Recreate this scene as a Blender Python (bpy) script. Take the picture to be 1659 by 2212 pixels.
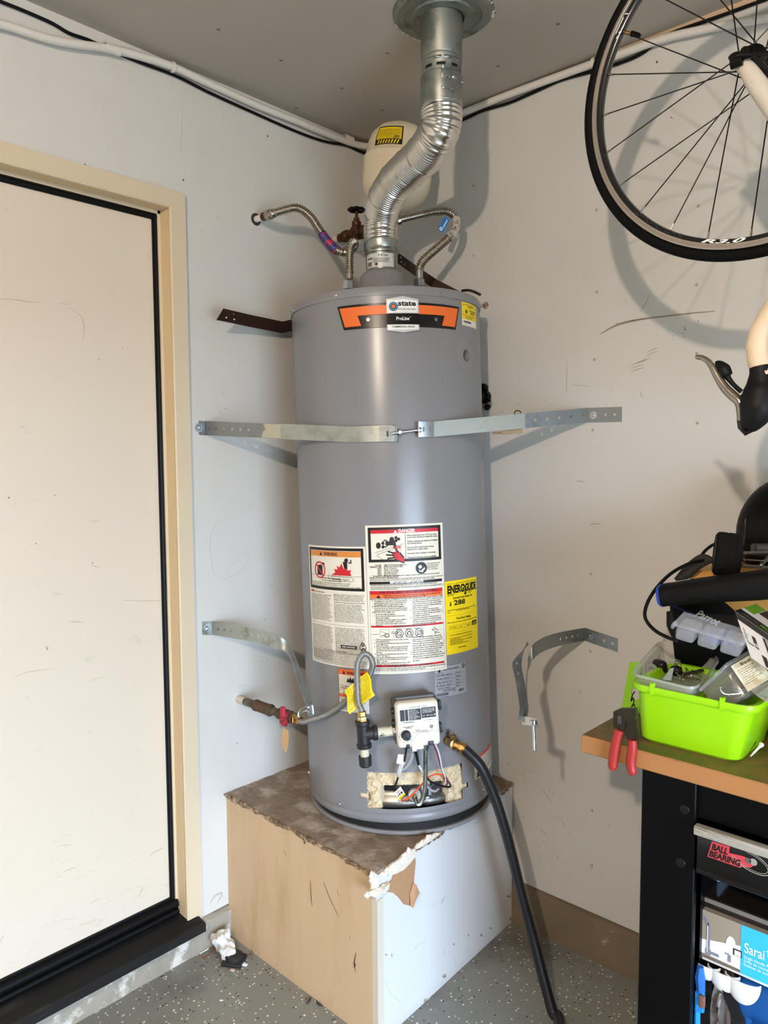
import bpy, bmesh, math, random
from mathutils import Vector, Matrix, noise
import numpy as np

for o in list(bpy.data.objects):
    bpy.data.objects.remove(o)
random.seed(7)
SC = bpy.context.scene
COL = SC.collection

# ------------------------------------------------------------------ camera
IW, IH, FPX = 1659, 2212, 1642.0
CAM = Vector((1.8845, -1.9754, 1.4726))
def _rot(yaw, pitch, roll):
    f = Vector((-math.sin(yaw)*math.cos(pitch), math.cos(yaw)*math.cos(pitch), math.sin(pitch)))
    r = f.cross(Vector((0, 0, 1))).normalized()
    u = r.cross(f)
    c, s = math.cos(roll), math.sin(roll)
    return c*r+s*u, -s*r+c*u, f
CR, CU, CF = _rot(0.746, -0.073, -0.0054)
cd = bpy.data.cameras.new('camera')
cd.sensor_fit = 'HORIZONTAL'
cd.sensor_width = 36
cd.lens = 36*FPX/IW
cd.clip_start = .05
cam = bpy.data.objects.new('camera', cd)
COL.objects.link(cam)
m = Matrix.Identity(4)
for i in range(3):
    m[i][0], m[i][1], m[i][2], m[i][3] = CR[i], CU[i], -CF[i], CAM[i]
cam.matrix_world = m
SC.camera = cam

# ------------------------------------------------------------------ light and exposure
SC.view_settings.view_transform = 'Standard'
SC.view_settings.look = 'None'
SC.view_settings.exposure = -0.12
SC.view_settings.gamma = 1
SC.view_settings.use_curve_mapping = False
W = bpy.data.worlds.new('world')
SC.world = W
W.use_nodes = True
bgn = W.node_tree.nodes['Background']
bgn.inputs[0].default_value = (.62, .787, 1.0, 1)       # overcast sky outside the open garage door
bgn.inputs[1].default_value = 34.0
def lamp(name, kind, loc, energy, col, **kw):
    l = bpy.data.lights.new(name, kind)
    l.energy = energy
    l.color = col
    for k, v in kw.items():
        setattr(l, k, v)
    o = bpy.data.objects.new(name, l)
    o.location = loc
    COL.objects.link(o)
    return o
bulb = lamp('ceiling_bulb', 'POINT', (2.15, -3.2, 2.35), 184, (1.0, .826, .667), shadow_soft_size=.035)
day = lamp('garage_doorway_portal', 'AREA', (3.70, -1.95, .72), 1, (1, 1, 1), shape='RECTANGLE', size=1.8, size_y=1.44)
day.rotation_euler = (math.radians(90), 0, math.radians(90))   # guides the sky light through the open garage doorway
day.data.cycles.is_portal = True

# ------------------------------------------------------------------ helpers
def px(x, y, X=None, Y=None, Z=None, d=None, plane=None):
    """point of the room seen at photo position (x, y): on the plane x=X, y=Y, z=Z, any plane (normal, point), or at depth d"""
    r = CF+CR*((x-IW/2)/FPX)-CU*((y-IH/2)/FPX)
    if X is not None: t = (X-CAM.x)/r.x
    elif Y is not None: t = (Y-CAM.y)/r.y
    elif Z is not None: t = (Z-CAM.z)/r.z
    elif plane is not None: t = (Vector(plane[1])-CAM).dot(Vector(plane[0]))/r.dot(Vector(plane[0]))
    else: t = d
    return CAM+r*t
def depth(p): return (Vector(p)-CAM).dot(CF)
def ppath(pts, d0, d1):
    """photo points with depth running evenly from d0 to d1 along the way"""
    L = [0]
    for a, b in zip(pts, pts[1:]): L.append(L[-1]+math.hypot(a[0]-b[0], a[1]-b[1]))
    return [px(p[0], p[1], d=d0+(d1-d0)*l/L[-1]) for p, l in zip(pts, L)]
def spline(P, n=8, closed=False):
    P = [Vector(p) for p in P]
    out = []
    N = len(P)
    for i in range(N if closed else N-1):
        g = (lambda k: P[k % N]) if closed else (lambda k: P[max(0, min(N-1, k))])
        p0, p1, p2, p3 = g(i-1), g(i), g(i+1), g(i+2)
        for k in range(n):
            t = k/n
            out.append(.5*((2*p1)+(p2-p0)*t+(2*p0-5*p1+4*p2-p3)*t*t+(3*p1-p0-3*p2+p3)*t**3))
    if not closed: out.append(P[-1].copy())
    return out
def resample(P, step):
    L = [0]
    for a, b in zip(P, P[1:]): L.append(L[-1]+(b-a).length)
    n = max(2, int(round(L[-1]/step)))
    out = []; j = 0
    for i in range(n+1):
        s = L[-1]*i/n
        while j < len(P)-2 and L[j+1] < s: j += 1
        t = (s-L[j])/max(1e-9, L[j+1]-L[j])
        out.append(P[j].lerp(P[j+1], t))
    return out
def axes(z, ref=None):
    z = Vector(z).normalized()
    x = Vector(ref) if ref is not None else (Vector((0, 0, 1)) if abs(z.z) < .9 else Vector((1, 0, 0)))
    x = (x-z*x.dot(z)).normalized()
    return x, z.cross(x), z
def frame(o, z, ref=None):
    x, y, z = axes(z, ref)
    o = Vector(o)
    return Matrix(((x.x, y.x, z.x, o.x), (x.y, y.y, z.y, o.y), (x.z, y.z, z.z, o.z), (0, 0, 0, 1)))

class MB:
    """collects shapes, builds them as ONE mesh object"""
    def __init__(s): s.v = []; s.f = []; s.mi = []; s.m = 0
    def add(s, vs, fs):
        n = len(s.v)
        s.v += [Vector(v) for v in vs]
        s.f += [tuple(i+n for i in f) for f in fs]
        s.mi += [s.m]*len(fs)
        return s
    def box(s, lo, hi, M=None):
        vs = [Vector((x, y, z)) for z in (lo[2], hi[2]) for y in (lo[1], hi[1]) for x in (lo[0], hi[0])]
        if M is not None: vs = [M@v for v in vs]
        return s.add(vs, [(0, 2, 3, 1), (4, 5, 7, 6), (0, 1, 5, 4), (2, 6, 7, 3), (0, 4, 6, 2), (1, 3, 7, 5)])
    def rbox(s, lo, hi, r, M=None, seg=2):
        b = bmesh.new()
        bmesh.ops.create_cube(b, size=1)
        for v in b.verts:
            v.co = Vector([lo[i]+(hi[i]-lo[i])*(v.co[i]+.5) for i in range(3)])
        bmesh.ops.bevel(b, geom=b.edges[:], offset=r, segments=seg, profile=.5, affect='EDGES')
        b.verts.index_update()
        s.add([(M@v.co if M is not None else v.co) for v in b.verts], [tuple(v.index for v in f.verts) for f in b.faces])
        b.free()
        return s
    def grid(s, fn, nu, nv, skip=None, flip=False, closeu=False):
        vs = [fn(i/nu, j/nv) for j in range(nv+1) for i in range(nu+(0 if closeu else 1))]
        w = nu if closeu else nu+1
        fs = []
        for j in range(nv):
            for i in range(nu):
                if skip and skip(i, j): continue
                a, b = j*w+i, j*w+(i+1) % w
                q = (a, b, b+w, a+w)
                fs.append(q[::-1] if flip else q)
        return s.add(vs, fs)
    def tube(s, P, r, n=10, cap=True, closed=False):
        P = [Vector(p) for p in P]
        N = len(P)
        rs = r if isinstance(r, (list, tuple)) else [r]*N
        T = []
        for i in range(N):
            a, b = (P[(i-1) % N], P[(i+1) % N]) if closed else (P[max(0, i-1)], P[min(N-1, i+1)])
            T.append((b-a).normalized() if (b-a).length > 1e-9 else (T[-1] if T else Vector((0, 0, 1))))
        x = axes(T[0])[0]
        vs = []
        for i in range(N):
            x = x-T[i]*x.dot(T[i])
            x = x.normalized() if x.length > 1e-6 else axes(T[i])[0]
            y = T[i].cross(x)
            for k in range(n):
                a = 2*math.pi*k/n
                vs.append(P[i]+(x*math.cos(a)+y*math.sin(a))*rs[i])
        fs = []
        for i in range(N if closed else N-1):
            j = (i+1) % N
            for k in range(n):
                l = (k+1) % n
                fs.append((i*n+k, i*n+l, j*n+l, j*n+k))
        if cap and not closed:
            fs += [tuple(range(n))[::-1], tuple(range((N-1)*n, N*n))]
        return s.add(vs, fs)
    def corr(s, P, r, amp, pitch, n=14, per=5):
        Q = resample(P, pitch/per)
        return s.tube(Q, [r+amp*math.sin(2*math.pi*i/per) for i in range(len(Q))], n)
    def lathe(s, prof, M, n=24, cap=True):
        """prof: (radius, height) pairs along the z axis of M"""
        vs = [M@Vector((r*math.cos(2*math.pi*k/n), r*math.sin(2*math.pi*k/n), h)) for r, h in prof for k in range(n)]
        fs = []
        for i in range(len(prof)-1):
            for k in range(n):
                l = (k+1) % n
                fs.append((i*n+k, i*n+l, (i+1)*n+l, (i+1)*n+k))
        if cap:
            fs += [tuple(range(n))[::-1], tuple(range((len(prof)-1)*n, len(prof)*n))]
        return s.add(vs, fs)
    def prism(s, poly, h0, h1, M=None):
        n = len(poly)
        if sum(poly[i][0]*poly[(i+1) % n][1]-poly[(i+1) % n][0]*poly[i][1] for i in range(n)) < 0: poly = poly[::-1]
        vs = [Vector((p[0], p[1], h)) for h in (h0, h1) for p in poly]
        if M is not None: vs = [M@v for v in vs]
        fs = [tuple(range(n))[::-1], tuple(range(n, 2*n))]+[(i, (i+1) % n, n+(i+1) % n, n+i) for i in range(n)]
        return s.add(vs, fs)
    def ribbon(s, P, Wv, t):
        """flat bar through points P, full width vectors Wv, thickness t"""
        P = [Vector(p) for p in P]
        if not isinstance(Wv, (list, tuple)): Wv = [Wv]*len(P)
        vs = []
        for i, p in enumerate(P):
            T = (P[min(len(P)-1, i+1)]-P[max(0, i-1)]).normalized()
            w = Vector(Wv[i])/2
            nn = T.cross(w).normalized()*t/2
            vs += [p-w-nn, p+w-nn, p+w+nn, p-w+nn]
        fs = [(0, 1, 2, 3), tuple(4*(len(P)-1)+k for k in (3, 2, 1, 0))]
        for i in range(len(P)-1):
            for k in range(4):
                l = (k+1) % 4
                fs.append((4*i+k, 4*i+4+k, 4*i+4+l, 4*i+l))
        return s.add(vs, fs)
    def ball(s, c, r, nu=12, nv=8, M=None, sc=(1, 1, 1), jit=0, jf=1.0):
        c = Vector(c)
        vs = []; 
        for j in range(nv+1):
            for i in range(nu):
                a, b = 2*math.pi*i/nu, math.pi*(j/nv-.5)
                q = Vector((math.cos(a)*math.cos(b)*sc[0], math.sin(a)*math.cos(b)*sc[1], math.sin(b)*sc[2]))*r
                if jit: q *= 1+jit*noise.noise((q*jf+c*50))
                vs.append((M@q if M is not None else q)+c)
        fs = [(j*nu+i, j*nu+(i+1) % nu, (j+1)*nu+(i+1) % nu, (j+1)*nu+i) for j in range(nv) for i in range(nu)]
        return s.add(vs, fs)
    def sheet(s, P, Wd, holes=(), hr=.003):
        """one layer of metal strap along P with round holes at the arc lengths holes; Wd = full width vector(s)"""
        P = [Vector(p) for p in P]
        Wv = [Vector(w) for w in Wd] if isinstance(Wd, (list, tuple)) else [Vector(Wd)]*len(P)
        L = [0]
        for a, b in zip(P, P[1:]): L.append(L[-1]+(b-a).length)
        def ev(t):
            t = min(max(t, 0), L[-1])
            j = 0
            while j < len(L)-2 and L[j+1] < t: j += 1
            u = (t-L[j])/max(1e-9, L[j+1]-L[j])
            return P[j].lerp(P[j+1], u), Wv[j].lerp(Wv[j+1], u)
        h = hr*1.7
        cuts = sorted(set([l for l in L if all(abs(l-c) > h for c in holes)]+[c+q for c in holes for q in (-h, h)]))
        cuts = [c for c in cuts if 0 <= c <= L[-1]]
        for a, b in zip(cuts, cuts[1:]):
            c = [k for k in holes if a < k < b]
            def pt(t, w):
                p, ww = ev(t)
                return p+ww*w
            if not c:
                s.add([pt(a, -.5), pt(b, -.5), pt(b, 0), pt(a, 0), pt(b, .5), pt(a, .5)], [(0, 1, 2, 3), (3, 2, 4, 5)])
            else:
                c = c[0]; ww = ev(c)[1].length
                outer = [(b, 0), (b, .5), (c, .5), (a, .5), (a, 0), (a, -.5), (c, -.5), (b, -.5)]
                inner = [(c+hr*math.cos(k*math.pi/4), hr*math.sin(k*math.pi/4)/ww) for k in range(8)]
                s.add([pt(*q) for q in outer+inner], [(k, (k+1) % 8, 8+(k+1) % 8, 8+k) for k in range(8)])
        return s
    def build(s, name, mats, parent=None, ang=40, local=False, origin=None, solid=None, label=None, **props):
        me = bpy.data.meshes.new(name)
        T = None
        if parent is not None and not local: T = parent.matrix_world.inverted()
        vs = s.v
        if T is not None: vs = [T@v for v in vs]
        elif origin is not None: vs = [v-Vector(origin) for v in vs]
        if solid:
            b = bmesh.new()
            bv = [b.verts.new(v) for v in vs]
            for f in s.f:
                try: b.faces.new([bv[i] for i in f])
                except ValueError: pass
            bmesh.ops.remove_doubles(b, verts=b.verts[:], dist=2e-4)
            bmesh.ops.solidify(b, geom=b.faces[:], thickness=solid)
            b.to_mesh(me); b.free()
            if not ang: ang = 20
        else:
            me.from_pydata([tuple(v) for v in vs], [], s.f)
        if not isinstance(mats, (list, tuple)): mats = [mats]
        for q in mats: me.materials.append(q)
        if len(mats) > 1: me.polygons.foreach_set('material_index', s.mi)
        if ang:
            me.polygons.foreach_set('use_smooth', [True]*len(me.polygons))
            me.set_sharp_from_angle(angle=math.radians(ang))
        me.update()
        o = bpy.data.objects.new(name, me)
        COL.objects.link(o)
        if parent is not None:
            o.parent = parent
            o.matrix_world = parent.matrix_world.copy()
        elif origin is not None:
            o.location = origin
        if label: o['label'] = label
        for k, v in props.items(): o[k] = v
        bpy.context.view_layer.update()
        return o
def tag(o, label, cat, group=None):
    o['label'] = label; o['category'] = cat
    if group: o['group'] = group
    return o
def thing(name, label, cat, loc=(0, 0, 0), M=None, group=None):
    o = bpy.data.objects.new(name, None)
    o.empty_display_size = .02
    COL.objects.link(o)
    if M is not None: o.matrix_world = M
    else: o.location = loc
    bpy.context.view_layer.update()
    return tag(o, label, cat, group)
def copy_tree(o, loc, label=None, group=None):
    c = o.copy(); COL.objects.link(c); c.location = loc
    if label: c['label'] = label
    if group: c['group'] = group
    for ch in list(o.children):
        d = ch.copy(); COL.objects.link(d); d.parent = c
    return c

# ------------------------------------------------------------------ materials
def lin(c):
    return tuple(((v/255)/12.92 if v/255 <= .04045 else (((v/255)+.055)/1.055)**2.4) for v in c)+(1,)
MATS = {}
def mat(name, rgb, rough=.5, metal=0.0, var=.08, vscale=6.0, bump=0.0, bscale=60.0, alt=None, altscale=4.0, altw=(.5, .65), altdetail=6,
        alpha=1.0, trans=0.0, spec=.5, stretch=(1, 1, 1), coat=0.0, ior=1.45):
    """procedural paint, metal or plastic: base colour with noise variation, an optional second colour in patches, fine relief"""
    if name in MATS: return MATS[name]
    M = bpy.data.materials.new(name)
    M.use_nodes = True
    nt = M.node_tree; N = nt.nodes; Lk = nt.links
    P = N['Principled BSDF']
    tc = N.new('ShaderNodeTexCoord'); mp = N.new('ShaderNodeMapping'); mp.inputs['Scale'].default_value = stretch
    Lk.new(tc.outputs['Object'], mp.inputs['Vector'])
    nz = N.new('ShaderNodeTexNoise'); nz.inputs['Scale'].default_value = vscale; nz.inputs['Detail'].default_value = 5
    Lk.new(mp.outputs[0], nz.inputs['Vector'])
    c = lin(rgb)
    mx = N.new('ShaderNodeMix'); mx.data_type = 'RGBA'
    mx.inputs[6].default_value = tuple(x*(1-var) for x in c[:3])+(1,)
    mx.inputs[7].default_value = tuple(min(1, x*(1+var)) for x in c[:3])+(1,)
    Lk.new(nz.outputs['Fac'], mx.inputs[0])
    out = mx.outputs[2]
    if alt is not None:
        n2 = N.new('ShaderNodeTexNoise'); n2.inputs['Scale'].default_value = altscale; n2.inputs['Detail'].default_value = altdetail
        n2.inputs['Roughness'].default_value = .65
        Lk.new(mp.outputs[0], n2.inputs['Vector'])
        mr = N.new('ShaderNodeMapRange'); mr.inputs[1].default_value = altw[0]; mr.inputs[2].default_value = altw[1]
        Lk.new(n2.outputs['Fac'], mr.inputs[0])
        m2 = N.new('ShaderNodeMix'); m2.data_type = 'RGBA'
        m2.inputs[7].default_value = lin(alt)
        Lk.new(mr.outputs[0], m2.inputs[0]); Lk.new(out, m2.inputs[6])
        out = m2.outputs[2]
    Lk.new(out, P.inputs['Base Color'])
    P.inputs['Roughness'].default_value = rough
    P.inputs['Metallic'].default_value = metal
    P.inputs['Specular IOR Level'].default_value = spec
    P.inputs['Alpha'].default_value = alpha
    P.inputs['Transmission Weight'].default_value = trans
    P.inputs['IOR'].default_value = ior
    P.inputs['Coat Weight'].default_value = coat
    if bump:
        n3 = N.new('ShaderNodeTexNoise'); n3.inputs['Scale'].default_value = bscale; n3.inputs['Detail'].default_value = 4
        Lk.new(mp.outputs[0], n3.inputs['Vector'])
        b = N.new('ShaderNodeBump'); b.inputs['Strength'].default_value = bump; b.inputs['Distance'].default_value = .004
        Lk.new(n3.outputs['Fac'], b.inputs['Height']); Lk.new(b.outputs[0], P.inputs['Normal'])
    MATS[name] = M
    return M
def floor_mat():
    """grey epoxy with white and dark paint flakes, dirt near the walls"""
    M = mat('epoxy_floor', (130, 131, 125), .38, var=.16, vscale=3, bump=.05, bscale=25, alt=(88, 84, 76), altscale=2.2, altw=(.55, .75))
    nt = M.node_tree; N = nt.nodes; Lk = nt.links
    P = N['Principled BSDF']
    cur = P.inputs['Base Color'].links[0].from_socket
    tc = [n for n in N if n.type == 'TEX_COORD'][0]
    for sc, th, colr, keep in ((95, .24, (228, 226, 216), .30), (75, .20, (36, 34, 33), .20), (42, .14, (232, 228, 216), .16)):
        v = N.new('ShaderNodeTexVoronoi'); v.inputs['Scale'].default_value = sc
        Lk.new(tc.outputs['Object'], v.inputs['Vector'])
        lt = N.new('ShaderNodeMath'); lt.operation = 'LESS_THAN'; lt.inputs[1].default_value = th
        Lk.new(v.outputs['Distance'], lt.inputs[0])
        sp = N.new('ShaderNodeSeparateColor'); Lk.new(v.outputs['Color'], sp.inputs[0])
        l2 = N.new('ShaderNodeMath'); l2.operation = 'LESS_THAN'; l2.inputs[1].default_value = keep
        Lk.new(sp.outputs[0], l2.inputs[0])
        ml = N.new('ShaderNodeMath'); ml.operation = 'MULTIPLY'
        Lk.new(lt.outputs[0], ml.inputs[0]); Lk.new(l2.outputs[0], ml.inputs[1])
        mx = N.new('ShaderNodeMix'); mx.data_type = 'RGBA'; mx.inputs[7].default_value = lin(colr)
        Lk.new(ml.outputs[0], mx.inputs[0]); Lk.new(cur, mx.inputs[6]); cur = mx.outputs[2]
    Lk.new(cur, P.inputs['Base Color'])
    return M
PAINT = mat('white_wall_paint', (206, 204, 198), .55, var=.025, vscale=2.5, bump=.05, bscale=90, alt=(196, 190, 180), altscale=1.3, altw=(.5, .8))
DARKWALL = mat('dark_low_bounce_wall', (128, 120, 110), .7, var=.2, vscale=2)  # unseen walls darkened, as if cluttered, to cut bounced fill light
CEIL = mat('ceiling_paint', (176, 168, 156), .7, var=.03, vscale=1.5, bump=.06, bscale=70)
CREAM = mat('cream_trim_paint', (210, 194, 166), .4, var=.03, vscale=5, bump=.03, bscale=60, alt=(196, 182, 156), altscale=9, altw=(.66, .74))
DOORM = mat('cream_door_paint', (214, 202, 184), .42, var=.03, vscale=3, bump=.02, bscale=40, alt=(186, 178, 164), altscale=13, altw=(.66, .8), stretch=(1, 1, 1.8))
JAMBM = mat('tan_jamb_paint', (214, 190, 150), .45, var=.03)
BLACKRUB = mat('black_rubber', (7, 7, 8), .5, var=.2, spec=.22)
BLACKMET = mat('black_enamel', (6, 6, 7), .34, var=.2, vscale=20, spec=.18, alt=(50, 50, 50), altscale=60, altw=(.78, .84))
THRESH = mat('black_threshold', (24, 23, 23), .42, var=.25, vscale=10, stretch=(8, 1, 8), alt=(74, 70, 64), altscale=5, altw=(.6, .8))
CONC = mat('concrete_curb', (150, 142, 128), .85, var=.2, vscale=14, bump=.6, bscale=60, alt=(208, 203, 192), altscale=8, altw=(.5, .58))
CONCD = mat('dirty_concrete_curb', (118, 104, 84), .85, var=.18, vscale=9, bump=.5, bscale=45, alt=(190, 180, 160), altscale=9, altw=(.63, .68))
GALV = mat('galvanised_steel', (168, 172, 168), .38, 1.0, var=.12, vscale=25, alt=(140, 146, 142), altscale=18, altw=(.45, .6))
ZINC = mat('zinc_plate', (190, 196, 200), .25, 1.0, var=.06, vscale=40)
STAIN = mat('stainless_corrugated', (176, 168, 156), .26, 1.0, var=.06, vscale=30)
ALU = mat('aluminium_flex', (222, 220, 214), .2, 1.0, var=.04, vscale=30)
BRASS = mat('brass', (190, 150, 92), .32, 1.0, var=.12, vscale=40, alt=(120, 88, 50), altscale=30, altw=(.55, .7))
BRONZE = mat('old_bronze', (96, 64, 46), .5, .8, var=.2, vscale=40, alt=(60, 42, 34), altscale=50, altw=(.5, .6), bump=.2, bscale=120)
BROWNM = mat('brown_painted_steel', (52, 34, 26), .45, .2, var=.15, vscale=15)
WHITEP = mat('white_paper', (228, 224, 214), .5, var=.03)
CREAMP = mat('cream_label_paper', (226, 220, 204), .4, var=.03)
INK = mat('black_ink', (22, 20, 20), .45, var=.1)
GREYINK = mat('grey_ink', (70, 66, 64), .5, var=.1)
REDINK = mat('red_ink', (196, 28, 40), .42, var=.06)
ORANGEINK = mat('orange_ink', (232, 110, 44), .42, var=.05)
AMBERINK = mat('amber_ink', (214, 136, 62), .42, var=.05)
WHITEINK = mat('white_ink', (238, 238, 236), .42, var=.03)
YELLOW = mat('yellow_label', (242, 214, 22), .42, var=.04)

# ------------------------------------------------------------------ the room
HC = 2.5476
def struct(mb, name, mt, **kw): return mb.build(name, mt, kind='structure', **kw)
struct(MB().box((-.1, -6, -.1), (3.72, .1, 0)), 'floor', floor_mat())
struct(MB().box((-.1, -6, HC), (3.72, .1, HC+.1)), 'ceiling', CEIL)
wl = MB()
wl.box((-.1, -.801, .10), (0, .1, HC)); wl.box((-.1, -1.722, 2.16), (0, -.801, HC)); wl.box((-.1, -6, .10), (0, -1.722, HC))
wl = struct(wl, 'wall_left', PAINT, ang=0)
wr = struct(MB().box((0, 0, .138), (3.72, .1, HC)), 'wall_right', PAINT, ang=0)
struct(MB().box((-.1, -6.1, 0), (3.72, -6, HC)), 'wall_back', DARKWALL, ang=0)
wf = MB()
wf.box((3.72, -6, 1.44), (3.82, .1, HC)); wf.box((3.72, -1.05, 0), (3.82, .1, 1.44)); wf.box((3.72, -6, 0), (3.82, -2.85, 1.44))
struct(MB().box((3.72, -12, -.12), (16, 8, -.02)), 'floor_driveway', mat('driveway_concrete', (150, 146, 138), .85, var=.1, vscale=2), ang=0)
struct(wf, 'wall_front', DARKWALL, ang=0)
def rough_bar(lo, hi, step, amp, ax):
    """concrete curb with a slightly uneven face"""
    mb = MB(); n = int((hi[ax]-lo[ax])/step)
    def fn(u, v):
        a = lo[ax]+(hi[ax]-lo[ax])*u
        prof = [(0, lo[2]), (1, lo[2]), (1, hi[2]-.012), (.8, hi[2]), (0, hi[2])][min(4, int(round(v*4)))]
        o = 1-ax
        b = lo[o]+(hi[o]-lo[o])*prof[0] if ax == 1 else hi[o]+(lo[o]-hi[o])*prof[0]
        k = amp*noise.noise(Vector((a*9, prof[1]*14, prof[0]*3)))*(1 if prof[0] > .5 else 0)
        p = [0, 0, prof[1]+(.4*k if 0 < v < 1 and prof[1] > lo[2] else 0)]
        p[ax] = a; p[o] = b+(k if ax == 1 else -k)
        return Vector(p)
    return mb.grid(fn, n, 4)
struct(rough_bar((-.1, -6, 0), (.010, .0, .0985), .03, .006, 1), 'baseboard_left', CONC, ang=30)
struct(rough_bar((.0, -.010, 0), (3.72, .1, .1365), .03, .006, 0), 'baseboard_right', CONCD, ang=30)

# door with its casing, jamb, gasket and threshold
door = MB().box((-.095, -1.70, .17), (-.052, -.82, 2.131))
door = struct(door, 'door_1', DOORM, ang=0)
g = MB()
g.tube([(-.05, -.8155, .15), (-.05, -.8155, 2.138)], .0075, 8); g.box((-.056, -.824, .15), (-.046, -.808, 2.146))
g.build('weatherstrip', BLACKRUB, door)
g = MB(); g.tube([(-.05, -.80, 2.139), (-.05, -1.71, 2.139)], .0075, 8); g.box((-.056, -1.71, 2.131), (-.046, -.808, 2.147))
g.build('weatherstrip', BLACKRUB, door)
g = MB(); g.tube([(-.045, -.806, .155), (-.045, -1.71, .155)], .015, 12); g.box((-.06, -1.71, .125), (-.044, -.806, .176))
g.tube([(-.038, -.806, .132), (-.038, -1.71, .132)], .010, 10)
g.build('door_sweep', BLACKRUB, door)
cas = MB()
ys = -.756; zt = 2.2015
cas.prism([(ys, .1), (-.801, .1), (-.801, 2.158), (ys, zt)], 0, .013, Matrix(((0, 0, 1, 0), (1, 0, 0, 0), (0, 1, 0, 0), (0, 0, 0, 1))))
cas = struct(cas, 'trim_1', CREAM, ang=0)
YZ = Matrix(((0, 0, 1, 0), (1, 0, 0, 0), (0, 1, 0, 0), (0, 0, 0, 1)))
MB().prism([(ys-.0005, zt), (-.8005, 2.1585), (-1.722, 2.1585), (-1.767, zt)], 0, .0126, YZ).build('head_casing', CREAM, cas, ang=0)
j = MB()
j.box((-.1, -.8032, .1), (.0005, -.8006, 2.1595)); j.box((-.1, -1.722, .1), (.0005, -1.7195, 2.1595)); j.box((-.1, -1.7195, 2.1568), (.0005, -.8032, 2.1595))
j.build('jamb', JAMBM, cas, ang=0)
j = MB(); j.box((-.1, -.811, .13), (-.04, -.8033, 2.156)); j.build('door_stop', CREAM, cas, ang=0)
j = MB(); j.box((-.1, -1.7195, 2.147), (-.04, -.8033, 2.1565)); j.build('door_stop', CREAM, cas, ang=0)
j = MB(); j.tube([(.008, -.8005, .1), (.008, -.8005, 2.158)], .004, 8); j.tube([(.008, -.8005, 2.158), (.008, -1.722, 2.158)], .004, 8)
j.build('casing_bead', CREAM, cas)
MB().prism([(0, .1), (.004, .1), (.004, 2.2), (0, 2.2)], 0, .006, Matrix(((0, 0, 1, 0), (1, 0, 0, -.756), (0, 1, 0, 0), (0, 0, 0, 1)))).build('caulk_edge', mat('grey_caulk', (150, 154, 162), .6), cas, ang=0)
th = MB()
prof = [(-.1, .09), (.05, .088), (.05, .110), (.046, .114), (-.02, .124), (-.06, .128), (-.06, .15), (-.1, .15)]
XZ = Matrix(((1, 0, 0, 0), (0, 0, 1, 0), (0, 1, 0, 0), (0, 0, 0, 1)))
th.prism(prof, -1.75, -.768, XZ)
th = struct(th, 'trim_2', THRESH, ang=0)
for k in range(12):
    x = -.012+k*.005
    MB().tube([(x, -.772, .1243-(x+.02)*.15), (x, -1.74, .1243-(x+.02)*.15)], .0011, 5).build('ridge', THRESH, th)

# water heater stand: a boxed platform in the corner
PX, PY, PH = .6452, .6692, .4541
stand = thing('heater_stand', 'boxed wooden platform with tan and white sides under the grey tank', 'stand', (0, -.6525, 0))
TAN = mat('tan_board', (206, 178, 142), .6, var=.09, vscale=9, stretch=(1, 1, .22), alt=(188, 154, 114), altscale=12, altw=(.5, .8), bump=.05, bscale=30)
WHITEB = mat('white_board', (212, 212, 212), .5, var=.025, vscale=4, alt=(176, 168, 150), altscale=9, altw=(.66, .76))
DIRT = mat('dusty_platform_top', (140, 122, 106), .9, var=.4, vscale=18, alt=(196, 184, 168), altscale=8, altw=(.5, .66), altdetail=12, bump=.8, bscale=70)
GYP = mat('crumbled_gypsum', (226, 214, 196), .95, var=.1, vscale=50, bump=.8, bscale=150)
KRAFT = mat('torn_brown_paper', (172, 132, 96), .8, var=.1, vscale=20)
A, Bc, Cc = Vector((0, -.6525, 0)), Vector((PX, -PY, 0)), Vector((.6098, 0, 0))
def slab(mb, a, b, inset, z0, z1, t):
    d = (b-a).normalized(); n = Vector((-d.y, d.x, 0))
    p = [a+d*inset[0], b-d*inset[1]]
    q = [x+n*t for x in p]
    vs = [Vector((v.x, v.y, z)) for z in (z0, z1) for v in (p[0], p[1], q[1], q[0])]
    return mb.add(vs, [(3, 2, 1, 0), (4, 5, 6, 7), (0, 1, 5, 4), (1, 2, 6, 5), (2, 3, 7, 6), (3, 0, 4, 7)])
slab(MB(), A, Bc, (0.001, .016), 0.0, PH-.004, .012).build('front_board', TAN, stand, ang=0, label='tan bare board side')
slab(MB(), Bc, Cc, (.001, .012), 0.0, PH-.012, .013).build('side_board', WHITEB, stand, ang=0, label='white painted board side')
e = MB()   # paper edge strip down the front corner
d1 = (Bc-A).normalized(); d2 = (Cc-Bc).normalized()
slab(e, Bc-d1*.016, Bc-d1*.001, (0, 0), 0, PH-.06, .011)
slab(e, Bc+d2*.0-Vector((d1.y, -d1.x, 0))*.0, Bc+d2*.022, (0, 0), 0, PH-.075, -.003)
e.build('corner_strip', mat('old_corner_paper', (206, 196, 178), .8, var=.06, alt=(150, 110, 74), altscale=8, altw=(.6, .7), stretch=(1, 1, .4)), stand, ang=0)
top = MB()
def topfn(u, v):
    # bilinear over the platform top, edges crumbled
    p = (Vector((0.003, -.003, 0))*(1-u)+Vector((.6098, -.003, 0))*u)*(1-v)+(A*(1-u)+Bc*u)*v
    e = min(u, 1-u, v, 1-v)
    k = noise.noise(Vector((p.x*22, p.y*22, 1)))*.004+noise.noise(Vector((p.x*70, p.y*70, 4)))*.002
    if e < .012:
        c = (Vector((.32, -.33, 0))-p).normalized()
        p = p+c*(.006*noise.noise(Vector((p.x*40, p.y*40, 9))))
    under = (p-Vector((.39, -.288, 0))).length < .29
    return Vector((p.x, p.y, PH-.002+(-.002 if under else min(.0, k))))
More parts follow.
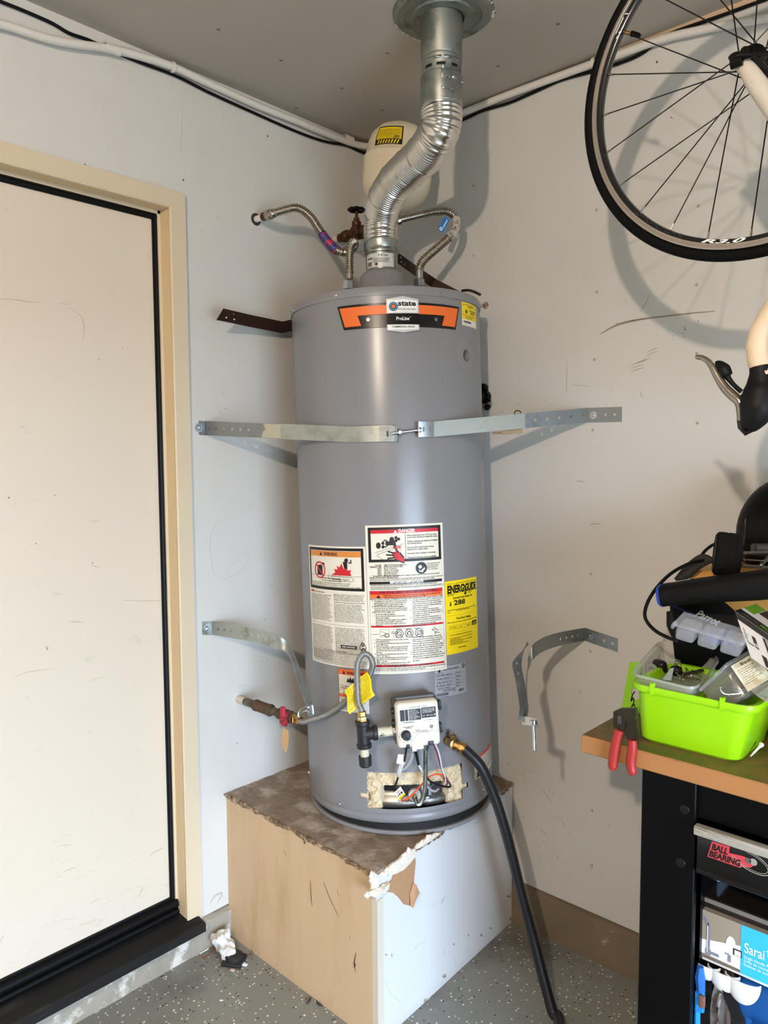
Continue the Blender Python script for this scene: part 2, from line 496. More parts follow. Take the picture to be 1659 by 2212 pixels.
top.grid(topfn, 70, 70, flip=True)
zb = PH-.012
slab(top, A, Bc, (.0, .014), zb, PH-.003, .014)
slab(top, Bc, Cc, (.012, .01), zb, PH-.003, .014)
top.build('top_board', DIRT, stand, ang=50)
MB().box((.004, -.63, PH-.03), (.60, -.02, PH-.014)).build('subtop', KRAFT, stand, ang=0)
# crumbs and dust rim along the tan board's upper edge
cr = MB()
for k in range(90):
    t = random.random()
    p = A.lerp(Bc, t)+Vector((0, -.003-random.random()*.004, PH-.004-random.random()*.007))
    cr.ball(p, .0025+random.random()*.005, 6, 4, sc=(2.2, .8, .8), jit=.5, jf=300)
for k in range(80):
    t = random.random()*.9+.05
    p = Bc.lerp(Cc, t)+Vector((.0005+random.random()*.003, 0, PH-.010-random.random()*.006))
    cr.ball(p, .0015+random.random()*.0025, 6, 4, sc=(.7, 2.4, .8), jit=.5, jf=300)
cr.build('edge_grime', mat('edge_grime', (120, 98, 76), .95, var=.3, vscale=60, alt=(176, 156, 128), altscale=40, altw=(.5, .6)), stand, kind='stuff')
# torn corner: kraft paper flap, white gypsum, hanging flap
def on_white(x, y, o=.002):
    n = Vector((d2.y, -d2.x, 0))
    return px(x, y, plane=(n, Bc+n*o))
def ppoly(mb, pts, o, t, f=on_white):
    P = [f(x, y, o) for x, y in pts]
    n = Vector((d2.y, -d2.x, 0))*t
    N = len(P)
    c = sum(P, Vector())/N
    mb.add(P+[p+n for p in P]+[c+n*1.6], [(i, (i+1) % N, N+(i+1) % N, N+i) for i in range(N)]+[(N+i, N+(i+1) % N, 2*N) for i in range(N)])
k = MB()
ppoly(k, [(893, 1833), (896, 1862), (893, 1895), (890, 1925), (884, 1956), (872, 1953), (860, 1938), (848, 1928), (836, 1926), (829, 1915), (846, 1900), (850, 1885), (872, 1862), (880, 1838)], .001, .003)
k.build('torn_paper', KRAFT, stand, ang=20)
k = MB()
P = [on_white(893, 1905, .006), on_white(899, 1912, .012), on_white(906, 1929, .016), on_white(898, 1945, .018), on_white(893, 1961, .014), on_white(887, 1958, .008), on_white(885, 1930, .006)]
c = sum(P, Vector())/len(P)+Vector((.004, 0, 0))
k.add(P+[c], [(i, (i+1) % 7, 7) for i in range(7)])
k.build('hanging_flap', KRAFT, stand, ang=20, solid=.0012)
k = MB()
ppoly(k, [(893, 1832), (896, 1846), (884, 1862), (868, 1878), (852, 1886), (838, 1890), (828, 1880), (842, 1866), (858, 1856), (872, 1842), (884, 1834)], .002, .006)
ppoly(k, [(938, 1798), (950, 1798), (930, 1814), (905, 1830), (893, 1834), (900, 1822), (918, 1810)], .001, .005)
ppoly(k, [(803, 1882), (812, 1888), (816, 1902), (813, 1918), (803, 1922), (799, 1906), (800, 1890)], .001, .007)
ppoly(k, [(790, 1924), (806, 1916), (824, 1912), (836, 1904), (834, 1918), (820, 1930), (806, 1936), (794, 1932)], .002, .010)
g_ = random.Random(3)
for (x, y) in [(886, 1842), (876, 1854), (866, 1864), (856, 1874), (844, 1880), (834, 1884), (872, 1848), (806, 1888), (806, 1902), (808, 1914), (800, 1926), (812, 1924), (824, 1918), (796, 1930), (910, 1822), (926, 1810), (850, 1868), (880, 1838)]:
    k.ball(on_white(x+g_.uniform(-3, 3), y+g_.uniform(-3, 3), .005), .006+.004*g_.random(), 10, 8, sc=(.55, 1.15, .95), jit=.7, jf=150)
k.build('gypsum_crumbs', GYP, stand, ang=30)
k = MB()   # scratches and nail in the tan board
def on_tan(x, y, o=.001):
    n = Vector((d1.y, -d1.x, 0))
    return px(x, y, plane=(n, A+n*o))
for pts, w in (([(670, 1902), (672, 1940), (674, 1957)], .0022), ([(699, 1905), (712, 1940), (731, 1979)], .0022), ([(769, 2058), (765, 2080), (768, 2100)], .003), ([(764, 2078), (767, 2083), (765, 2090)], .006),
               ([(614, 1836), (617, 1850)], .0012), ([(728, 1922), (731, 1936)], .001), ([(602, 1796), (618, 1802)], .001), ([(755, 2020), (757, 2030)], .001)):
    P = [on_tan(*p) for p in pts]
    k.ribbon(P, [d1*w*(.4 if i in (0, len(P)-1) else 1) for i in range(len(P))], .0004)
k.lathe([(.0035, 0), (.0035, .001)], frame(on_tan(658, 1820, .0), (d1.y, -d1.x, 0)), 10)
k.build('scratches', mat('dark_scratch', (84, 60, 42), .8), stand, kind='stuff')
k = MB()   # chips and dirty marks on the white board
g_ = random.Random(9)
def blot(x, y, rx, ry, n=11):
    P = [(x+rx*(.6+.6*g_.random())*math.cos(2*math.pi*i/n), y+ry*(.6+.6*g_.random())*math.sin(2*math.pi*i/n)) for i in range(n)]
    ppoly(k, P, .0002, .0004)
for q in ((912, 2186, 12, 16), (922, 2166, 9, 12), (938, 2152, 8, 6), (898, 2203, 8, 8), (1098, 1936, 6, 3), (1105, 1930, 3, 3), (834, 2062, 3, 3), (980, 2040, 2, 3), (1012, 2020, 2, 3), (1060, 2005, 4, 2), (1040, 2020, 3, 3), (960, 2108, 4, 5), (846, 2064, 1.5, 5), (1104, 1985, 3, 5)): blot(*q)
for pts, w in (([(985, 2090), (983, 2070)], .0012), ([(930, 1960), (945, 1950)], .0006), ([(895, 2050), (905, 2040), (920, 2034)], .0006), ([(960, 2066), (958, 2050)], .0008), ([(832, 2120), (846, 2148), (870, 2170)], .0006)):
    P = [on_white(x, y, .0006) for x, y in pts]
    k.ribbon(P, [d2*w*(.4 if i in (0, len(P)-1) else 1) for i in range(len(P))], .0004)
k.build('chips', mat('grimy_chip', (128, 112, 88), .9, var=.3, vscale=90, alt=(196, 190, 176), altscale=120, altw=(.45, .6)), stand, kind='stuff')

# ------------------------------------------------------------------ printing on surfaces
class Print:
    """flat print (paper, bars, letters) laid on a surface: fn(s, v, o) -> point, o = height above the surface"""
    def __init__(s, fn, step=.008): s.fn = fn; s.g = {}; s.step = step
    def mb(s, k): return s.g.setdefault(k, MB())
    def rect(s, k, a, b, c, d, o=.0003):
        a, c = min(a, c), max(a, c); b, d = min(b, d), max(b, d)
        n = max(1, int((c-a)/s.step)+1)
        s.mb(k).grid(lambda u, v: s.fn(a+(c-a)*u, b+(d-b)*v, o), n, 1)
    def frame(s, k, a, b, c, d, w, o=.0003):
        s.rect(k, a, b, c, b+w, o); s.rect(k, a, d-w, c, d, o); s.rect(k, a, b+w, a+w, d-w, o); s.rect(k, c-w, b+w, c, d-w, o)
    def poly(s, k, pts, o=.0003):
        b = bmesh.new()
        f = b.faces.new([b.verts.new((p[0], p[1], 0)) for p in pts])
        f.normal_update()
        if f.normal.z < 0: f.normal_flip()
        x = min(p[0] for p in pts)+s.step
        while x < max(p[0] for p in pts):
            bmesh.ops.bisect_plane(b, geom=b.verts[:]+b.edges[:]+b.faces[:], plane_co=(x, 0, 0), plane_no=(1, 0, 0))
            x += s.step
        b.verts.index_update()
        s.mb(k).add([s.fn(v.co.x, v.co.y, o) for v in b.verts], [tuple(v.index for v in f.verts) for f in b.faces])
        b.free()
    def disc(s, k, x, y, r, o=.0003, r0=0, n=20, sx=1):
        if r0 <= 0: s.poly(k, [(x+sx*r*math.cos(2*math.pi*i/n), y+r*math.sin(2*math.pi*i/n)) for i in range(n)], o)
        else:
            s.mb(k).grid(lambda u, v: s.fn(x+sx*(r0+(r-r0)*v)*math.cos(-2*math.pi*u), y+(r0+(r-r0)*v)*math.sin(-2*math.pi*u), o), n, 1, closeu=True, flip=False)
    def line(s, k, pts, w, o=.0004):
        for (x0, y0), (x1, y1) in zip(pts, pts[1:]):
            L = math.hypot(x1-x0, y1-y0) or 1e-6
            nx, ny = -(y1-y0)/L*w/2, (x1-x0)/L*w/2
            s.poly(k, [(x0-nx, y0-ny), (x1-nx, y1-ny), (x1+nx, y1+ny), (x0+nx, y0+ny)], o)
    def text(s, k, body, x, y, size, align='L', bold=0, fit=None, o=.0007, shear=0, lead=1.0, sx=1.0, rot=0):
        c = bpy.data.curves.new('t', 'FONT')
        c.body = body; c.size = size; c.resolution_u = 2 if size < .02 else 4
        c.offset = size*bold*.5; c.space_line = lead; c.shear = shear
        c.align_x = {'L': 'LEFT', 'C': 'CENTER', 'R': 'RIGHT'}[align]
        ob = bpy.data.objects.new('t', c)
        me = bpy.data.meshes.new_from_object(ob)
        vs = [v.co.copy() for v in me.vertices]
        if vs and fit:
            w = max(v.x for v in vs)-min(v.x for v in vs)
            sx = fit/w
        ca, sa = math.cos(rot), math.sin(rot)
        s.mb(k).add([s.fn(x+v.x*sx*ca-v.y*sa, y+v.x*sx*sa+v.y*ca, o) for v in vs], [tuple(p.vertices) for p in me.polygons])
        bpy.data.meshes.remove(me); bpy.data.objects.remove(ob); bpy.data.curves.remove(c)
    def barcode(s, k, x, y, w, h, o=.0005):
        t = 0; rr = random.Random(int(x*1e5))
        while t < w:
            b = rr.choice((.0006, .001, .0015)); s.rect(k, x+t, y, x+min(w, t+b), y+h, o); t += b+rr.choice((.0006, .001))
    def flush(s, k, name, parent, local=True):
        s.g.pop(k).build(name, k, parent, ang=0, local=local)
    def build(s, parent, names, local=False):
        for k, mb in s.g.items():
            mb.build(names.get(k.name, 'lettering') if names else 'lettering', k, parent, ang=0, local=local)
PN = {'black_ink': 'black_print', 'grey_ink': 'fine_print', 'red_ink': 'red_print', 'orange_ink': 'orange_print', 'amber_ink': 'amber_print', 'white_ink': 'white_print', 'yellow_label': 'yellow_print'}

# ------------------------------------------------------------------ water heater (its axis leans a little, as in the photo)
R, HH = .2766, 1.4531
HB = Vector((.3907, -.2881, PH))
zax = Vector((-.0384, -.0002, 1)).normalized()
xax = Vector((0, 1, 0)).cross(zax).normalized(); yax = zax.cross(xax)
A0 = math.radians(-47.763)
fr = xax*math.cos(A0)+yax*math.sin(A0)          # towards the front of the tank
rt = -xax*math.sin(A0)+yax*math.cos(A0)         # towards its right
HM = Matrix(((rt.x, -fr.x, zax.x, HB.x), (rt.y, -fr.y, zax.y, HB.y), (rt.z, -fr.z, zax.z, HB.z), (0, 0, 0, 1)))
HMI = HM.inverted()
def cyl(deg, v, r=R):
    a = math.radians(deg)
    return Vector((r*math.sin(a), -r*math.cos(a), v))
def hpx(x, y, r=R):
    """(degrees right of front, height) of the tank surface seen at a photo point"""
    o = HMI@CAM; d = (HMI.to_3x3()@(px(x, y, d=1)-CAM))
    a = d.x**2+d.y**2; b = o.x*d.x+o.y*d.y; c = o.x**2+o.y**2-r*r
    t = (-b-math.sqrt(max(0, b*b-a*c)))/a
    p = o+d*t
    return math.degrees(math.atan2(p.x, -p.y)), p.z
def hw(deg, v, r=R): return HM@cyl(deg, v, r)
heater = thing('water_heater', 'tall grey cylindrical water heater with orange badge and warning labels on the platform', 'water heater', M=HM)
HGREY = mat('grey_heater_enamel', (129, 129, 132), .27, var=.015, vscale=3, bump=.015, bscale=14, spec=.5)
HGREY2 = mat('grey_heater_enamel_cap', (131, 130, 132), .32, var=.015, vscale=3)
J0, J1 = .0265, 1.434
ths = [-180+1.5*i for i in range(240)]
OPN = (-19.5, 37.0, .066, .1655)
vsl = sorted(set([J0, .030, .034, .042, .0475, .050, .053, .056, .066, .072, .092, .105, .118, .142, .1655, .2, .4, .6, .8, 1.0, 1.2, 1.265, 1.285, 1.305, 1.36, 1.42, J1]))
def rj(v):   # a pressed groove near the bottom, a faint waist
    g = -.0022*math.exp(-((v-.0485)/.0035)**2)
    if v < .034: g -= (.034-v)*.6
    return R+g
jk = MB()
def skip(i, j):
    t = ths[i]+.75; v = (vsl[j]+vsl[j+1])/2
    if OPN[0] < t < OPN[1] and OPN[2] < v < OPN[3]: return True
    if (-24.5 < t < -19 or 36.5 < t < 42) and .092 < v < .105: return True
    if 47.5 < t < 57 and 1.265 < v < 1.305: return True
    return False
jk.grid(lambda u, w: cyl(ths[int(round(u*240)) % 240], vsl[int(round(w*(len(vsl)-1)))], rj(vsl[int(round(w*(len(vsl)-1)))])), 240, len(vsl)-1, skip=skip, closeu=True, flip=False)
jk.build('jacket', HGREY, heater, local=True, ang=50)
LZ = Matrix.Identity(4)
MB().lathe([(R+.0008, 1.4315), (R+.0024, 1.4315), (R+.0026, 1.450), (R+.001, 1.4545), (R-.006, 1.4552), (.10, 1.459), (.0, 1.460)], LZ, 160, cap=False).build('top_cap', HGREY2, heater, local=True, ang=25)
LV = HMI@Matrix.Translation(HB)   # the foot stands level on the platform
MB().lathe([(R-.012, 0.002), (R-.012, .046)], LV, 96, cap=False).build('base_skirt', mat('black_skirt', (22, 22, 22), .7, var=.3, vscale=40), heater, local=True)
MB().lathe([(R-.02, 0), (R-.004, 0), (R-.003, .002), (R-.0035, .0075), (R-.005, .0095), (R-.02, .0095)], LV, 128).build('base_ring', HGREY2, heater, local=True, ang=30)
def screw(parent, p, n, r=.0042, mt=None, name='screw'):
    M = frame(p, n)
    mb = MB().lathe([(r*1.5, 0), (r*1.5, .001), (r, .001), (r, r*.9), (r*.5, r*1.1), (0.0001, r*.9)], M, 8)
    return mb.build(name, mt or ZINC, parent, ang=30)
for t, v in ((-27.4, 1.4405), (33.4, 1.4405), (-82.8, 1.437), (82, 1.438)):
    screw(heater, hw(t, v, R+.0022), HM.to_3x3()@cyl(t, 0, 1))
for t, v in ((-38.6, .0585), (57.8, .058), (-83, .0785)):
    screw(heater, hw(t, v, R), HM.to_3x3()@cyl(t, 0, 1), .004)
for a in (20, 140, 200): screw(heater, hw(a+90, 1.4405, R+.0022), HM.to_3x3()@cyl(a+90, 0, 1))
# relief valve port: plate ring and recessed cup
kp = MB(); kc = hpx(1007, 768)
def kfn(s, v, o): return cyl(kc[0]+math.degrees(s/R), kc[1]+v, R+o)
kp.grid(lambda u, w: kfn(*[(.0165+.0265*w)*q for q in (math.cos(2*math.pi*u), math.sin(2*math.pi*u))], .0012 if w < .95 else .0003), 40, 6, closeu=True)
kp.grid(lambda u, w: kfn(*[(.0165)*q for q in (math.cos(2*math.pi*u), math.sin(2*math.pi*u))], .0012-.03*w), 40, 1, closeu=True)
kp.grid(lambda u, w: kfn(*[(.0165)*w*q for q in (math.cos(2*math.pi*u), math.sin(2*math.pi*u))], -.0285), 40, 2, closeu=True)
kp.build('relief_port', HGREY2, heater, local=True, ang=30)

def label(name, a, b, c, d, paper, o=.0006, lab=None):
    """paper label on the tank between degrees a..c and heights b..d; returns the object, its print and its size"""
    S, H = math.radians(c-a)*R, d-b
    pr = Print(lambda s, v, oo: cyl(a+math.degrees(s/R), b+v, R+o+oo))
    mb = MB(); n = int(S/.006)+1
    mb.grid(lambda u, w: cyl(a+(c-a)*u, b+H*w, R+o), n, 1)
    ob = mb.build(name, paper, heater, local=True, ang=0, label=lab)
    return ob, pr, S, H
LOREM = 'Do not store or use gasoline or other flammable vapors and liquids in the vicinity of this or any other appliance. Storage of or use of gasoline or other flammable vapors or liquids in the vicinity of this or any other appliance can result in serious injury or death. Read all instructions before installing or operating this water heater. Keep combustible materials away from the heater at all times. Install in accordance with local codes. A qualified installer or service agency must perform installation and service. Failure to follow these instructions can cause fire, explosion, property damage or personal injury. Keep the heater area clear. Drain and flush the tank as described in the manual. Check the relief valve every year. Do not obstruct the flow of combustion and ventilation air.'.split()
def para(seed, lines, width_chars):
    i = seed; out = []
    for k in range(lines):
        l = ''
        while len(l) < width_chars:
            l += LOREM[i % len(LOREM)]+' '; i += 1
        out.append(l[:width_chars].strip())
    return '\n'.join(out)

# --- orange and black badge
bd = MB()
BA, BBm, BC_, BD = -27.0, 1.341, 46.2, 1.4085
pc = 9.4
bs = lambda x, y: ((math.radians(hpx(x, y)[0]-pc))*R, hpx(x, y)[1])
bp = Print(lambda s, v, o: cyl(pc+math.degrees(s/R), v, R+o))
outer = [bs(*q) for q in ((731.5, 668), (745, 716), (983, 710.5), (991, 662.5))]
vt = (outer[0][1]+outer[3][1])/2; vb = (outer[1][1]+outer[2][1])/2
wt = (outer[3][0]-outer[0][0])/2; wb = (outer[2][0]-outer[1][0])/2; vt += .002
outer = [(-wt, vt), (-wb, vb), (wb, vb), (wt, vt)]
bp.poly(INK, outer, .003)
badge = bp.g.pop(INK).build('badge', mat('badge_black', (22, 21, 22), .3, var=.05), heater, local=True, ang=0, solid=.003, label='orange and black trapezoid badge')
sw = .042
for sg in (-1, 1):
    P = [(sg*(wt-.0075), vt-.0065), (sg*(wb-.0042), vb+.0062), (sg*.109, vb+.0062), (sg*.118, vb+.033), (sg*sw, vb+.033), (sg*sw, vt-.0065)]
    bp.poly(ORANGEINK, P if sg > 0 else P[::-1], .0049); bp.flush(ORANGEINK, 'orange_panel', badge)
    RV = mat('rivet_grey', (150, 150, 150), .3, .8); bp.disc(RV, sg*.0905, vb+.021, .0048, .0056); bp.flush(RV, 'rivet', badge)
shield_top = [(-sw, vb+.034), (sw, vb+.034), (sw, vt+.008), (0, vt+.0155), (-sw, vt+.008)]
CHROME = mat('silver_foil', (206, 208, 210), .3, .35, var=.05)
bp.poly(CHROME, shield_top, .006); bp.flush(CHROME, 'shield', badge)
bp.poly(WHITEINK, [(-sw+.004, vb+.0365), (sw-.004, vb+.0365), (sw-.004, vt+.0035), (0, vt+.0085), (-sw+.004, vt+.0035)], .0066)
bp.rect(mat('badge_gloss_black', (18, 17, 18), .18, var=.05), -sw, vb+.006, sw, vb+.0335, .006)
bp.poly(CHROME, [(-sw, vb+.0055), (-sw, vb-.009), (0, vb-.0155), (sw, vb-.009), (sw, vb+.0055)], .006)
bp.poly(WHITEINK, [(-sw+.003, vb+.0045), (-sw+.003, vb-.0065), (0, vb-.0085), (sw-.003, vb-.0065), (sw-.003, vb+.0045)], .0066)
bp.text(INK, 'COMMERCIAL GRADE', 0, vb-.0028, .0066, 'C', .035, fit=.058, o=.0072)
bp.text(WHITEINK, 'ProLine', -.0015, vb+.0165, .0125, 'C', .04, fit=.0335, o=.0068)
bp.disc(WHITEINK, .0185, vb+.0245, .0011, .0068, r0=.0007)
bp.text(INK, 'state', .0105, vb+.0535, .0185, 'C', .07, fit=.047, o=.0074)
bp.text(INK, 'WATER HEATERS', .0105, vb+.0425, .0062, 'C', .01, fit=.047, o=.0074)
cx, cy_ = -.0245, vb+.0515
bp.disc(mat('badge_navy', (40, 44, 62), .4), cx, cy_, .0118, .0072)
bp.disc(mat('badge_blue', (70, 160, 205), .4), cx, cy_, .0100, .0076, r0=.0075)
bp.disc(mat('badge_navy', (40, 44, 62), .4), cx, cy_, .0075, .0076)
bp.disc(ORANGEINK, cx, cy_, .0050, .0080)
bp.build(badge, {'orange_ink': 'logo_centre', 'silver_foil': 'lower_shield', 'white_ink': 'white_print', 'black_ink': 'lettering', 'rivet_grey': 'rivets', 'badge_navy': 'round_logo', 'badge_blue': 'logo_ring', 'badge_gloss_black': 'centre_bar'}, local=True)

# --- yellow contractor sticker, top right
a, b = hpx(998, 704)[0], 1.3655
ob, p, S, H = label('contractor_sticker', a, b, hpx(1027, 655)[0], 1.4285, WHITEP, lab='small yellow and white sticker')
p.rect(YELLOW, 0, H*.28, S, H)
p.rect(REDINK, 0, H*.46, S, H*.475, .0006)
p.text(INK, 'STOP! Contact your\ninstaller first', S*.5, H*.89, .005, 'C', .03, fit=S*.6)
p.poly(INK, [(S*.10, H*.92), (S*.10, H*.84), (S*.17, H*.88)]); p.poly(INK, [(S*.92, H*.86), (S*.92, H*.78), (S*.85, H*.82)])
p.text(INK, 'CONTRACTOR\nSUPPORT', S*.66, H*.64, .0062, 'C', .04, fit=S*.52); p.disc(INK, S*.25, H*.62, .006)
p.text(INK, 'Scan for help or call\nthe number below', S*.4, H*.38, .0042, 'C', .02, fit=S*.5)
p.barcode(INK, S*.08, H*.12, S*.45, H*.09); p.text(INK, 'PN 1003298', S*.1, H*.04, .003)
p.build(ob, PN, local=True)

# --- left label: flammable vapours warning
a, c = -59.4, -15.45
ob, p, S, H = label('warning_label', a, .4465, c, .7755, CREAMP, lab='left cream label with black framed orange warning')
y0, y1 = H*.635, H*.985
p.frame(INK, .006, y0, S-.006, y1, .0075)
p.rect(AMBERINK, .0135, y1-.024, S-.0135, y1-.0085)
p.poly(INK, [(S*.28, y1-.0215), (S*.28+.011, y1-.0215), (S*.28+.0055, y1-.0105)], .0006)
p.text(INK, 'WARNING', S*.36, y1-.0208, .0128, 'L', .05, fit=.05)
gx, gy = S*.27, y1-.062
p.poly(INK, [(gx-.011, gy-.014), (gx+.012, gy-.014), (gx+.012, gy+.011), (gx+.005, gy+.015), (gx-.011, gy+.012)], .0005)
p.line(INK, [(gx+.008, gy+.016), (gx+.016, gy+.02), (gx+.021, gy+.015)], .004)
p.disc(REDINK, gx, gy, .0235, .0009, r0=.0195, n=28); p.line(REDINK, [(gx-.015, gy+.015), (gx+.015, gy-.015)], .004, .0009)
fx, fy = S*.64, gy-.012
p.poly(REDINK, [(fx-.033, fy), (fx+.034, fy), (fx+.03, fy+.008), (fx+.034, fy+.016), (fx+.022, fy+.014), (fx+.020, fy+.026), (fx+.010, fy+.018), (fx+.004, fy+.033), (fx-.004, fy+.022), (fx-.012, fy+.027), (fx-.010, fy+.016), (fx-.022, fy+.017), (fx-.018, fy+.008)], .0005)
p.line(INK, [(fx+.012, fy+.034), (fx+.02, fy+.038), (fx+.023, fy+.047)], .0035, .0008); p.disc(INK, fx+.019, fy+.041, .006, .0008); p.poly(INK, [(fx+.008, fy+.038), (fx+.022, fy+.036), (fx+.022, fy+.018), (fx+.012, fy+.020)], .0008)
p.line(INK, [(fx+.025, fy+.036), (fx+.034, fy+.034), (fx+.033, fy+.044)], .003, .0008)
p.line(INK, [(fx-.04, fy+.006), (fx-.043, fy-.003), (fx-.040, fy-.016), (fx+.036, fy-.016), (fx+.040, fy-.010), (fx+.035, fy-.005), (fx-.036, fy-.003)], .0009)
p.text(INK, 'Flammable Vapors', fx-.002, fy-.0132, .0078, 'C', .02, fit=.056)
p.rect(INK, .013, y0+.0385, S-.013, y0+.0392)
p.text(INK, 'FIRE AND EXPLOSION HAZARD', S*.47, y0+.0300, .0054, 'C', .04, fit=.07)
p.text(INK, 'Can result in serious injury or death', S*.47, y0+.0235, .0054, 'C', .02, fit=.075)
p.text(INK, 'Do not store or use gasoline or other flammable vapors and liquids in the vicinity\nof this or any other appliance. Storage of or use of gasoline or other flammable\nvapors or liquids in the vicinity of this or any other appliance can result in serious injury or death.', .016, y0+.0178, .0046, 'L', .02, fit=S-.034, lead=1.05)
cw = S*.445
def col(x, ytop, n, seed, size=.0042, chars=46):
    p.text(GREYINK, para(seed, n, chars), x, ytop-size, size, 'L', .02, fit=cw, lead=.92)
p.rect(mat('brick_red_ink', (170, 80, 50), .45), .008, y0-.0105, .008+.019, y0-.005, .0005)
p.text(INK, 'Protect against water', .03, y0-.0098, .0052, 'L', .03, fit=.044)
col(.008, y0-.013, 19, 0); col(S*.515, y0-.008, 5, 20); p.text(INK, 'Check the water heater pan, pipes and surrounding', S*.515, y0-.0335, .0042, 'L', .03, fit=cw)
col(S*.515, y0-.035, 13, 33)
ym = H*.345
p.rect(INK, .006, ym, S-.006, ym+.0006)
col(.008, ym-.004, 25, 50, .0042); col(S*.515, ym-.004, 19, 70, .0042)
p.rect(mat('ink_pill', (26, 24, 24), .45), S*.60, H*.155, S*.84, H*.185, .0005); p.text(WHITEINK, 'AHRI CERTIFIED', S*.72, H*.164, .006, 'C', .03, fit=S*.2, o=.0009)
p.disc(GREYINK, S*.92, H*.175, .010, .0004, r0=.008); p.disc(GREYINK, S*.92, H*.20, .006, .0004, r0=.003); p.disc(GREYINK, S*.93, H*.15, .007, .0004, r0=.003)
p.text(INK, 'State and national recommendations', S*.5, H*.122, .0046, 'C', .03, fit=S*.42)
p.text(GREYINK, para(12, 9, 104), .008, H*.11, .0042, 'L', .02, fit=S-.016, lead=.95)
p.build(ob, dict(PN, brick_red_ink='red_tag', ink_pill='badge_pill'), local=True)

# --- centre label: danger, lighting instructions
a, c = -15.2, 28.9
ob, p, S, H = label('danger_label', a, .434, c, .8315, CREAMP, o=.0009, lab='tall centre cream label with red danger bands')
F = lambda f: H*(1-f)
p.frame(INK, .007, F(.247), S-.007, F(.014), .0075)
p.rect(REDINK, .0145, F(.055), S-.0145, F(.030)); p.flush(REDINK, 'red_band', ob)
p.poly(WHITEINK, [(S*.355, F(.0525)), (S*.355+.0095, F(.0525)), (S*.355+.0047, F(.034))], .0006); p.text(REDINK, '!', S*.355+.0047, F(.051), .006, 'C', .06, o=.0009)
p.text(WHITEINK, 'DANGER', S*.415, F(.0515), .0125, 'L', .06, fit=.044)
xm = S*.495
p.rect(INK, xm, F(.235), xm+.0012, F(.055))
p.text(INK, 'Water temperature over 125°F can cause\nsevere burns instantly or death from scalds.\n\nChildren, disabled and elderly are at highest\nrisk of being scalded.\n\nSee instruction manual before setting\ntemperature at water heater.\n\nFeel water before bathing or showering.\n\nTemperature limiting valves are available,\nsee manual.', xm+.0045, F(.078), .0062, 'L', .03, fit=.087, lead=.86)
bx, by = S*.19, F(.115)
for (dx, dy, r, r0) in ((-.006, -.008, .0085, .0), (.030, .006, .0085, 0), (.013, -.003, .0105, .0075)):
    p.disc(INK, bx+dx, by+dy, r, .0005, r0=r0, sx=.75)
p.rect(INK, bx+.013, by-.008, bx+.040, by+.003, .0007); p.rect(INK, bx+.034, by-.016, bx+.041, by-.005, .0007)
for q in ((.006, -.012), (.006, -.002), (.041, .004), (.041, .012), (.048, .008)): p.disc(INK, bx+q[0], by+q[1], .0042, .0006, n=10)
p.text(REDINK, 'HOT!', S*.395, F(.158), .010, 'C', .05, fit=.021)
for k in range(4): p.line(REDINK, [(S*.37+k*.004, F(.142)), (S*.375+k*.0045, F(.175))], .0008, .0006)
p.line(INK, [(S*.115, F(.183)), (S*.47, F(.128))], .0009); p.line(INK, [(S*.25, F(.24)), (S*.145, F(.207)), (S*.145, F(.195)), (S*.44, F(.145))], .0009)
hx, hy = S*.40, F(.205)
p.poly(REDINK, [(hx-.016, hy+.004), (hx-.006, hy+.012), (hx+.004, hy+.009), (hx+.016, hy-.008), (hx+.017, hy-.021), (hx+.002, hy-.016), (hx-.010, hy-.008)], .0006)
for q in (((-.008, .006), (-.026, .012)), ((-.010, .001), (-.031, .003)), ((-.008, -.005), (-.028, -.007)), ((-.003, -.010), (-.018, -.015)), ((.002, .008), (-.006, .019))):
    p.line(INK, [(hx+q[0][0], hy+q[0][1]), (hx+q[1][0], hy+q[1][1])], .0042, .0008)
p.line(INK, [(hx+.005, hy+.008), (hx+.016, hy-.007)], .004, .0008); p.line(INK, [(hx-.004, hy-.012), (hx+.016, hy-.02)], .003, .0008)
p.text(INK, 'WATER\nTEMPERATURE\n160°F\n150°F\n140°F\n130°F\n120°F', S*.19, F(.272), .0058, 'R', .04, lead=.78, sx=.85)
p.text(INK, 'TIME TO PRODUCE SERIOUS\nBURNS ON ADULT SKIN\nAbout 1/2 second\nAbout 1-1/2 seconds\nLess than 5 seconds\nAbout 30 seconds\nMore than 5 minutes', S*.22, F(.272), .0058, 'L', .03, lead=.78, sx=.8)
p.disc(INK, S*.69, F(.295), .016, .0005); p.disc(CREAMP, S*.675, F(.287), .0048, .0008); p.poly(CREAMP, [(S*.66, F(.303)), (S*.68, F(.315)), (S*.70, F(.305)), (S*.735, F(.29)), (S*.735, F(.305)), (S*.70, F(.325)), (S*.66, F(.318))], .0008)
p.text(INK, 'See manual for more\ninformation about\npreventing burns\nfrom hot water.', S*.77, F(.272), .0056, 'L', .01, lead=.9, fit=S*.18)
p.text(INK, 'The time to produce serious burns on the skin of infants, children, and the elderly can be even shorter.', S*.07, F(.342), .005, 'L', .03, fit=S*.87)
p.text(INK, 'Install Thermostatic Mixing Valves', .008, F(.352), .0052, 'L', .05, fit=S*.36)
p.text(INK, 'Even if you set the water heater thermostat to a low setting, higher temperatures may occur in certain circumstances.\nInstall thermostatic mixing valves at each point of use where hot water is drawn to help avoid scalding.', .008, F(.361), .0046, 'L', .02, fit=S*.95, lead=.85)
p.rect(INK, .007, F(.396), S-.007, F(.377)); p.text(WHITEINK, 'IMPORTANT/IMPORTANTE', S*.5, F(.3915), .0082, 'C', .06, fit=S*.42)
p.text(INK, 'Read the manual for important instructions and safety information. For a free manual, call the number below.', .010, F(.405), .0046, 'L', .03, fit=S*.85)
p.rect(INK, .007, F(.4125), S-.007, F(.411))
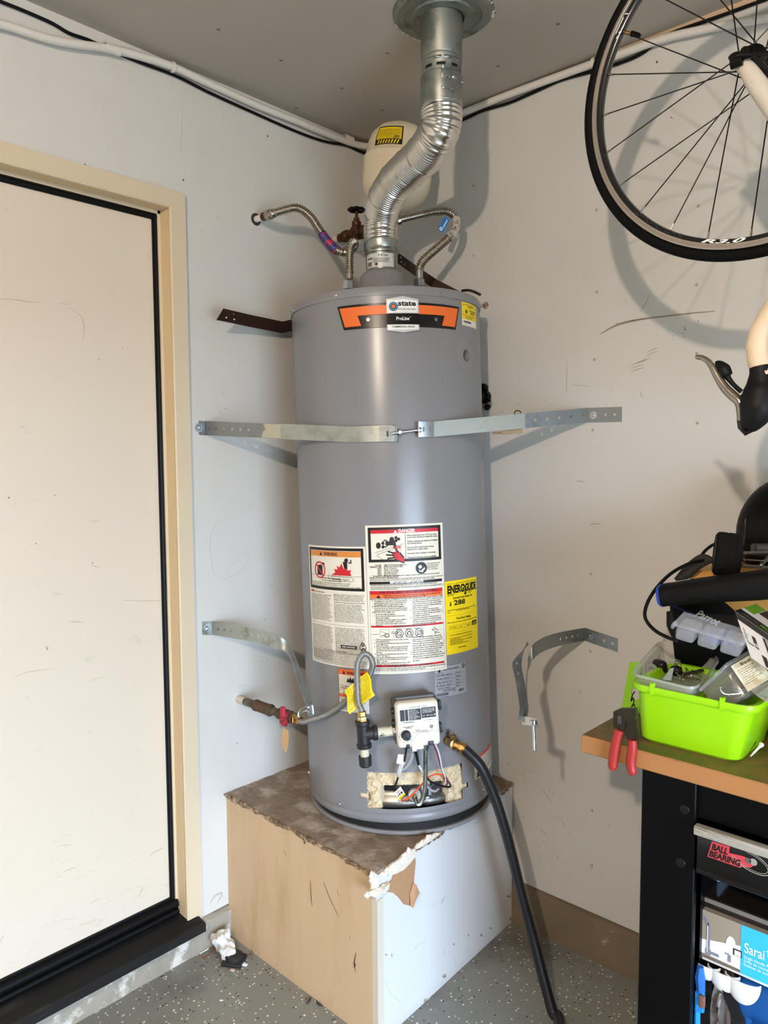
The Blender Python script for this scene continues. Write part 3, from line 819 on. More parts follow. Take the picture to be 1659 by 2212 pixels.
p.text(INK, 'Lea el manual para instrucciones importantes e informaciones de seguridad. Para obtener un manual gratis, llame al\nnumero indicado en la hoja del producto.', .010, F(.421), .0044, 'L', .03, fit=S*.93, lead=.9)
p.rect(REDINK, .007, F(.463), S-.007, F(.439)); p.flush(REDINK, 'red_band', ob); p.text(INK, 'FOR YOUR SAFETY READ BEFORE LIGHTING', S*.52, F(.4565), .0082, 'C', .05, fit=S*.72)
p.rect(ORANGEINK, .007, F(.489), S-.007, F(.463)); p.poly(INK, [(S*.11, F(.4875)), (S*.11+.013, F(.4875)), (S*.11+.0065, F(.465))], .0006)
p.text(INK, 'WARNING: If you do not follow these instructions exactly, a fire or explosion may\nresult causing property damage, personal injury or loss of life.', S*.20, F(.4755), .0056, 'L', .03, fit=S*.74, lead=.85)
p.text(INK, 'BEFORE LIGHTING: ENTIRE SYSTEM MUST BE FILLED WITH WATER AND AIR PURGED FROM ALL LINES', S*.5, F(.499), .0048, 'C', .04, fit=S*.93)
p.text(INK, 'A.  This appliance has a pilot which is lit by a piezo-electric\n     spark gas ignition system. Do not open the inner door\n     of the appliance and try to light the pilot by hand.\nB.  BEFORE LIGHTING smell all around the appliance\n     area for gas. Be sure to smell next to the floor because\n     some gas is heavier than air and will settle on the floor.\nWHAT TO DO IF YOU SMELL GAS\n     •  Do not try to light any appliance.\n     •  Do not touch any electric switch; do not use any\n        phone in your building.\n     •  Immediately call your gas supplier from a neighbor\'s\n        phone. Follow the gas supplier\'s instructions.\n     •  If you cannot reach your gas supplier, call the fire\n        department.', .012, F(.511), .0056, 'L', .025, fit=S*.44, lead=.90)
p.text(GREYINK, 'C.  Use only your hand to push in or turn the gas control\n     knob. Never use tools. If the knob will not push in\n     or turn by hand, don\'t try to repair it, call a qualified\n     service technician. Forced or attempted repair may\n     result in a fire or explosion.\nD.  Do not use this appliance if any part has been\n     under water. Immediately call a qualified installer or\n     service agency to replace a flooded water heater. Do\n     not attempt to repair the unit.\nE.  Turn off gas supply before servicing the burner. A\n     qualified service technician must inspect the heater\n     and replace any part of the control system and any\n     gas control which has been under water.', S*.535, F(.511), .0055, 'L', .025, fit=S*.43, lead=.96)
p.rect(REDINK, .007, F(.686), S-.007, F(.673)); p.flush(REDINK, 'red_band', ob); p.text(INK, 'LIGHTING INSTRUCTIONS', S*.52, F(.6855), .0074, 'C', .05, fit=S*.42)
p.frame(INK, S*.315, F(.756), S*.69, F(.695), .0006); p.text(INK, 'Figure A        Figure B        Figure C', S*.5, F(.703), .0042, 'C', .02)
for k in range(3):
    X, Y = S*(.385+.125*k), F(.728)
    p.disc(INK, X, Y, .0115, .0005, r0=.0098); p.disc(INK, X, Y, .0065, .0005, r0=.0048); p.line(INK, [(X-.009, Y-.010), (X+(k-1)*.006, Y+.006), (X+.009, Y-.010)], .0012)
p.frame(INK, S*.145, F(.750), S*.265, F(.698), .0006); p.line(INK, [(S*.16, F(.71)), (S*.25, F(.73)), (S*.16, F(.74)), (S*.25, F(.745))], .0009); p.disc(INK, S*.23, F(.738), .006, .0005, r0=.0045)
p.line(INK, [(S*.04, F(.732)), (S*.13, F(.730))], .0009); p.text(INK, 'OFF\nPILOT', S*.285, F(.718), .004, 'L', .02)
p.line(INK, [(S*.80, F(.715)), (S*.86, F(.735)), (S*.90, F(.72)), (S*.84, F(.742)), (S*.92, F(.742))], .0012); p.text(INK, 'Turn\nclockwise', S*.84, F(.708), .004, 'C', .02)
p.text(INK, '1.  STOP! It is imperative that you read all safety warnings\n     before lighting the pilot.\n2.  Turn the gas control/temperature knob counterclockwise\n     to the "OFF" setting.\n3.  Wait ten (10) minutes to clear out any gas. If you then\n     smell gas, STOP! Follow "B" in the safety information\n     above on this label. If you do not smell gas, go to the\n     next step.\n4.  Turn the gas control/temperature knob clockwise to\n     "PILOT". See Figure A.\n5.  Press the gas control/temperature knob all the way in\n     and hold it in. The knob should rotate if it is set to\n     "PILOT" correctly.\n6.  While holding the gas control/temperature knob in, click\n     the igniter continuously (about once a second) for up\n     to 90 seconds until the status light starts to blink.', .014, F(.772), .0054, 'L', .025, fit=S*.45, lead=.885)
p.text(INK, '7.  When the status light starts blinking, release the gas\n     control/temperature knob. Set the gas control to the\n     "HOT" setting or to the desired setting. See Figure C.\n     If the status light does not start blinking after 90\n     seconds, repeat steps 2 to 6 up to three times, waiting\n     ten minutes before trying to relight the pilot. Turn the\n     knob until it points to the setting and stops by itself.\n8.  Wait ten minutes before attempting to relight.\n9.  If the status light has not started blinking after three\n     lighting attempts, turn the gas control/temperature knob\n     to "OFF" and call a qualified service technician or your\n     gas supplier.', S*.52, F(.763), .0054, 'L', .025, fit=S*.45, lead=1.05)
p.rect(REDINK, .007, F(.9535), S-.007, F(.940)); p.flush(REDINK, 'red_band', ob); p.text(INK, 'TO TURN OFF GAS TO APPLIANCE', S*.52, F(.9528), .0074, 'C', .05, fit=S*.56)
p.text(INK, '1.  Turn the gas control/temperature knob counterclockwise to the "OFF" setting. The status light will stop blinking\n     and stay on for a short time after the water heater is turned off. See Figure A.', .010, F(.966), .0052, 'L', .03, fit=S*.93, lead=.9)
p.frame(GREYINK, .0055, F(.985), S-.0055, F(.44), .0005)
p.build(ob, PN, local=True)

# --- yellow energy guide
a, c = 29.25, 56.0
ob, p, S, H = label('energy_label', a, .4715, c, .6715, YELLOW, lab='bright yellow energy cost label')
F = lambda f: H*(1-f)
p.text(INK, 'U.S. Government        Federal law prohibits removal of this label before consumer purchase.', S*.5, F(.045), .0036, 'C', .02, fit=S*.9)
p.text(INK, 'ENERG', .007, F(.165), .0285, 'L', .10, fit=S*.47, o=.0008)
p.text(INK, 'GUIDE', S-.005, F(.165), .0285, 'R', .10, fit=S*.40, o=.0008)
ax_ = S*.565
p.poly(INK, [(ax_-.0028, F(.19)), (ax_+.0028, F(.19)), (ax_+.0028, F(.115)), (ax_+.0085, F(.075)), (ax_+.0025, F(.075)), (ax_, F(.10)), (ax_-.0025, F(.075)), (ax_-.0085, F(.075)), (ax_-.0028, F(.115))], .0008)
p.poly(INK, [(ax_-.007, F(.19)), (ax_, F(.222)), (ax_+.007, F(.19))], .0008)
p.text(INK, 'Water Heater\nNatural Gas', .007, F(.187), .0042, 'L', .02, lead=.8); p.text(INK, 'First Hour\nRating', S*.66, F(.187), .0042, 'L', .02, lead=.8)
p.text(INK, 'Estimated Yearly Energy Cost', S*.5, F(.250), .0072, 'C', .05, fit=S*.60)
p.text(INK, '$', S*.10, F(.335), .0135, 'L', .06); p.text(INK, '288', S*.22, F(.335), .0185, 'L', .06, fit=S*.33)
p.rect(INK, S*.05, F(.402), S*.90, F(.395)); p.rect(INK, S*.05, F(.408), S*.056, F(.389)); p.poly(INK, [(S*.86, F(.389)), (S*.845, F(.365)), (S*.875, F(.365))])
p.text(INK, '$239', S*.05, F(.435), .0042); p.text(INK, 'Cost Range of Similar Models', S*.48, F(.420), .0045, 'C', .02); p.text(INK, '$313', S*.88, F(.418), .0042)
p.rect(INK, S*.03, F(.4775), S*.97, F(.476))
p.text(INK, 'First Hour Rating', S*.5, F(.535), .0082, 'C', .05, fit=S*.44)
p.text(INK, '(How much hot water you get in the first hour of use)', S*.5, F(.575), .0055, 'C', .02, fit=S*.93)
p.frame(INK, S*.07, F(.665), S*.74, F(.615), .0006)
for k, t in enumerate(('VERY SMALL', 'LOW', 'MEDIUM')): p.text(INK, t, S*(.18+.225*k), F(.646), .004, 'C', .02); p.rect(INK, S*(.07+.2233*(k+1)), F(.665), S*(.07+.2233*(k+1))+.0005, F(.615))
p.rect(INK, S*.77, F(.665), S*.95, F(.60)); p.text(YELLOW, 'HIGH\n83 Gallons', S*.86, F(.632), .0048, 'C', .03, fit=S*.14, o=.0008, lead=.9)
p.rect(INK, S*.03, F(.7075), S*.97, F(.706))
p.text(INK, '•  Your cost will depend on your utility rates and use.\n\n•  Cost range based only on models of similar capacity\n    fueled by natural gas.\n•  Estimated energy cost based on a national average\n    natural gas cost per therm.\n•  Estimated yearly energy use: 238 therms.', S*.06, F(.748), .0046, 'L', .02, fit=S*.72, lead=.9)
p.text(INK, 'ftc.gov/energy', S*.42, F(.93), .0052, 'C', .03)
p.build(ob, PN, local=True)

# --- silver rating plate
a, c = 20.9, 43.3
PLATE = mat('silver_plate', (158, 160, 166), .4, .1, var=.03)
ob, p, S, H = label('rating_plate', a, .3575, c, .4440, PLATE, lab='silver rating plate with barcodes')
F = lambda f: H*(1-f)
p.frame(INK, .0006, .0006, S-.0006, H-.0006, .0005)
st = [(S*.14+r*math.cos(math.pi/2+k*math.pi/5), F(.15)+r*math.sin(math.pi/2+k*math.pi/5)) for k in range(10) for r in [(.0062, .0026)[k % 2]]]
p.poly(INK, st); p.disc(INK, S*.9, F(.12), .0058, .0005, r0=.0038); p.line(INK, [(S*.9-.001, F(.16)), (S*.9-.001, F(.08))], .0012)
p.text(INK, 'WATER HEATER COMPANY', S*.48, F(.145), .0042, 'C', .04); p.text(GREYINK, 'ASHLAND CITY, TN', S*.14, F(.24), .003, 'C', .02)
for k, y in enumerate((.30, .41, .52, .62, .71)):
    p.text(INK, 'MODEL NUMBER   SERIAL NO.   CAPACITY   INPUT'[k*3:k*3+26], S*.05, F(y), .0036, 'L', .03); p.text(INK, ('GS6-50-XB', '40,000 BTU', '150 PSI', 'NATURAL', '300 PSI')[k], S*.62, F(y), .0036, 'L', .05); p.rect(INK, S*.03, F(y+.03), S*.97, F(y+.025))
p.text(INK, 'This water heater complies\nwith the stated standards', S*.42, F(.78), .0036, 'C', .02, lead=.85)
p.barcode(INK, S*.05, F(.93), S*.34, H*.075); p.text(INK, 'GAS', S*.58, F(.86), .004, 'C', .04); p.barcode(INK, S*.72, F(.91), S*.17, H*.085); p.text(INK, 'Made in the plant shown above', S*.05, F(.975), .003)
p.build(ob, PN, local=True)

# --- small white warning label behind the gas loop
a, c = -35.4, -16.2
ob, p, S, H = label('burn_label', a, .3235, c, .4415, WHITEP, lab='small white label with orange bars behind the gas loop')
F = lambda f: H*(1-f)
p.rect(ORANGEINK, .0, F(.135), S, F(.0)); p.flush(ORANGEINK, 'orange_bar', ob); p.poly(INK, [(S*.15, F(.115)), (S*.15+.009, F(.115)), (S*.15+.0045, F(.025))], .0006); p.text(INK, 'WARNING', S*.3, F(.112), .0105, 'L', .06, fit=S*.6)
p.poly(INK, [(S*.28, F(.30)), (S*.33, F(.20)), (S*.37, F(.24)), (S*.42, F(.165)), (S*.45, F(.235)), (S*.52, F(.19)), (S*.55, F(.31))], .0005); p.text(INK, 'HOT', S*.42, F(.335), .004, 'C', .03)
p.text(INK, 'To reduce the risk of fire\nresulting in burns:\n•  Use a brush or vacuum\n    to clean the screen\n•  Do not allow lint\n    to build up', S*.06, F(.41), .0064, 'L', .02, fit=S*.82, lead=.86)
p.rect(ORANGEINK, 0, F(.66), S, F(.585))
p.text(INK, 'Pour reduire le risque\nd\'incendie ou de brulures,\nutiliser une brosse pour\nnettoyer la grille\nau moins une fois\npar annee.', S*.06, F(.72), .0062, 'L', .02, fit=S*.82, lead=.86)
p.frame(INK, 0, 0, S, H, .0006, .0005)
p.build(ob, PN, local=True)

# --- white and red label, low right
a, c = 48.2, 79.9
ob, p, S, H = label('side_label', a, .1015, c, .1665, WHITEP, lab='white label with a red bar, low on the right')
p.rect(mat('dull_red_ink', (206, 84, 66), .45), 0, H*.86, S, H)
for k in range(10): p.rect(GREYINK, S*.22, H*(.78-k*.065), S*.97, H*(.78-k*.065)+.0012)
p.poly(INK, [(S*.05, H*.06), (S*.22, H*.06), (S*.20, H*.2), (S*.23, H*.3), (S*.17, H*.28), (S*.14, H*.42), (S*.11, H*.25), (S*.07, H*.3), (S*.08, H*.15)])
p.frame(INK, S*.03, H*.03, S*.26, H*.82, .0006)
p.build(ob, dict(PN, dull_red_ink='red_bar'), local=True)

# --- burner opening: fibreglass, manifold door, cap and sticker
WOOL = mat('fibreglass_wool', (214, 198, 166), .95, var=.12, vscale=60, bump=.6, bscale=160, alt=(182, 152, 116), altscale=26, altw=(.58, .7))
def wool(u, w):
    t, v = -21+60*u, .061+.109*w
    edge = min(t+12, 28.5-t)/6; vin = (.1275-v)/.012
    inside = max(0, min(1, min(edge*2.2, vin)))
    k = noise.noise(Vector((t*.22, v*70, 0)))*.010+noise.noise(Vector((t*.7, v*220, 3)))*.004
    return cyl(t+noise.noise(Vector((t, v*200, 8)))*.25, v, min(R-.001, R-.0085+k)-.050*inside)
MB().grid(wool, 80, 34).build('fibreglass', WOOL, heater, local=True, ang=0)
for a, b in ((-24.6, -19), (36.5, 42.1)):
    MB().grid(lambda u, w: cyl(a+(b-a)*u, .088+.022*w, R-.006+.002*noise.noise(Vector((u*5, w*5, a)))), 8, 4).build('fibreglass', WOOL, heater, local=True, ang=0)
STEEL = mat('burner_steel', (140, 138, 132), .34, .9, var=.15, vscale=30, alt=(70, 66, 60), altscale=22, altw=(.5, .65))
dr = MB()
dr.grid(lambda u, w: cyl(-14+44*u, .060+.070*w, [R-.020, R-.018, R-.020, R-.030, R-.034, R-.036, R-.036, R-.037][int(round(w*7))]), 40, 7)
door_ = dr.build('burner_door', STEEL, heater, local=True, ang=50)
DARKW = mat('burner_dark', (18, 17, 17), .35, var=.2)
def patch(mb, a, c, b, d, r, n=8): mb.grid(lambda u, w: cyl(a+(c-a)*u, b+(d-b)*w, r), n, 2)
m = MB(); patch(m, -11.2, -3.6, .1045, .1275, R-.030); m.build('sight_window', DARKW, door_, local=True, ang=0)
m = MB()
for k in range(7): patch(m, -10.6+k*1.0, -10.0+k*1.0, .1025, .1052, R-.0295, 1)
m.build('louvre', STEEL, door_, local=True, ang=0)
m = MB(); patch(m, 0.5, 13.0, .092, .1300, R-.026, 10); m.build('igniter_cover', DARKW, door_, local=True, ang=0)
m = MB(); patch(m, 19.5, 27.5, .088, .128, R-.028); m.build('cover_plate', mat('dark_steel', (86, 86, 86), .4, .8), door_, local=True, ang=0)
m = MB(); patch(m, 25.6, 26.8, .088, .128, R-.0255, 2); patch(m, 17.2, 19.2, .083, .112, R-.0255, 2); m.build('bracket', ZINC, door_, local=True, ang=0)
def cp(x, y, r=R):
    return HM@cyl(*hpx(x, y, r), r)
def radial(deg): return (HM.to_3x3()@cyl(deg, 0, 1)).normalized()
cc = cp(896, 1719, R-.012); cn = radial(hpx(896, 1719)[0])
m = MB().lathe([(.0165, -.022), (.0165, -.002), (.014, .0), (.012, -.002), (.006, -.004), (0.0001, -.004)], frame(cc, cn), 20)
m.build('burner_cap', mat('pale_plastic', (206, 206, 200), .4, var=.05), door_, ang=30)
MB().tube([cc-cn*.004, cc+cn*.012], .0055, 10).build('orifice', BRASS, door_)
for x, y in ((923, 1724), (863, 1729), (966, 1709)): screw(door_, cp(x, y, R-.019), cn, .0034)
m = MB(); q = [cp(*p, R-.014) for p in ((852, 1712), (865, 1699), (876, 1716), (863, 1729))]
m.add(q, [(0, 1, 2, 3)]); stk = m.build('sticker', WHITEP, door_, ang=0, label='tilted white and yellow sticker')
ex = (q[1]-q[0]); ey = (q[0]-q[3]); nn = ex.cross(ey).normalized()
if nn.dot(cn) < 0: nn = -nn
sp = Print(lambda s, v, o: q[3]+ex*s+ey*v+nn*o, 9)
sp.rect(YELLOW, 0, 0, 1, .24, .0004); sp.rect(INK, .15, .36, .28, .55, .0004); sp.rect(INK, .36, .36, .5, .6, .0004); sp.rect(INK, .58, .36, .85, .55, .0004)
for k in range(3): sp.rect(GREYINK, .15, .68+k*.09, .8-.1*k, .71+k*.09, .0004)
sp.build(stk, {'yellow_label': 'yellow_stripe', 'black_ink': 'barcode', 'grey_ink': 'lettering'})

# --- gas control valve
VT, VV = 7.7, .3235
vo = hw(VT, VV, R+.09); vn = radial(VT); vx = (HM.to_3x3()@(cyl(VT+90, 0, 1))).normalized(); vz = HM.to_3x3()@Vector((0, 0, 1))
vz = (vz-vn*vz.dot(vn)).normalized()
ra = math.radians(2.0); vx, vz = vx*math.cos(ra)+vz*math.sin(ra), vz*math.cos(ra)-vx*math.sin(ra)
VM = Matrix(((vx.x, vz.x, vn.x, vo.x), (vx.y, vz.y, vn.y, vo.y), (vx.z, vz.z, vn.z, vo.z), (0, 0, 0, 1)))   # x right, y up, z outward
VP = mat('cream_valve_plastic', (222, 216, 202), .42, var=.03)
VB = mat('black_valve_plastic', (26, 26, 28), .45, var=.15)
m = MB().rbox((-.056, -.059, -.060), (.056, .059, 0), .011, VM, 4)
valve = m.build('gas_control', VP, heater, ang=40, label='cream gas control box with black knob')
m = MB().rbox((-.059, -.056, -.075), (.059, .060, -.022), .008, VM, 2); m.box((-.050, .055, -.05), (.050, .066, -.03), VM)
m.build('back_housing', mat('grey_valve_casting', (92, 90, 86), .5, .5, var=.15), valve)
for x, y in ((-.0605, .034), (-.0605, .003)): MB().lathe([(.0085, -.006), (.0085, .003), (.006, .004)], VM@Matrix.Translation((x, y, -.03))@Matrix.Rotation(-math.pi/2, 4, 'Y'), 14).build('side_plug', VB, valve)
for x, y in ((.060, .041), (.059, -.018)): MB().rbox((x-.002, y-.013, -.035), (x+.005, y+.010, -.012), .002, VM).build('side_tab', VB, valve)
fn = lambda s, v, o: VM@Vector((s, v, o))
vp = Print(fn, 9)
vp.poly(WHITEINK, [(-.049, .006), (.049, .011), (.0515, .014), (.0515, .048), (.047, .053), (-.046, .050), (-.050, .046), (-.0515, .010)], .0006)
vp.rect(INK, -.0455, .0135, -.0335, .0425, .0012); vp.rect(INK, -.0325, .0135, -.0245, .0425, .0012); vp.rect(INK, -.0228, .0135, .0085, .0425, .0012); vp.rect(INK, .0098, .0165, .0475, .0435, .0012)
vp.text(INK, 'STATUS LIGHT CODES', .003, .0455, .0046, 'C', .05, fit=.043, o=.0012)
for k in range(7):
    y = .0385-k*.0037
    vp.text(WHITEINK, ('Normal operation', 'Pilot lit, no call', 'Low thermopile', 'Pressure switch', 'High temperature', 'Flame detected', 'Replace control')[k], -.0215, y, .0030, 'L', .03, fit=.018+.008*(k % 3)/2, o=.0017)
    vp.rect(GREYINK, -.0445, y, -.0345, y+.0014, .0017); vp.rect(GREYINK, -.0315, y, -.0255, y+.0014, .0017)
for k in range(4): vp.text(WHITEINK, ('Turn knob to set the water', 'temperature. Hotter water', 'increases the risk of scald', 'injury. Read the manual.')[k], .012, .0392-k*.0031, .0027, 'L', .03, fit=.032-.006*(k == 3), o=.0017)
vp.text(WHITEINK, 'Status', .0115, .0215, .0030, 'L', .03, o=.0017); vp.disc(WHITEINK, .0255, .0228, .0017, .0017, n=10); vp.text(WHITEINK, 'Standby', .030, .0215, .0030, 'L', .03, o=.0017); vp.disc(WHITEINK, .044, .0230, .0019, .0017, n=10)
vp.text(INK, 'GW8500023', -.025, .0078, .0046, 'C', .06, fit=.030, o=.0012); vp.text(INK, '5" W.C. OUTLET', .024, .0093, .0040, 'C', .04, fit=.028, o=.0012)
vp.text(INK, 'PUSH IN AND TURN\nTO SET DIAL', -.026, -.0035, .0033, 'C', .05, fit=.027, o=.0006)
vp.text(GREYINK, 'To light pilot:\nTurn knob to pilot, push and hold.\nPress igniter until status light blinks.', -.009, -.0135, .0030, 'L', .02, fit=.034, o=.0006, lead=.95)
vp.disc(INK, .0335, -.0075, .0042, .0006); vp.poly(VP, [(.0305, -.0098), (.0335, -.0045), (.0365, -.0098), (.0345, -.0085), (.0325, -.0085)], .001); vp.text(GREYINK, '120°F', .0335, -.0155, .0027, 'C', .03, o=.0006)
kc_ = (-.0335, -.0225)
for k in range(11):
    a = math.radians(70-k*30); vp.text(INK, ('HOT', 'A', 'B', 'C', 'VH', 'ON', 'OFF', 'PI', 'LO', '1', '2')[k], kc_[0]+.0185*math.cos(a), kc_[1]+.0185*math.sin(a)-.001, .0028, 'C', .04, o=.0006)
vp.line(mat('valve_shadow_line', (176, 168, 152), .5), [(.056, -.019), (.004, -.0215), (-.005, -.024), (-.011, -.032), (-.018, -.041), (-.027, -.0445), (-.038, -.044), (-.047, -.039), (-.052, -.031)], .0011, .0004)
vp.text(mat('embossed_cream', (208, 201, 186), .4), 'Resideo Honeywell', .025, -.0315, .0052, 'C', .02, fit=.04, o=.0005)
vp.build(valve, {'white_ink': 'white_print', 'black_ink': 'black_print', 'grey_ink': 'fine_print', 'valve_shadow_line': 'step_line', 'embossed_cream': 'embossed_name', 'cream_valve_plastic': 'round_symbol'})
KM = VM@Matrix.Translation((kc_[0], kc_[1], 0))
m = MB().lathe([(.0125, 0), (.0125, .003), (.0115, .012), (.010, .014), (0.0001, .0145)], KM, 28); m.rbox((-.0018, -.010, .013), (.0018, .010, .0175), .001, KM@Matrix.Rotation(.6, 4, 'Z'))
m.build('knob', VB, valve, ang=40)
m = MB().rbox((-.0345, -.0575, -.004), (-.0255, -.0475, .002), .001, VM); m.build('plug', VB, valve)
m = MB().rbox((.022, -.0565, -.004), (.037, -.045, .0025), .0015, VM); m.build('plug', mat('blue_grey_plug', (44, 48, 60), .45), valve)
m = MB().rbox((-.021, -.064, -.03), (.0105, -.043, .0022), .003, VM); m.build('connector_cover', VP, valve)
m = MB().rbox((-.019, -.069, -.018), (-.008, -.062, -.002), .001, VM); m.build('wire_socket', WHITEP, valve)
DOPE = mat('pipe_dope', (206, 202, 178), .7, var=.15, vscale=60, alt=(48, 46, 46), altscale=55, altw=(.56, .62))
def vl(x, y, z): return VM@Vector((x, y, z))
m = MB().tube([vl(-.056, -.022, -.040), vl(-.063, -.022, -.040)], .0175, 8); m.build('gas_inlet', ZINC, valve)

# wires and igniter lead of the heater
def wire(pts, r, mt, name='wire', rr=None):
    P = spline([cp(a, b, c) for a, b, c in pts], 6)
    return MB().tube(P, r, 7).build(name, mt, heater)
WB = mat('black_wire', (16, 16, 18), .45); WW = mat('white_wire', (226, 226, 226), .45); WO = mat('orange_wire', (232, 86, 52), .45); WM_ = mat('maroon_wire', (126, 40, 58), .45); WG = mat('grey_sleeve', (160, 160, 160), .5, var=.1)
FR = R+.055
wire([(878, 1612, R+.085), (876, 1630, R+.07), (872, 1648, R+.055)], .0026, WB)
wire([(870, 1645, R+.05), (862, 1668, R+.04), (862, 1675, R+.03)], .0065, mat('white_sleeve', (202, 202, 202), .45, var=.1), 'sleeve')
wire([(862, 1672, R+.028), (857, 1688, R+.01), (852, 1702, R-.012)], .0028, WB)
wire([(893, 1612, R+.055), (888, 1640, R+.045), (878, 1656, R+.04), (867, 1664, R+.035)], .0042, WG, 'grey_tube')
wire([(894, 1612, R+.07), (898, 1630, R+.06), (904, 1652, R+.05)], .0028, WB)
wire([(896, 1612, R+.07), (901, 1630, R+.06), (905, 1652, R+.05)], .0022, WB)
wire([(904, 1651, R+.05), (911, 1664, R+.042), (921, 1677, R+.035)], .0024, WW)
wire([(920, 1676, R+.035), (930, 1688, R+.028), (950, 1696, R+.02), (968, 1700, R+.014), (973, 1697, R+.01), (968, 1688, R+.006), (958, 1681, R-.002)], .0026, WB)
wire([(935, 1606, R+.08), (943, 1624, R+.066), (951, 1652, R+.05), (957, 1670, R+.03), (966, 1684, R+.016), (964, 1697, R+.006), (950, 1701, R-.01)], .0019, WM_)
wire([(940, 1606, R+.08), (949, 1630, R+.064), (955, 1662, R+.045), (962, 1680, R+.02), (961, 1695, R+.004)], .0017, WW)
wire([(867, 1729, R-.006), (877, 1727, R+.006), (890, 1717, R+.014), (908, 1698, R+.024), (925, 1680, R+.028), (943, 1672, R+.026), (958, 1676, R+.02), (966, 1686, R+.012)], .0023, WO)
wire([(921, 1696, R-.008), (930, 1706, R-.004), (940, 1709, R-.004), (947, 1704, R-.012)], .0032, WG)
q = [cp(*p, R+.058) for p in ((860, 1629), (877, 1628), (874, 1650), (856, 1649))]
m = MB(); m.add([q[0], q[1], q[2], q[3], q[0].lerp(q[1], .5)+cn*.004, q[3].lerp(q[2], .5)+cn*.004], [(0, 4, 5, 3), (4, 1, 2, 5)])
wt_ = m.build('wire_tag', WHITEP, heater, ang=60, solid=.0006, label='white paper flag on the black wire')
P = spline([cp(a, b, c) for a, b, c in ((920, 1608, R+.055), (919, 1640, R+.052), (919, 1675, R+.048), (917, 1705, R+.040), (912, 1728, R+.028), (905, 1737, R+.016), (899, 1732, R+.006), (896, 1720, R-.006))], 8)
MB().corr(P, .0052, .0011, .0034, 10, 4).build('burner_tube', GALV, heater, label='bent corrugated gas tube to the burner')
MB().lathe([(.009, -.012), (.009, .004), (.007, .006)], frame(P[0], P[0]-P[1]), 8).build('tube_nut', ZINC, heater, ang=20)

# --- brass drain valve
dth, dvv = 27.6, .2395
dn = radial(dth); dp = hw(dth, dvv, R)
out = px(1003, 1618, d=depth(dp+dn*.045))
m = MB().lathe([(.030, .0004), (.029, .0022), (.0265, .0008), (.0150, -.001)], frame(dp, dn), 32, cap=False); m.build('drain_collar', HGREY, heater, ang=60)
pv = dp+dn*.032
m = MB().lathe([(.012, -.004), (.012, .022), (.0145, .022), (.0145, .040), (.010, .042)], frame(dp, dn), 12)
m.tube([pv, pv.lerp(out, .55), pv.lerp(out, .56), out], [.0105, .0105, .0145, .0145], 8)
drain = m.build('drain_valve', BRASS, heater, ang=25, label='brass drain tap')
hz = Vector((0, 0, 1))
m = MB().tube([pv, pv+hz*.014, pv+hz*.0145, pv+hz*.024], [.006, .006, .0085, .0075], 8); m.box((-.0012, -.009, .020), (.0012, .009, .0285), Matrix.Translation(pv)@Matrix.Rotation(.5, 4, 'Z'))
m.build('drain_stem', BRASS, drain, ang=30)

# --- flue collar and hot/cold nipples on top
fo = Vector((-.006, 0, HH))
m = MB().lathe([(.067, 0), (.067, .093), (.062, .102), (.052, .108), (.047, .111)], Matrix.Translation(fo), 40); m.build('flue_collar', HGREY2, heater, local=True, ang=30)
NL = Vector((-.106, .0, HH)); NR = Vector((.103, .0, HH))
for n_ in (NL, NR):
    m = MB().tube([n_, n_+Vector((0, 0, .070))], .011, 12); m.build('nipple', GALV, heater, local=True)

# ------------------------------------------------------------------ flue
FXY = (.681, -.458)
f0 = HM@(fo+Vector((0, 0, .108)))
flue = thing('flue_vent', 'shiny flexible metal flue bending from tank top to ceiling', 'flue', f0)
def hl_(z): return HM@(fo+Vector((0, 0, z)))
up = (HM.to_3x3()@Vector((0, 0, 1))).normalized()
m = MB().lathe([(.047, 0), (.0475, .052), (.0495, .054), (.0505, .062), (.049, .066), (.051, .070), (.051, .092), (.049, .094)], frame(hl_(.106), up, rt), 48, cap=False)
low = m.build('lower_connector', GALV, flue, ang=30)
for k in range(9):
    a = 2*math.pi*k/9
    M = frame(hl_(.168), up, rt)@Matrix.Rotation(a, 4, 'Z')
    MB().rbox((-.012, .0475, -.0025), (.012, .0520, .0025), .0015, M, 1).build('crimp_bead', GALV, low)
# printed sleeve label on the connector
fa = frame(hl_(.106), up, -fr)   # x axis away from the camera
def fl(s, v, o): a = s/.049; return fa@Vector((-(.0478+o)*math.cos(a), -(.0478+o)*math.sin(a), v))
fp = Print(fl, .004)
fp.rect(WHITEP, -.052, .008, .040, .047, .0004)
lab = fp.g.pop(WHITEP).build('sleeve_label', mat('silver_paper', (206, 206, 204), .35, .1), low, ang=0)
sg = 1
fp.text(INK, '4" B Vent', .005, .0385, .0065, 'C', .05, o=.0010, fit=.030); fp.text(INK, 'draft', -.047, .031, .0095, 'L', .06, o=.0010)
fp.text(INK, 'Minimum clearance to combustible\nmaterial 1 in. Use only with listed\ngas burning appliances. Install in\naccordance with the instructions.', -.026, .031, .0038, 'L', .03, o=.0010, fit=.052, lead=.9)
fp.barcode(INK, -.047, .012, .016, .012, .0010); fp.disc(INK, -.016, .016, .004, .0010); fp.text(INK, '!', .036, .037, .007, 'C', .08, o=.0010)
fp.build(lab, PN)
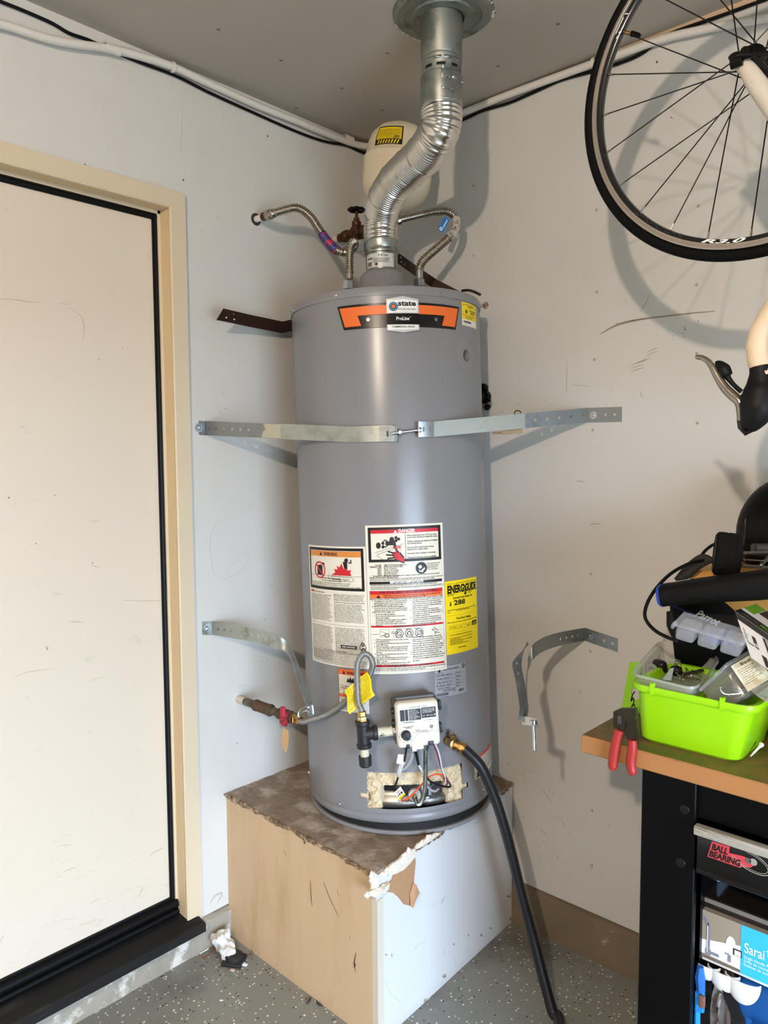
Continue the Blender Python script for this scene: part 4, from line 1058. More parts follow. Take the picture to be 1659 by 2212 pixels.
# flexible section
d_a, d_b = depth(hl_(.20)), 1.862
fpts = [hl_(.196), hl_(.215)]+ppath([(824, 470), (833, 430), (857, 391), (888, 361), (917, 333), (939, 300)], d_a+.0, d_b+.03)
fpts += [Vector((FXY[0], FXY[1], z)) for z in (2.285, 2.325)]
fpts[-3] = px(943, 296, d=1.885)
FP = spline(fpts, 10)
Q = resample(FP, .00142)
rad = []
for i, q in enumerate(Q):
    s = i*.00142
    ph_ = (i % 6)/6
    r_ = .0494+.0017*math.sin(2*math.pi*ph_)
    if (i//6) % 9 == 0: r_ += .0016*math.sin(math.pi*ph_)
    rad.append(r_)
MB().tube(Q, rad, 44, cap=False).build('flex_duct', ALU, flue, ang=60)
# upper pipe: galvanised adjustable section, joint and long pipe
PM = Matrix.Translation((FXY[0], FXY[1], 0))
m = MB().lathe([(.0515, 2.318), (.052, 2.320), (.052, 2.392), (.0505, 2.394)], PM, 48, cap=False); sleeve = m.build('joint_sleeve', GALV, flue, ang=30)
m = MB().lathe([(.0485, 2.385), (.0485, 2.425), (.050, 2.428), (.050, 2.434), (.0485, 2.436), (.0505, 2.440), (.0505, 2.543)], PM, 48, cap=False); m.build('upper_pipe', mat('dull_galvanised', (150, 154, 148), .5, .9, var=.14, vscale=16, alt=(118, 124, 118), altscale=12, altw=(.45, .6)), flue, ang=30)
fw = Vector((CAM.x-FXY[0], CAM.y-FXY[1], 0)).normalized()
fs_ = Vector((-fw.y, fw.x, 0))     # to the right in the picture
def onpipe(deg, z, r=.0505): a = math.radians(deg); return Vector((FXY[0], FXY[1], z))+(fw*math.cos(a)+fs_*math.sin(a))*r
def pipe_patch(name, mt, a, c, b, d, r0, r1, parent):
    m = MB(); m.grid(lambda u, w: onpipe(a+(c-a)*u, b+(d-b)*w, r1 if .1 < u < .9 and .1 < w < .9 else r0), 6, 4); return m.build(name, mt, parent, ang=50)
for a, c in ((-52, -28), (-14, 12), (30, 52)): pipe_patch('slot', DARKW, a, c, 2.403, 2.410, .0488, .0488, sleeve)
for a, c in ((-52, 0), (8, 58)): pipe_patch('seam_bead', GALV, a, c, 2.418, 2.426, .0490, .0520, sleeve)
for a, c in ((8, 24), (30, 46)): pipe_patch('tab', ZINC, a, c, 2.372, 2.381, .0522, .0550, sleeve)
for a, c in ((0, 30),): pipe_patch('tab', ZINC, a, c, 2.346, 2.351, .0522, .0540, sleeve)
pipe_patch('lock_seam', GALV, 0, 4, 2.372, 2.396, .0522, .0540, sleeve)
for a, z in ((4, 2.397), (80, 2.378)): screw(sleeve, onpipe(a, z, .0518), onpipe(a, z, 1)-Vector((FXY[0], FXY[1], z)), .0035)
m = MB().lathe([(.052, 2.532), (.075, 2.533), (.078, 2.538), (.092, 2.5385), (.095, 2.534), (.112, 2.536), (.122, 2.544), (.123, 2.5476)], Matrix.Translation((FXY[0]+.003, FXY[1]+.003, 0)), 64, cap=False)
m.build('ceiling_flange', mat('weathered_galvanised', (134, 140, 134), .5, .85, var=.18, vscale=14, alt=(104, 100, 92), altscale=16, altw=(.5, .62)), flue, ang=25)
m = MB()
for k in range(26):
    a = random.choice((random.uniform(-.5, .9), random.uniform(2.2, 3.6)))
    m.ball((FXY[0]+.003+.121*math.cos(a), FXY[1]+.003+.121*math.sin(a), 2.543), .004+random.random()*.004, 6, 4, sc=(1, 1, .5), jit=.6, jf=200)
m.build('caulk_lumps', mat('old_caulk', (206, 202, 192), .8, var=.15, alt=(96, 70, 50), altscale=40, altw=(.5, .6)), flue, kind='stuff')

# ------------------------------------------------------------------ expansion tank in the corner
TC = px(858, 376, d=2.33)
tz = (CU*1.0-CR*.05+CF*.22).normalized()
tank = thing('expansion_tank', 'cream bulb shaped expansion tank behind the flexible flue', 'expansion tank', TC-Vector((0, 0, .17)))
tz = (Vector((0, 0, 1))+CR*.11-CF*.02).normalized()
TANKM = mat('cream_tank_enamel', (222, 210, 182), .38, var=.03)
tr = [(.004, -.155), (.02, -.155), (.022, -.135), (.062, -.118), (.090, -.088), (.103, -.048), (.106, -.01), (.104, .018), (.1045, .020), (.1065, .022), (.1065, .046), (.1045, .048), (.102, .052), (.099, .09), (.090, .125), (.070, .152), (.040, .168), (.0001, .174)]
tm_ = frame(TC, tz, CR)
tr = [(r, h*.84) for r, h in tr]
MB().lathe(tr, tm_, 48).build('shell', TANKM, tank, ang=35)
MB().tube([TC-tz*.125, TC-tz*.125+Vector((0, 0, -.06))], .013, 12).build('tank_neck', GALV, tank)
def tl(s, v, o):   # on the tank's upper wall, s to the right seen from the camera
    a = s/.099
    r_ = (np.interp(v, [.040, .0756, .105, .128], [.103, .0995, .0905, .0705]))+o
    ca = -CF-tz*(-CF).dot(tz); ca = ca.normalized(); sa = ca.cross(tz) if ca.cross(tz).dot(CR) > 0 else tz.cross(ca)
    return TC+tz*v+(ca*math.cos(a)+sa*math.sin(a))*r_
tp = Print(tl, .006)
s0, s1, v0, v1 = -.078, .008, .050, .106
for k, (mt_, a, b, c, d, o) in enumerate(((INK, s0, v0, s1, v1, .0006), (YELLOW, s0+.004, v0+.0, s1-.004, v1-.004, .0010))):
    mbb = tp.mb(mt_); mbb.grid(lambda u, w: tl(a+(c-a)*u, b+(d-b)*w, o), 12, 6)
lb = tp.g.pop(INK).build('tank_label', mat('label_black', (24, 22, 18), .45), tank, ang=0, label='yellow and black warning label')
for k in range(7): tp.text(INK, para(k*9, 1, 44), s0+.007, v1-.0125-k*.0048, .0036, 'L', .04, fit=s1-s0-.014, o=.0015)
tp.rect(INK, s0+.004, v0, s1-.004, v0+.015, .0014)
for k in range(8): tp.poly(YELLOW, [(s0+.010+k*.0085, v0+.002), (s0+.014+k*.0085, v0+.002), (s0+.018+k*.0085, v0+.013), (s0+.014+k*.0085, v0+.013)], .0019)
for k in range(3): tp.line(INK, [(s1-.026+k*.006, v0+.016), (s1-.020+k*.004, v0+.026)], .002, .0016)
tp.build(lb, {'black_ink': 'lettering', 'yellow_label': 'hazard_stripes'})

# ------------------------------------------------------------------ plumbing
def rows(P): return spline(P, 8)
# left flexible connector, from the wall stub to the tank's left nipple
w0 = px(553, 474, X=0); xd = Vector((1, 0, 0))
con = thing('water_connector', 'corrugated steel water connector with red and blue sleeve from left wall to tank', 'water hose', w0)
st_end = px(603, 459, plane=((0, 0, 1), w0))
L0 = (px(603, 459, Y=w0.y)-w0).length
MB().tube([w0-xd*.02, w0+xd*L0*.30], .0095, 12).build('wall_stub', mat('white_plastic_pipe', (222, 220, 212), .4), con)
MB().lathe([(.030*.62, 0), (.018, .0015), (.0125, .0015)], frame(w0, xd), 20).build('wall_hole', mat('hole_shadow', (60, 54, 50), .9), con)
MB().lathe([(.0115, 0), (.0125, .002), (.0125, .022), (.0105, .024)], frame(w0+xd*L0*.30, xd), 12).build('brown_fitting', BRONZE, con, ang=30)
MB().lathe([(.0145, 0), (.0155, .002), (.0155, .018), (.012, .022), (.011, .03)], frame(w0+xd*(L0*.30+.020), xd), 8).build('wall_nut', STAIN, con, ang=25)
ln = HM@(NL+Vector((0, 0, .045)))
s0_ = w0+xd*(L0*.30+.046)
dA, dB = depth(s0_), depth(ln)
P = [s0_, s0_+xd*.012]+[px(a, b, d=dA+(dB-dA)*k) for a, b, k in ((632, 449, .15), (652, 453, .25), (672, 470, .4), (690, 497, .55), (708, 522, .75), (724, 538, .95), (742, 545, 1.15))]+[px(757, 541, d=dB+.035), px(765, 530, d=dB+.02), px(764, 523, d=dB-.0), px(758, 531, d=dB-.010), px(755, 550, d=dB-.008), px(755, 575, d=dB-.002), px(755, 590, d=dB)]
MB().corr(spline(P, 10), .0112, .0022, .0066, 14, 6).build('hose', STAIN, con, ang=80)
Ls = spline(P, 10); sl = [q for q in Ls if 695 < ((q-CAM).dot(CR)/(q-CAM).dot(CF)*FPX+IW/2) < 730 and (q-CAM).dot(CF) < dB+.03]
if len(sl) > 3:
    h = len(sl)//2
    MB().tube(sl, .0140, 14, cap=False).build('sleeve_label', mat('red_sleeve', (172, 40, 62), .4, var=.1, alt=(52, 50, 110), altscale=45, altw=(.46, .5)), con, label='red and blue sleeve')
MB().tube([px(755, 583, d=dB), px(755, 603, d=dB)], .0105, 14).build('hose_end', STAIN, con)
MB().lathe([(.012, -.004), (.0165, -.002), (.0165, .020), (.013, .023)], frame(HM@(NL+Vector((0, 0, .066))), up), 6).build('tank_nut', ZINC, con, ang=20)
# right connector
rn = HM@(NR+Vector((0, 0, .045)))
con2 = thing('water_connector', 'corrugated steel water connector with a blue tag on the right of the flue', 'water hose', rn)
dR = depth(rn)
P = [px(a, b, d=dR+k) for a, b, k in ((846, 480, .03), (866, 474, .03), (890, 468, .028), (915, 462, .025), (940, 457, .022), (962, 456, .03), (978, 463, .02), (986, 478, .015), (983, 494, .01), (971, 512, .006), (950, 531, .004), (929, 549, .002), (914, 563, 0), (907, 576, 0), (906, 586, 0))]
ls = spline(P, 10)
MB().corr(ls[30:], .0112, .0023, .0068, 14, 6).build('hose', STAIN, con2, ang=80)
MB().tube(ls[:34], .0105, 14).build('hose_end', STAIN, con2)
MB().lathe([(.013, 0), (.0145, .002), (.0145, .012), (.012, .014)], frame(ls[6], ls[10]-ls[6]), 14).build('fitting_nut', STAIN, con2, ang=25)
MB().tube([px(906, 578, d=dR), px(906, 604, d=dR)], .0105, 14).build('hose_end', ZINC, con2)
MB().lathe([(.012, -.004), (.0165, -.002), (.0165, .018), (.013, .021)], frame(HM@(NR+Vector((0, 0, .066))), up), 6).build('tank_nut', ZINC, con2, ang=20)
q = [px(a, b, d=dR-.002) for a, b in ((945, 494), (960, 467), (972, 474), (957, 504))]
m = MB(); m.add(q, [(0, 1, 2, 3)]); bt = m.build('blue_tag', mat('blue_tag', (28, 112, 176), .4), con2, ang=0, solid=.0006, label='blue paper tag')
ex, ey = q[1]-q[0], q[3]-q[0]; nn = ex.cross(ey).normalized(); nn = nn if nn.dot(CF) < 0 else -nn
bp2 = Print(lambda s, v, o: q[0]+ex*s+ey*v+nn*o, 9)
bp2.rect(WHITEINK, .06, .25, .26, .65, .0008); bp2.rect(mat('blue_tag', (0, 0, 0)), .11, .36, .21, .54, .0012)
M_ = MB(); c_ = None
bp2.text(WHITEINK, 'Homewerks', .33, .55, .28, 'L', .06, fit=.58, o=.0009)
bp2.build(bt, {'white_ink': 'lettering', 'blue_tag': 'logo_square'})
sl = [q for q in ls if 470 < (IH/2-(q-CAM).dot(CU)/(q-CAM).dot(CF)*FPX) < 515 and ((q-CAM).dot(CR)/(q-CAM).dot(CF)*FPX+IW/2) > 955]
MB().tube(sl, .0140, 14, cap=False).build('sleeve_label', mat('clear_sleeve_print', (196, 190, 180), .35, .2, var=.1, alt=(120, 116, 110), altscale=120, altw=(.5, .55)), con2, label='printed clear sleeve')
# gate valve on the left wall near the corner
g0 = px(722, 518, X=0)
gv = thing('gate_valve', 'old bronze gate valve with a black handwheel behind the left water hose', 'valve', g0)
L1 = (px(790, 495, Y=g0.y)-g0).length
MB().tube([g0-xd*.02, g0+xd*L1*.2], .0105, 12).build('wall_stub', mat('painted_pipe', (214, 200, 184), .6, var=.1), gv)
k = L1
MB().lathe([(.013, .17*k), (.014, .18*k), (.014, .32*k), (.019, .33*k), (.020, .45*k), (.0165, .47*k), (.0165, .60*k), (.022, .63*k), (.022, .84*k), (.0165, .87*k), (.0195, .90*k), (.0195, 1.05*k), (.013, 1.10*k), (.012, 1.5*k)], frame(g0, xd), 12).build('body', BRONZE, gv, ang=35)
b0 = px(770, 500, Y=g0.y)
zz = (Vector((0, 0, 1))+xd*.02).normalized()
MB().lathe([(.019, -.012), (.018, .012), (.0145, .016), (.0155, .019), (.0155, .030), (.010, .034), (.0095, .042), (.0055, .044), (.0045, .070)], frame(b0, zz), 12).build('bonnet', BRONZE, gv, ang=35)
hwm = frame(b0+zz*.068, zz)
m = MB(); m.tube([hwm@Vector(((.0235+.0022*math.cos(8*a))*math.cos(a), (.0235+.0022*math.cos(8*a))*math.sin(a), 0)) for a in [2*math.pi*i/64 for i in range(64)]], .0048, 8, closed=True)
for i in range(4): a = math.pi/2*i+.3; m.tube([hwm@Vector((.004*math.cos(a), .004*math.sin(a), .003)), hwm@Vector((.021*math.cos(a), .021*math.sin(a), 0))], .0035, 6)
m.lathe([(.007, -.004), (.007, .006), (.004, .008)], hwm, 12)
m.build('handwheel', BLACKMET, gv, ang=50)

# gas supply: pipe from the left wall, red lever valve
p0_ = px(515, 1510, X=0); gy_ = p0_.y
def gx_(x, y): return (px(x, y, Y=gy_)-p0_).x
gp = thing('gas_pipe', 'rusty gas pipe from the left wall with a red lever valve', 'pipe', p0_)
IRON = mat('grey_iron_pipe', (112, 106, 92), .55, .5, var=.2, vscale=30, alt=(84, 66, 50), altscale=18, altw=(.5, .65))
RUST = mat('rusty_iron', (98, 74, 56), .65, .4, var=.2, vscale=50, bump=.3, bscale=150)
X = [gx_(x, y) for x, y in ((530, 1515), (557, 1525), (585, 1535), (605, 1542), (636, 1551), (650, 1556))]
MB().tube([p0_-xd*.02, p0_+xd*X[0]], .0122, 14).build('painted_end', mat('flaky_paint', (206, 194, 176), .7, var=.15, vscale=60, bump=.5, bscale=120), gp)
MB().tube([p0_+xd*X[0]*.98, p0_+xd*X[3]], .0118, 14).build('pipe', IRON, gp)
MB().lathe([(.0125, X[1]-.012), (.0175, X[1]-.010), (.0175, X[1]-.004), (.0165, X[1]), (.0165, X[2]-.008), (.018, X[2]-.006), (.018, X[2]), (.013, X[2]+.002)], frame(p0_, xd), 14).build('coupling', RUST, gp, ang=30)
MB().lathe([(.013, X[3]-.006), (.0165, X[3]-.004), (.0165, X[3]+.012), (.019, X[3]+.016), (.019, X[4]-.018), (.0165, X[4]-.014), (.0165, X[4]-.004)], frame(p0_, xd), 8).build('valve_body', RUST, gp, ang=25)
MB().lathe([(.0145, X[4]-.006), (.0145, X[4]+.006), (.0125, X[4]+.007), (.0125, X[5]-.002), (.010, X[5])], frame(p0_, xd), 6).build('flare_nut', BRASS, gp, ang=20)
lv = px(612, 1546, Y=gy_-.024)
lm = frame(lv, (0, -1, 0), (0, 0, 1))
m = MB().rbox((-.030, -.0085, -.006), (.026, .0085, .006), .004, lm@Matrix.Rotation(.12, 4, 'Z')); m.tube([lm@Vector((-.014, -.006, .0)), lm@Vector((-.014, -.006, .009))], .0125, 14)
m.tube([lm@Vector((.0, .0, -.02)), lm@Vector((0, 0, .004))], .006, 8)
m.build('red_lever', mat('red_lever', (164, 36, 54), .5, var=.1), gp, ang=40)
MB().lathe([(.0045, .0), (.0045, .0105), (.003, .0115)], lm@Matrix.Translation((-.014, -.006, 0)), 6).build('lever_nut', RUST, gp, ang=20)
tg0 = px(612, 1572, Y=gy_-.028)
loop = [tg0+Vector((dx, 0, dz)) for dx, dz in ((-.006, -.004), (-.016, .006), (-.012, .020), (.004, .030), (.018, .024), (.014, .006), (.002, -.004))]
MB().tube(spline(loop, 6), .0007, 5).build('tag_wire', mat('tag_wire', (120, 110, 96), .4, .8), gp)
q = [px(a, b, Y=gy_-.03) for a, b in ((612, 1571), (623, 1579), (624, 1590), (622, 1612), (618, 1627), (613, 1618), (607, 1608), (609, 1588), (611, 1576))]
m = MB(); m.add(q, [tuple(range(len(q)))]); m.build('paper_tag', mat('tan_card', (196, 160, 118), .75, var=.1, vscale=30), gp, ang=0, solid=.0006, label='small tan paper tag')
# gas connector with loop, tee and drip leg
te = vl(-.139, -.022, -.040)
gl = thing('gas_connector', 'grey looped gas connector with a yellow tag in front of tank', 'gas hose', te)
d0, d1_ = depth(p0_+xd*X[5]), depth(te)
nut_top = te+vz*.052
loop = [p0_+xd*(X[5]-.004), p0_+xd*(X[5]+.012)]+[px(a, b, d=d0+(d1_-d0)*k+.0) for a, b, k in ((690, 1549, .2), (712, 1540, .3), (735, 1525, .45), (760, 1503, .62), (785, 1477, .78), (801, 1452, .9), (805, 1432, 1.0), (797, 1416, 1.0), (785, 1413, 1.0), (775, 1425, 1.0), (771, 1448, 1.0), (772, 1480, 1.0), (774, 1515, 1.0))]+[nut_top+vz*.010, nut_top]
GASF = mat('grey_gas_flex', (150, 150, 148), .38, .7, var=.06)
MB().corr(spline(loop, 10), .0078, .0007, .0040, 14, 4).build('hose', GASF, gl, ang=80)
m = MB().lathe([(.0095, .030), (.0135, .031), (.0135, .042), (.0115, .044), (.0115, .054), (.009, .056)], frame(te+vz*.005, vz), 6); m.build('hose_nut', BRASS, gl, ang=20)
m = MB().lathe([(.0125, .014), (.0145, .016), (.0145, .028), (.0125, .030)], frame(te+vz*.011, vz), 6); m.build('adapter_nut', BRASS, gl, ang=20)
a, b, c, dd = (px(x, y, d=d1_+.010) for x, y in ((744, 1492), (793, 1452), (811, 1500), (756, 1541)))
m = MB(); m.grid(lambda u, w: (a.lerp(b, u)).lerp(dd.lerp(c, u), w)+(-CF)*(.004*math.sin(u*6.5+w*2)+.003*math.sin(w*7))+(b-a).normalized()*.004*math.sin(w*6), 12, 12)
YT = mat('yellow_tag_plastic', (236, 206, 20), .4, var=.05)
tag_ = m.build('yellow_tag', YT, gl, solid=.0005, label='crinkled yellow warning tag')
yp = Print(lambda s, v, o: (a.lerp(b, s)).lerp(dd.lerp(c, s), 1-v)+(-CF)*(o+.0012+.004*math.sin(s*6.5+(1-v)*2)+.003*math.sin((1-v)*7))+(b-a).normalized()*.004*math.sin((1-v)*6), .05)
for k in range(11):
    y = .90-k*.078
    yp.text(GREYINK, para(k*7+3, 1, 30), .06, y, .048, 'L', .02, fit=.86, o=.0006)
yp.build(tag_, {'grey_ink': 'lettering'})
tee = thing('pipe_tee', 'black iron pipe tee with capped drip leg beside cream gas control', 'pipe fitting', te)
TEEM = mat('black_iron', (52, 50, 52), .5, .5, var=.2, vscale=60, bump=.15, bscale=120)
m = MB().lathe([(.0165, -.036), (.019, -.0355), (.0195, -.034), (.0195, -.026), (.0165, -.023), (.0165, .023), (.0195, .026), (.0195, .034), (.019, .0355), (.0165, .036)], frame(te, vz, vx), 20)
m.lathe([(.0165, .0), (.0165, .024), (.0195, .027), (.0195, .036), (.0165, .037)], frame(te, vx, vz), 20)
m.build('tee_body', TEEM, tee, ang=35)
MB().tube([te+vx*.034, vl(-.058, -.022, -.040)], .0125, 14).build('nipple', DOPE, tee)
MB().tube([te+vz*.030, te+vz*.046], .0122, 14).build('nipple', mat('pale_dope', (186, 214, 204), .6, var=.1), tee)
MB().tube([te-vz*.032, te-vz*.062], .0115, 14).build('nipple', DOPE, tee)
MB().lathe([(.012, -.058), (.0165, -.0575), (.0170, -.063), (.0165, -.082), (.013, -.0855), (.0001, -.0865)], frame(te, vz, vx), 16).build('end_cap', mat('ridged_black_iron', (56, 55, 55), .5, .5, var=.25, vscale=90), tee, ang=40)

# drain hose: from the brass tap to the floor
d_h = depth(out)
hose = thing('drain_hose', 'thick black rubber hose hanging from brass tap to the floor', 'hose', out)
P = [out-(out-pv).normalized()*.004, px(1012, 1627, d=d_h-.004), px(1038, 1655, d=d_h-.01), px(1062, 1705, d=d_h-.005), px(1083, 1765, d=d_h), px(1104, 1840, d=d_h+.01), px(1126, 1930, d=d_h+.02), px(1150, 2020, d=d_h+.02), px(1173, 2110, d=d_h+.0), px(1194, 2200, d=d_h-.025), px(1206, 2262, d=d_h-.045)]
last = P[-1]
P += [Vector((last.x+.06, last.y-.10, .0145)), Vector((last.x+.12, last.y-.25, .0145)), Vector((last.x+.14, last.y-.45, .0145)), Vector((last.x+.05, last.y-.7, .0145)), Vector((last.x+.02, last.y-1.2, .0145))]
P = [p if p.z > .0145 else Vector((p.x, p.y, .0145)) for p in P]
HP = spline(P, 10)
HOSEM = mat('black_hose_rubber', (30, 30, 33), .42, var=.2, vscale=12, bump=.1, bscale=60, alt=(62, 62, 64), altscale=30, altw=(.64, .7))
MB().tube(HP, .0140, 16).build('hose_tube', HOSEM, hose)
MB().tube(HP[:5], [.0155, .016, .016, .016, .0155], 14).build('hose_coupling', BRASS, hose)

# ------------------------------------------------------------------ straps
STRAPM = mat('pale_strap', (168, 172, 164), .42, .55, var=.08, vscale=12, alt=(146, 150, 140), altscale=10, altw=(.5, .65))
GSTRAP = mat('bright_strap', (146, 152, 153), .36, .8, var=.1, vscale=12, alt=(122, 128, 128), altscale=8, altw=(.5, .62))
TAPE = mat('tape_residue', (178, 172, 152), .7, .2, var=.1, vscale=40)
STW = .0405
def bolt_head(parent, p, n, r=.0075, washer=.0125):
    M = frame(p, n)
    MB().lathe([(washer, 0), (washer, .0012), (r*.8, .0014)], M, 20).build('washer', ZINC, parent, ang=30)
    MB().lathe([(r*.72, .001), (r*.72, .0045), (r*.4, .0055), (.0001, .0055)], M, 6).build('bolt_head', ZINC, parent, ang=20)
us = thing('upper_strap', 'upper galvanised earthquake strap round the tank with a tightening bolt', 'strap', (0, -.71, 1.556))
wl_ = px(444, 925, X=.004)
tabL = [px(430, 924, X=.0015), px(444, 925, X=.0025)]
th0, v0_ = -20.0, 1.0735
T0 = hw(th0, v0_, R+.0035)
line = [wl_, wl_.lerp(T0, .42)]
wrap = lambda a, c, va, vc, r, n=10: [hw(a+(c-a)*i/n, va+(vc-va)*i/n, r) for i in range(n+1)]
Wv_ = Vector((0, 0, STW))
LA = (wl_.lerp(T0, .62)-wl_).length
m = MB(); m.sheet(tabL, Wv_, [.0105], .003); m.sheet([wl_, wl_.lerp(T0, .62)], Wv_, [.012, .038, .064, .092, .120, .148], .0045)
m.build('strap_band', GSTRAP, us, ang=50, solid=.0011, label='shiny perforated left strap end')
bolt_head(us, px(430, 924, X=.003), (1, 0, 0))
a_, b_ = wl_.lerp(T0, .40), wl_.lerp(T0, .545)
o_ = Vector((-(T0-wl_).y, (T0-wl_).x, 0)).normalized()
if o_.dot(CAM-a_) < 0: o_ = -o_
m = MB(); m.add([a_+o_*.001+Vector((0, 0, z)) for z in (-.0195,)]+[b_+o_*.001+Vector((0, 0, -.0195)), b_+o_*.001+Vector((0, 0, .0195)), a_.lerp(b_, .08)+o_*.001+Vector((0, 0, .0195)), a_.lerp(b_, .22)+o_*.001+Vector((0, 0, .002)), a_.lerp(b_, .1)+o_*.001+Vector((0, 0, .0))], [(0, 1, 2, 3, 4, 5)])
m.build('tape', TAPE, us, ang=0, solid=.0003)
m = MB(); m.sheet([wl_.lerp(T0, .535)+o_*.002, T0+o_*.002]+wrap(th0+1, 2.0, v0_, 1.0715, R+.0055), Vector((0, 0, STW*1.03)))
m.build('strap_band', STRAPM, us, ang=50, solid=.0012, label='pale strap across the left half of the tank')
m = MB(); m.sheet([wl_.lerp(T0, .62)+o_*.0007, T0+o_*.0003]+wrap(th0+1, -6, v0_-.001, 1.070, R+.0032), Vector((0, 0, STW*.8)))
m.build('strap_band', mat('cream_tape_band', (206, 198, 170), .55, var=.05), us, ang=50, solid=.0008)
# tension bracket left, bolt, bracket right
def bracket(a, c, v, mt, name):
    m = MB(); m.sheet(wrap(a, c, v, v, R+.0072, 4)+[hw(c, v, R+.022)], Vector((0, 0, .040)), [], .003)
    return m.build(name, mt, us, ang=30, solid=.0015)
bl = bracket(-5.5, 3.6, 1.071, GSTRAP, 'bracket')
br = bracket(24.5, 14.8, 1.0805, ZINC, 'bracket')
for t in (-1.0,): 
    P = [hw(t, 1.064, R+.0085), hw(t, 1.078, R+.0085)]; MB().tube(P, .0022, 8).build('slot', mat('slot_shadow', (70, 66, 60), .5), bl)
for t in (18.5, 22.0):
    P = [hw(t, 1.074, R+.0088), hw(t, 1.087, R+.0088)]; MB().tube(P, .0018, 8).build('rib', ZINC, br)
bA, bB = hw(.9, 1.0715, R+.0155), hw(17.2, 1.0795, R+.0155)
MB().tube([bA, bB], .0034, 12).build('tension_bolt', ZINC, us)
bx_ = (bB-bA).normalized()
MB().lathe([(.0072, .020), (.0072, .026)], frame(bA, bx_), 6).build('nut', ZINC, us, ang=20)
MB().lathe([(.0095, .0175), (.0095, .0195)], frame(bA, bx_), 16).build('washer', ZINC, us, ang=30)
MB().lathe([(.0040, -.014), (.0075, -.010), (.0075, -.004), (.0001, -.003)], frame(bB, bx_), 12).build('bolt_head', ZINC, us, ang=30)
# right half
wr_ = px(1268, 897, Y=-.003)
tR = 15.5
T1 = hw(24.0, 1.0805, R+.0035)
dirR = (wr_-T1)
m = MB(); m.sheet(wrap(17, 24, 1.0803, 1.0805, R+.0055, 4)+[T1.lerp(wr_, .585)], Vector((0, 0, STW)))
m.build('strap_band', STRAPM, us, ang=50, solid=.0012, label='pale strap across the right half of the tank')
a_ = T1.lerp(wr_, .50); b_ = wr_
o2 = Vector((-dirR.y, dirR.x, 0)).normalized()
if o2.dot(CAM-a_) > 0: o2 = -o2
LL = (b_-a_).length
hx_ = [LL-k for k in (.012, .050, .087, .124, .161) if LL-k > .01]
m = MB(); m.sheet([a_+o2*.0015, b_+o2*.0008], Vector((0, 0, STW)), sorted(hx_), .0046)
m.sheet([px(1268, 897, Y=-.003), px(1343, 895, Y=-.002)], Vector((0, 0, STW)), [.016, .055, .082], .0042)
m.build('strap_band', GSTRAP, us, ang=30, solid=.0011, label='shiny perforated right strap end')
bolt_head(us, px(1282, 897, Y=-.003), (0, -1, 0), .006, .011)
m = MB(); m.tube(spline([px(1112, 900, Y=-.05), px(1112, 890, Y=-.05), px(1116, 887, Y=-.05), px(1123, 888, Y=-.05), px(1125, 893, Y=-.05)], 5), .0014, 6); m.build('wire_clip', BLACKMET, us)

ls_ = thing('lower_strap', 'loose galvanised strap hanging off the left wall above the gas pipe', 'strap', px(440, 1357, X=0))
w2 = px(458, 1357, X=.003)
pn = Vector((-(-.55+.70), .437, 0))   # stands off the wall at the same angle as the upper strap
f2 = lambda x, y: px(x, y, plane=(pn, w2))
gd = depth(p0_+xd*X[5])-.025
P = [w2]+[f2(x, y) for x, y in ((490, 1362), (530, 1369), (570, 1378), (600, 1388))]
dd_ = depth(P[-1])
seq = [(615, 1395, .04), (627, 1408, .12), (637, 1430, .28), (646, 1458, .5), (655, 1486, .72), (664, 1510, .88), (670, 1528, 1.0)]
P += [px(x, y, d=dd_+(gd-dd_)*k) for x, y, k in seq]
Wl_ = [Vector((0, 0, .040))]*5
for i, (x, y, k) in enumerate(seq):
    t = min(1, (i+1)/3.2)
    Wl_.append((Vector((0, 0, .040))*(1-t)+(CF*.036+CR*.010)*t))
def dens(P, Wd, n):
    return spline(P, n), spline(Wd, n)
PP, WW_ = dens(P, Wl_, 5)
m = MB(); m.sheet([px(437, 1357, X=.0015), px(458, 1357, X=.0025)], Vector((0, 0, .040)), [], .003); m.sheet(PP, WW_, [.022, .045, .068, .091, .114, .137, .160, .184], .0040)
m.build('strap_band', mat('dull_strap', (172, 176, 170), .42, .7, var=.1, vscale=12, alt=(140, 142, 130), altscale=10, altw=(.5, .62)), ls_, ang=60, solid=.0011)
bolt_head(ls_, px(447, 1357, X=.003), (1, 0, 0), .0085, .014)
e_ = [px(x, y, d=gd-.004) for x, y in ((674, 1523), (676, 1541), (668, 1543), (664, 1535), (652, 1540), (647, 1548), (644, 1546), (646, 1537), (655, 1530), (672, 1522))]
m = MB(); m.tube(spline(e_, 4), .0022, 6); m.ribbon([px(673, 1524, d=gd-.002), px(675, 1543, d=gd-.002)], CR*.012, .0012); m.build('end_bracket', ZINC, ls_)

rs = thing('lower_strap', 'loose galvanised strap curling off the right wall with a hanging bolt', 'strap', px(1290, 1375, Y=0))
ta, tb = px(1263, 1370, Y=-.002), px(1334, 1394, Y=-.002)
m = MB(); m.sheet([ta, tb], Vector((0, 0, .0375)), [.024, .060, .086], .0042)
d_w = depth(ta)
P = [ta]+[px(x, y, d=d) for x, y, d in ((1240, 1374, d_w-.05), (1215, 1379, d_w-.10), (1188, 1386, d_w-.15), (1166, 1396, d_w-.19), (1151, 1409, d_w-.215), (1143, 1428, d_w-.23), (1139, 1455, 1.85), (1138, 1490, 1.81), (1139, 1525, 1.76), (1138, 1545, 1.735))]
Wd = [Vector((0, 0, .0375))]*5+[Vector((0, 0, .034))+CF*.012, Vector((0, 0, .014))+CF*.03]+[CF*.036+CR*.009]*4
PP, WW_ = dens(P, Wd, 5)
m.sheet(PP, WW_, [.045, .078, .112, .145], .0042)
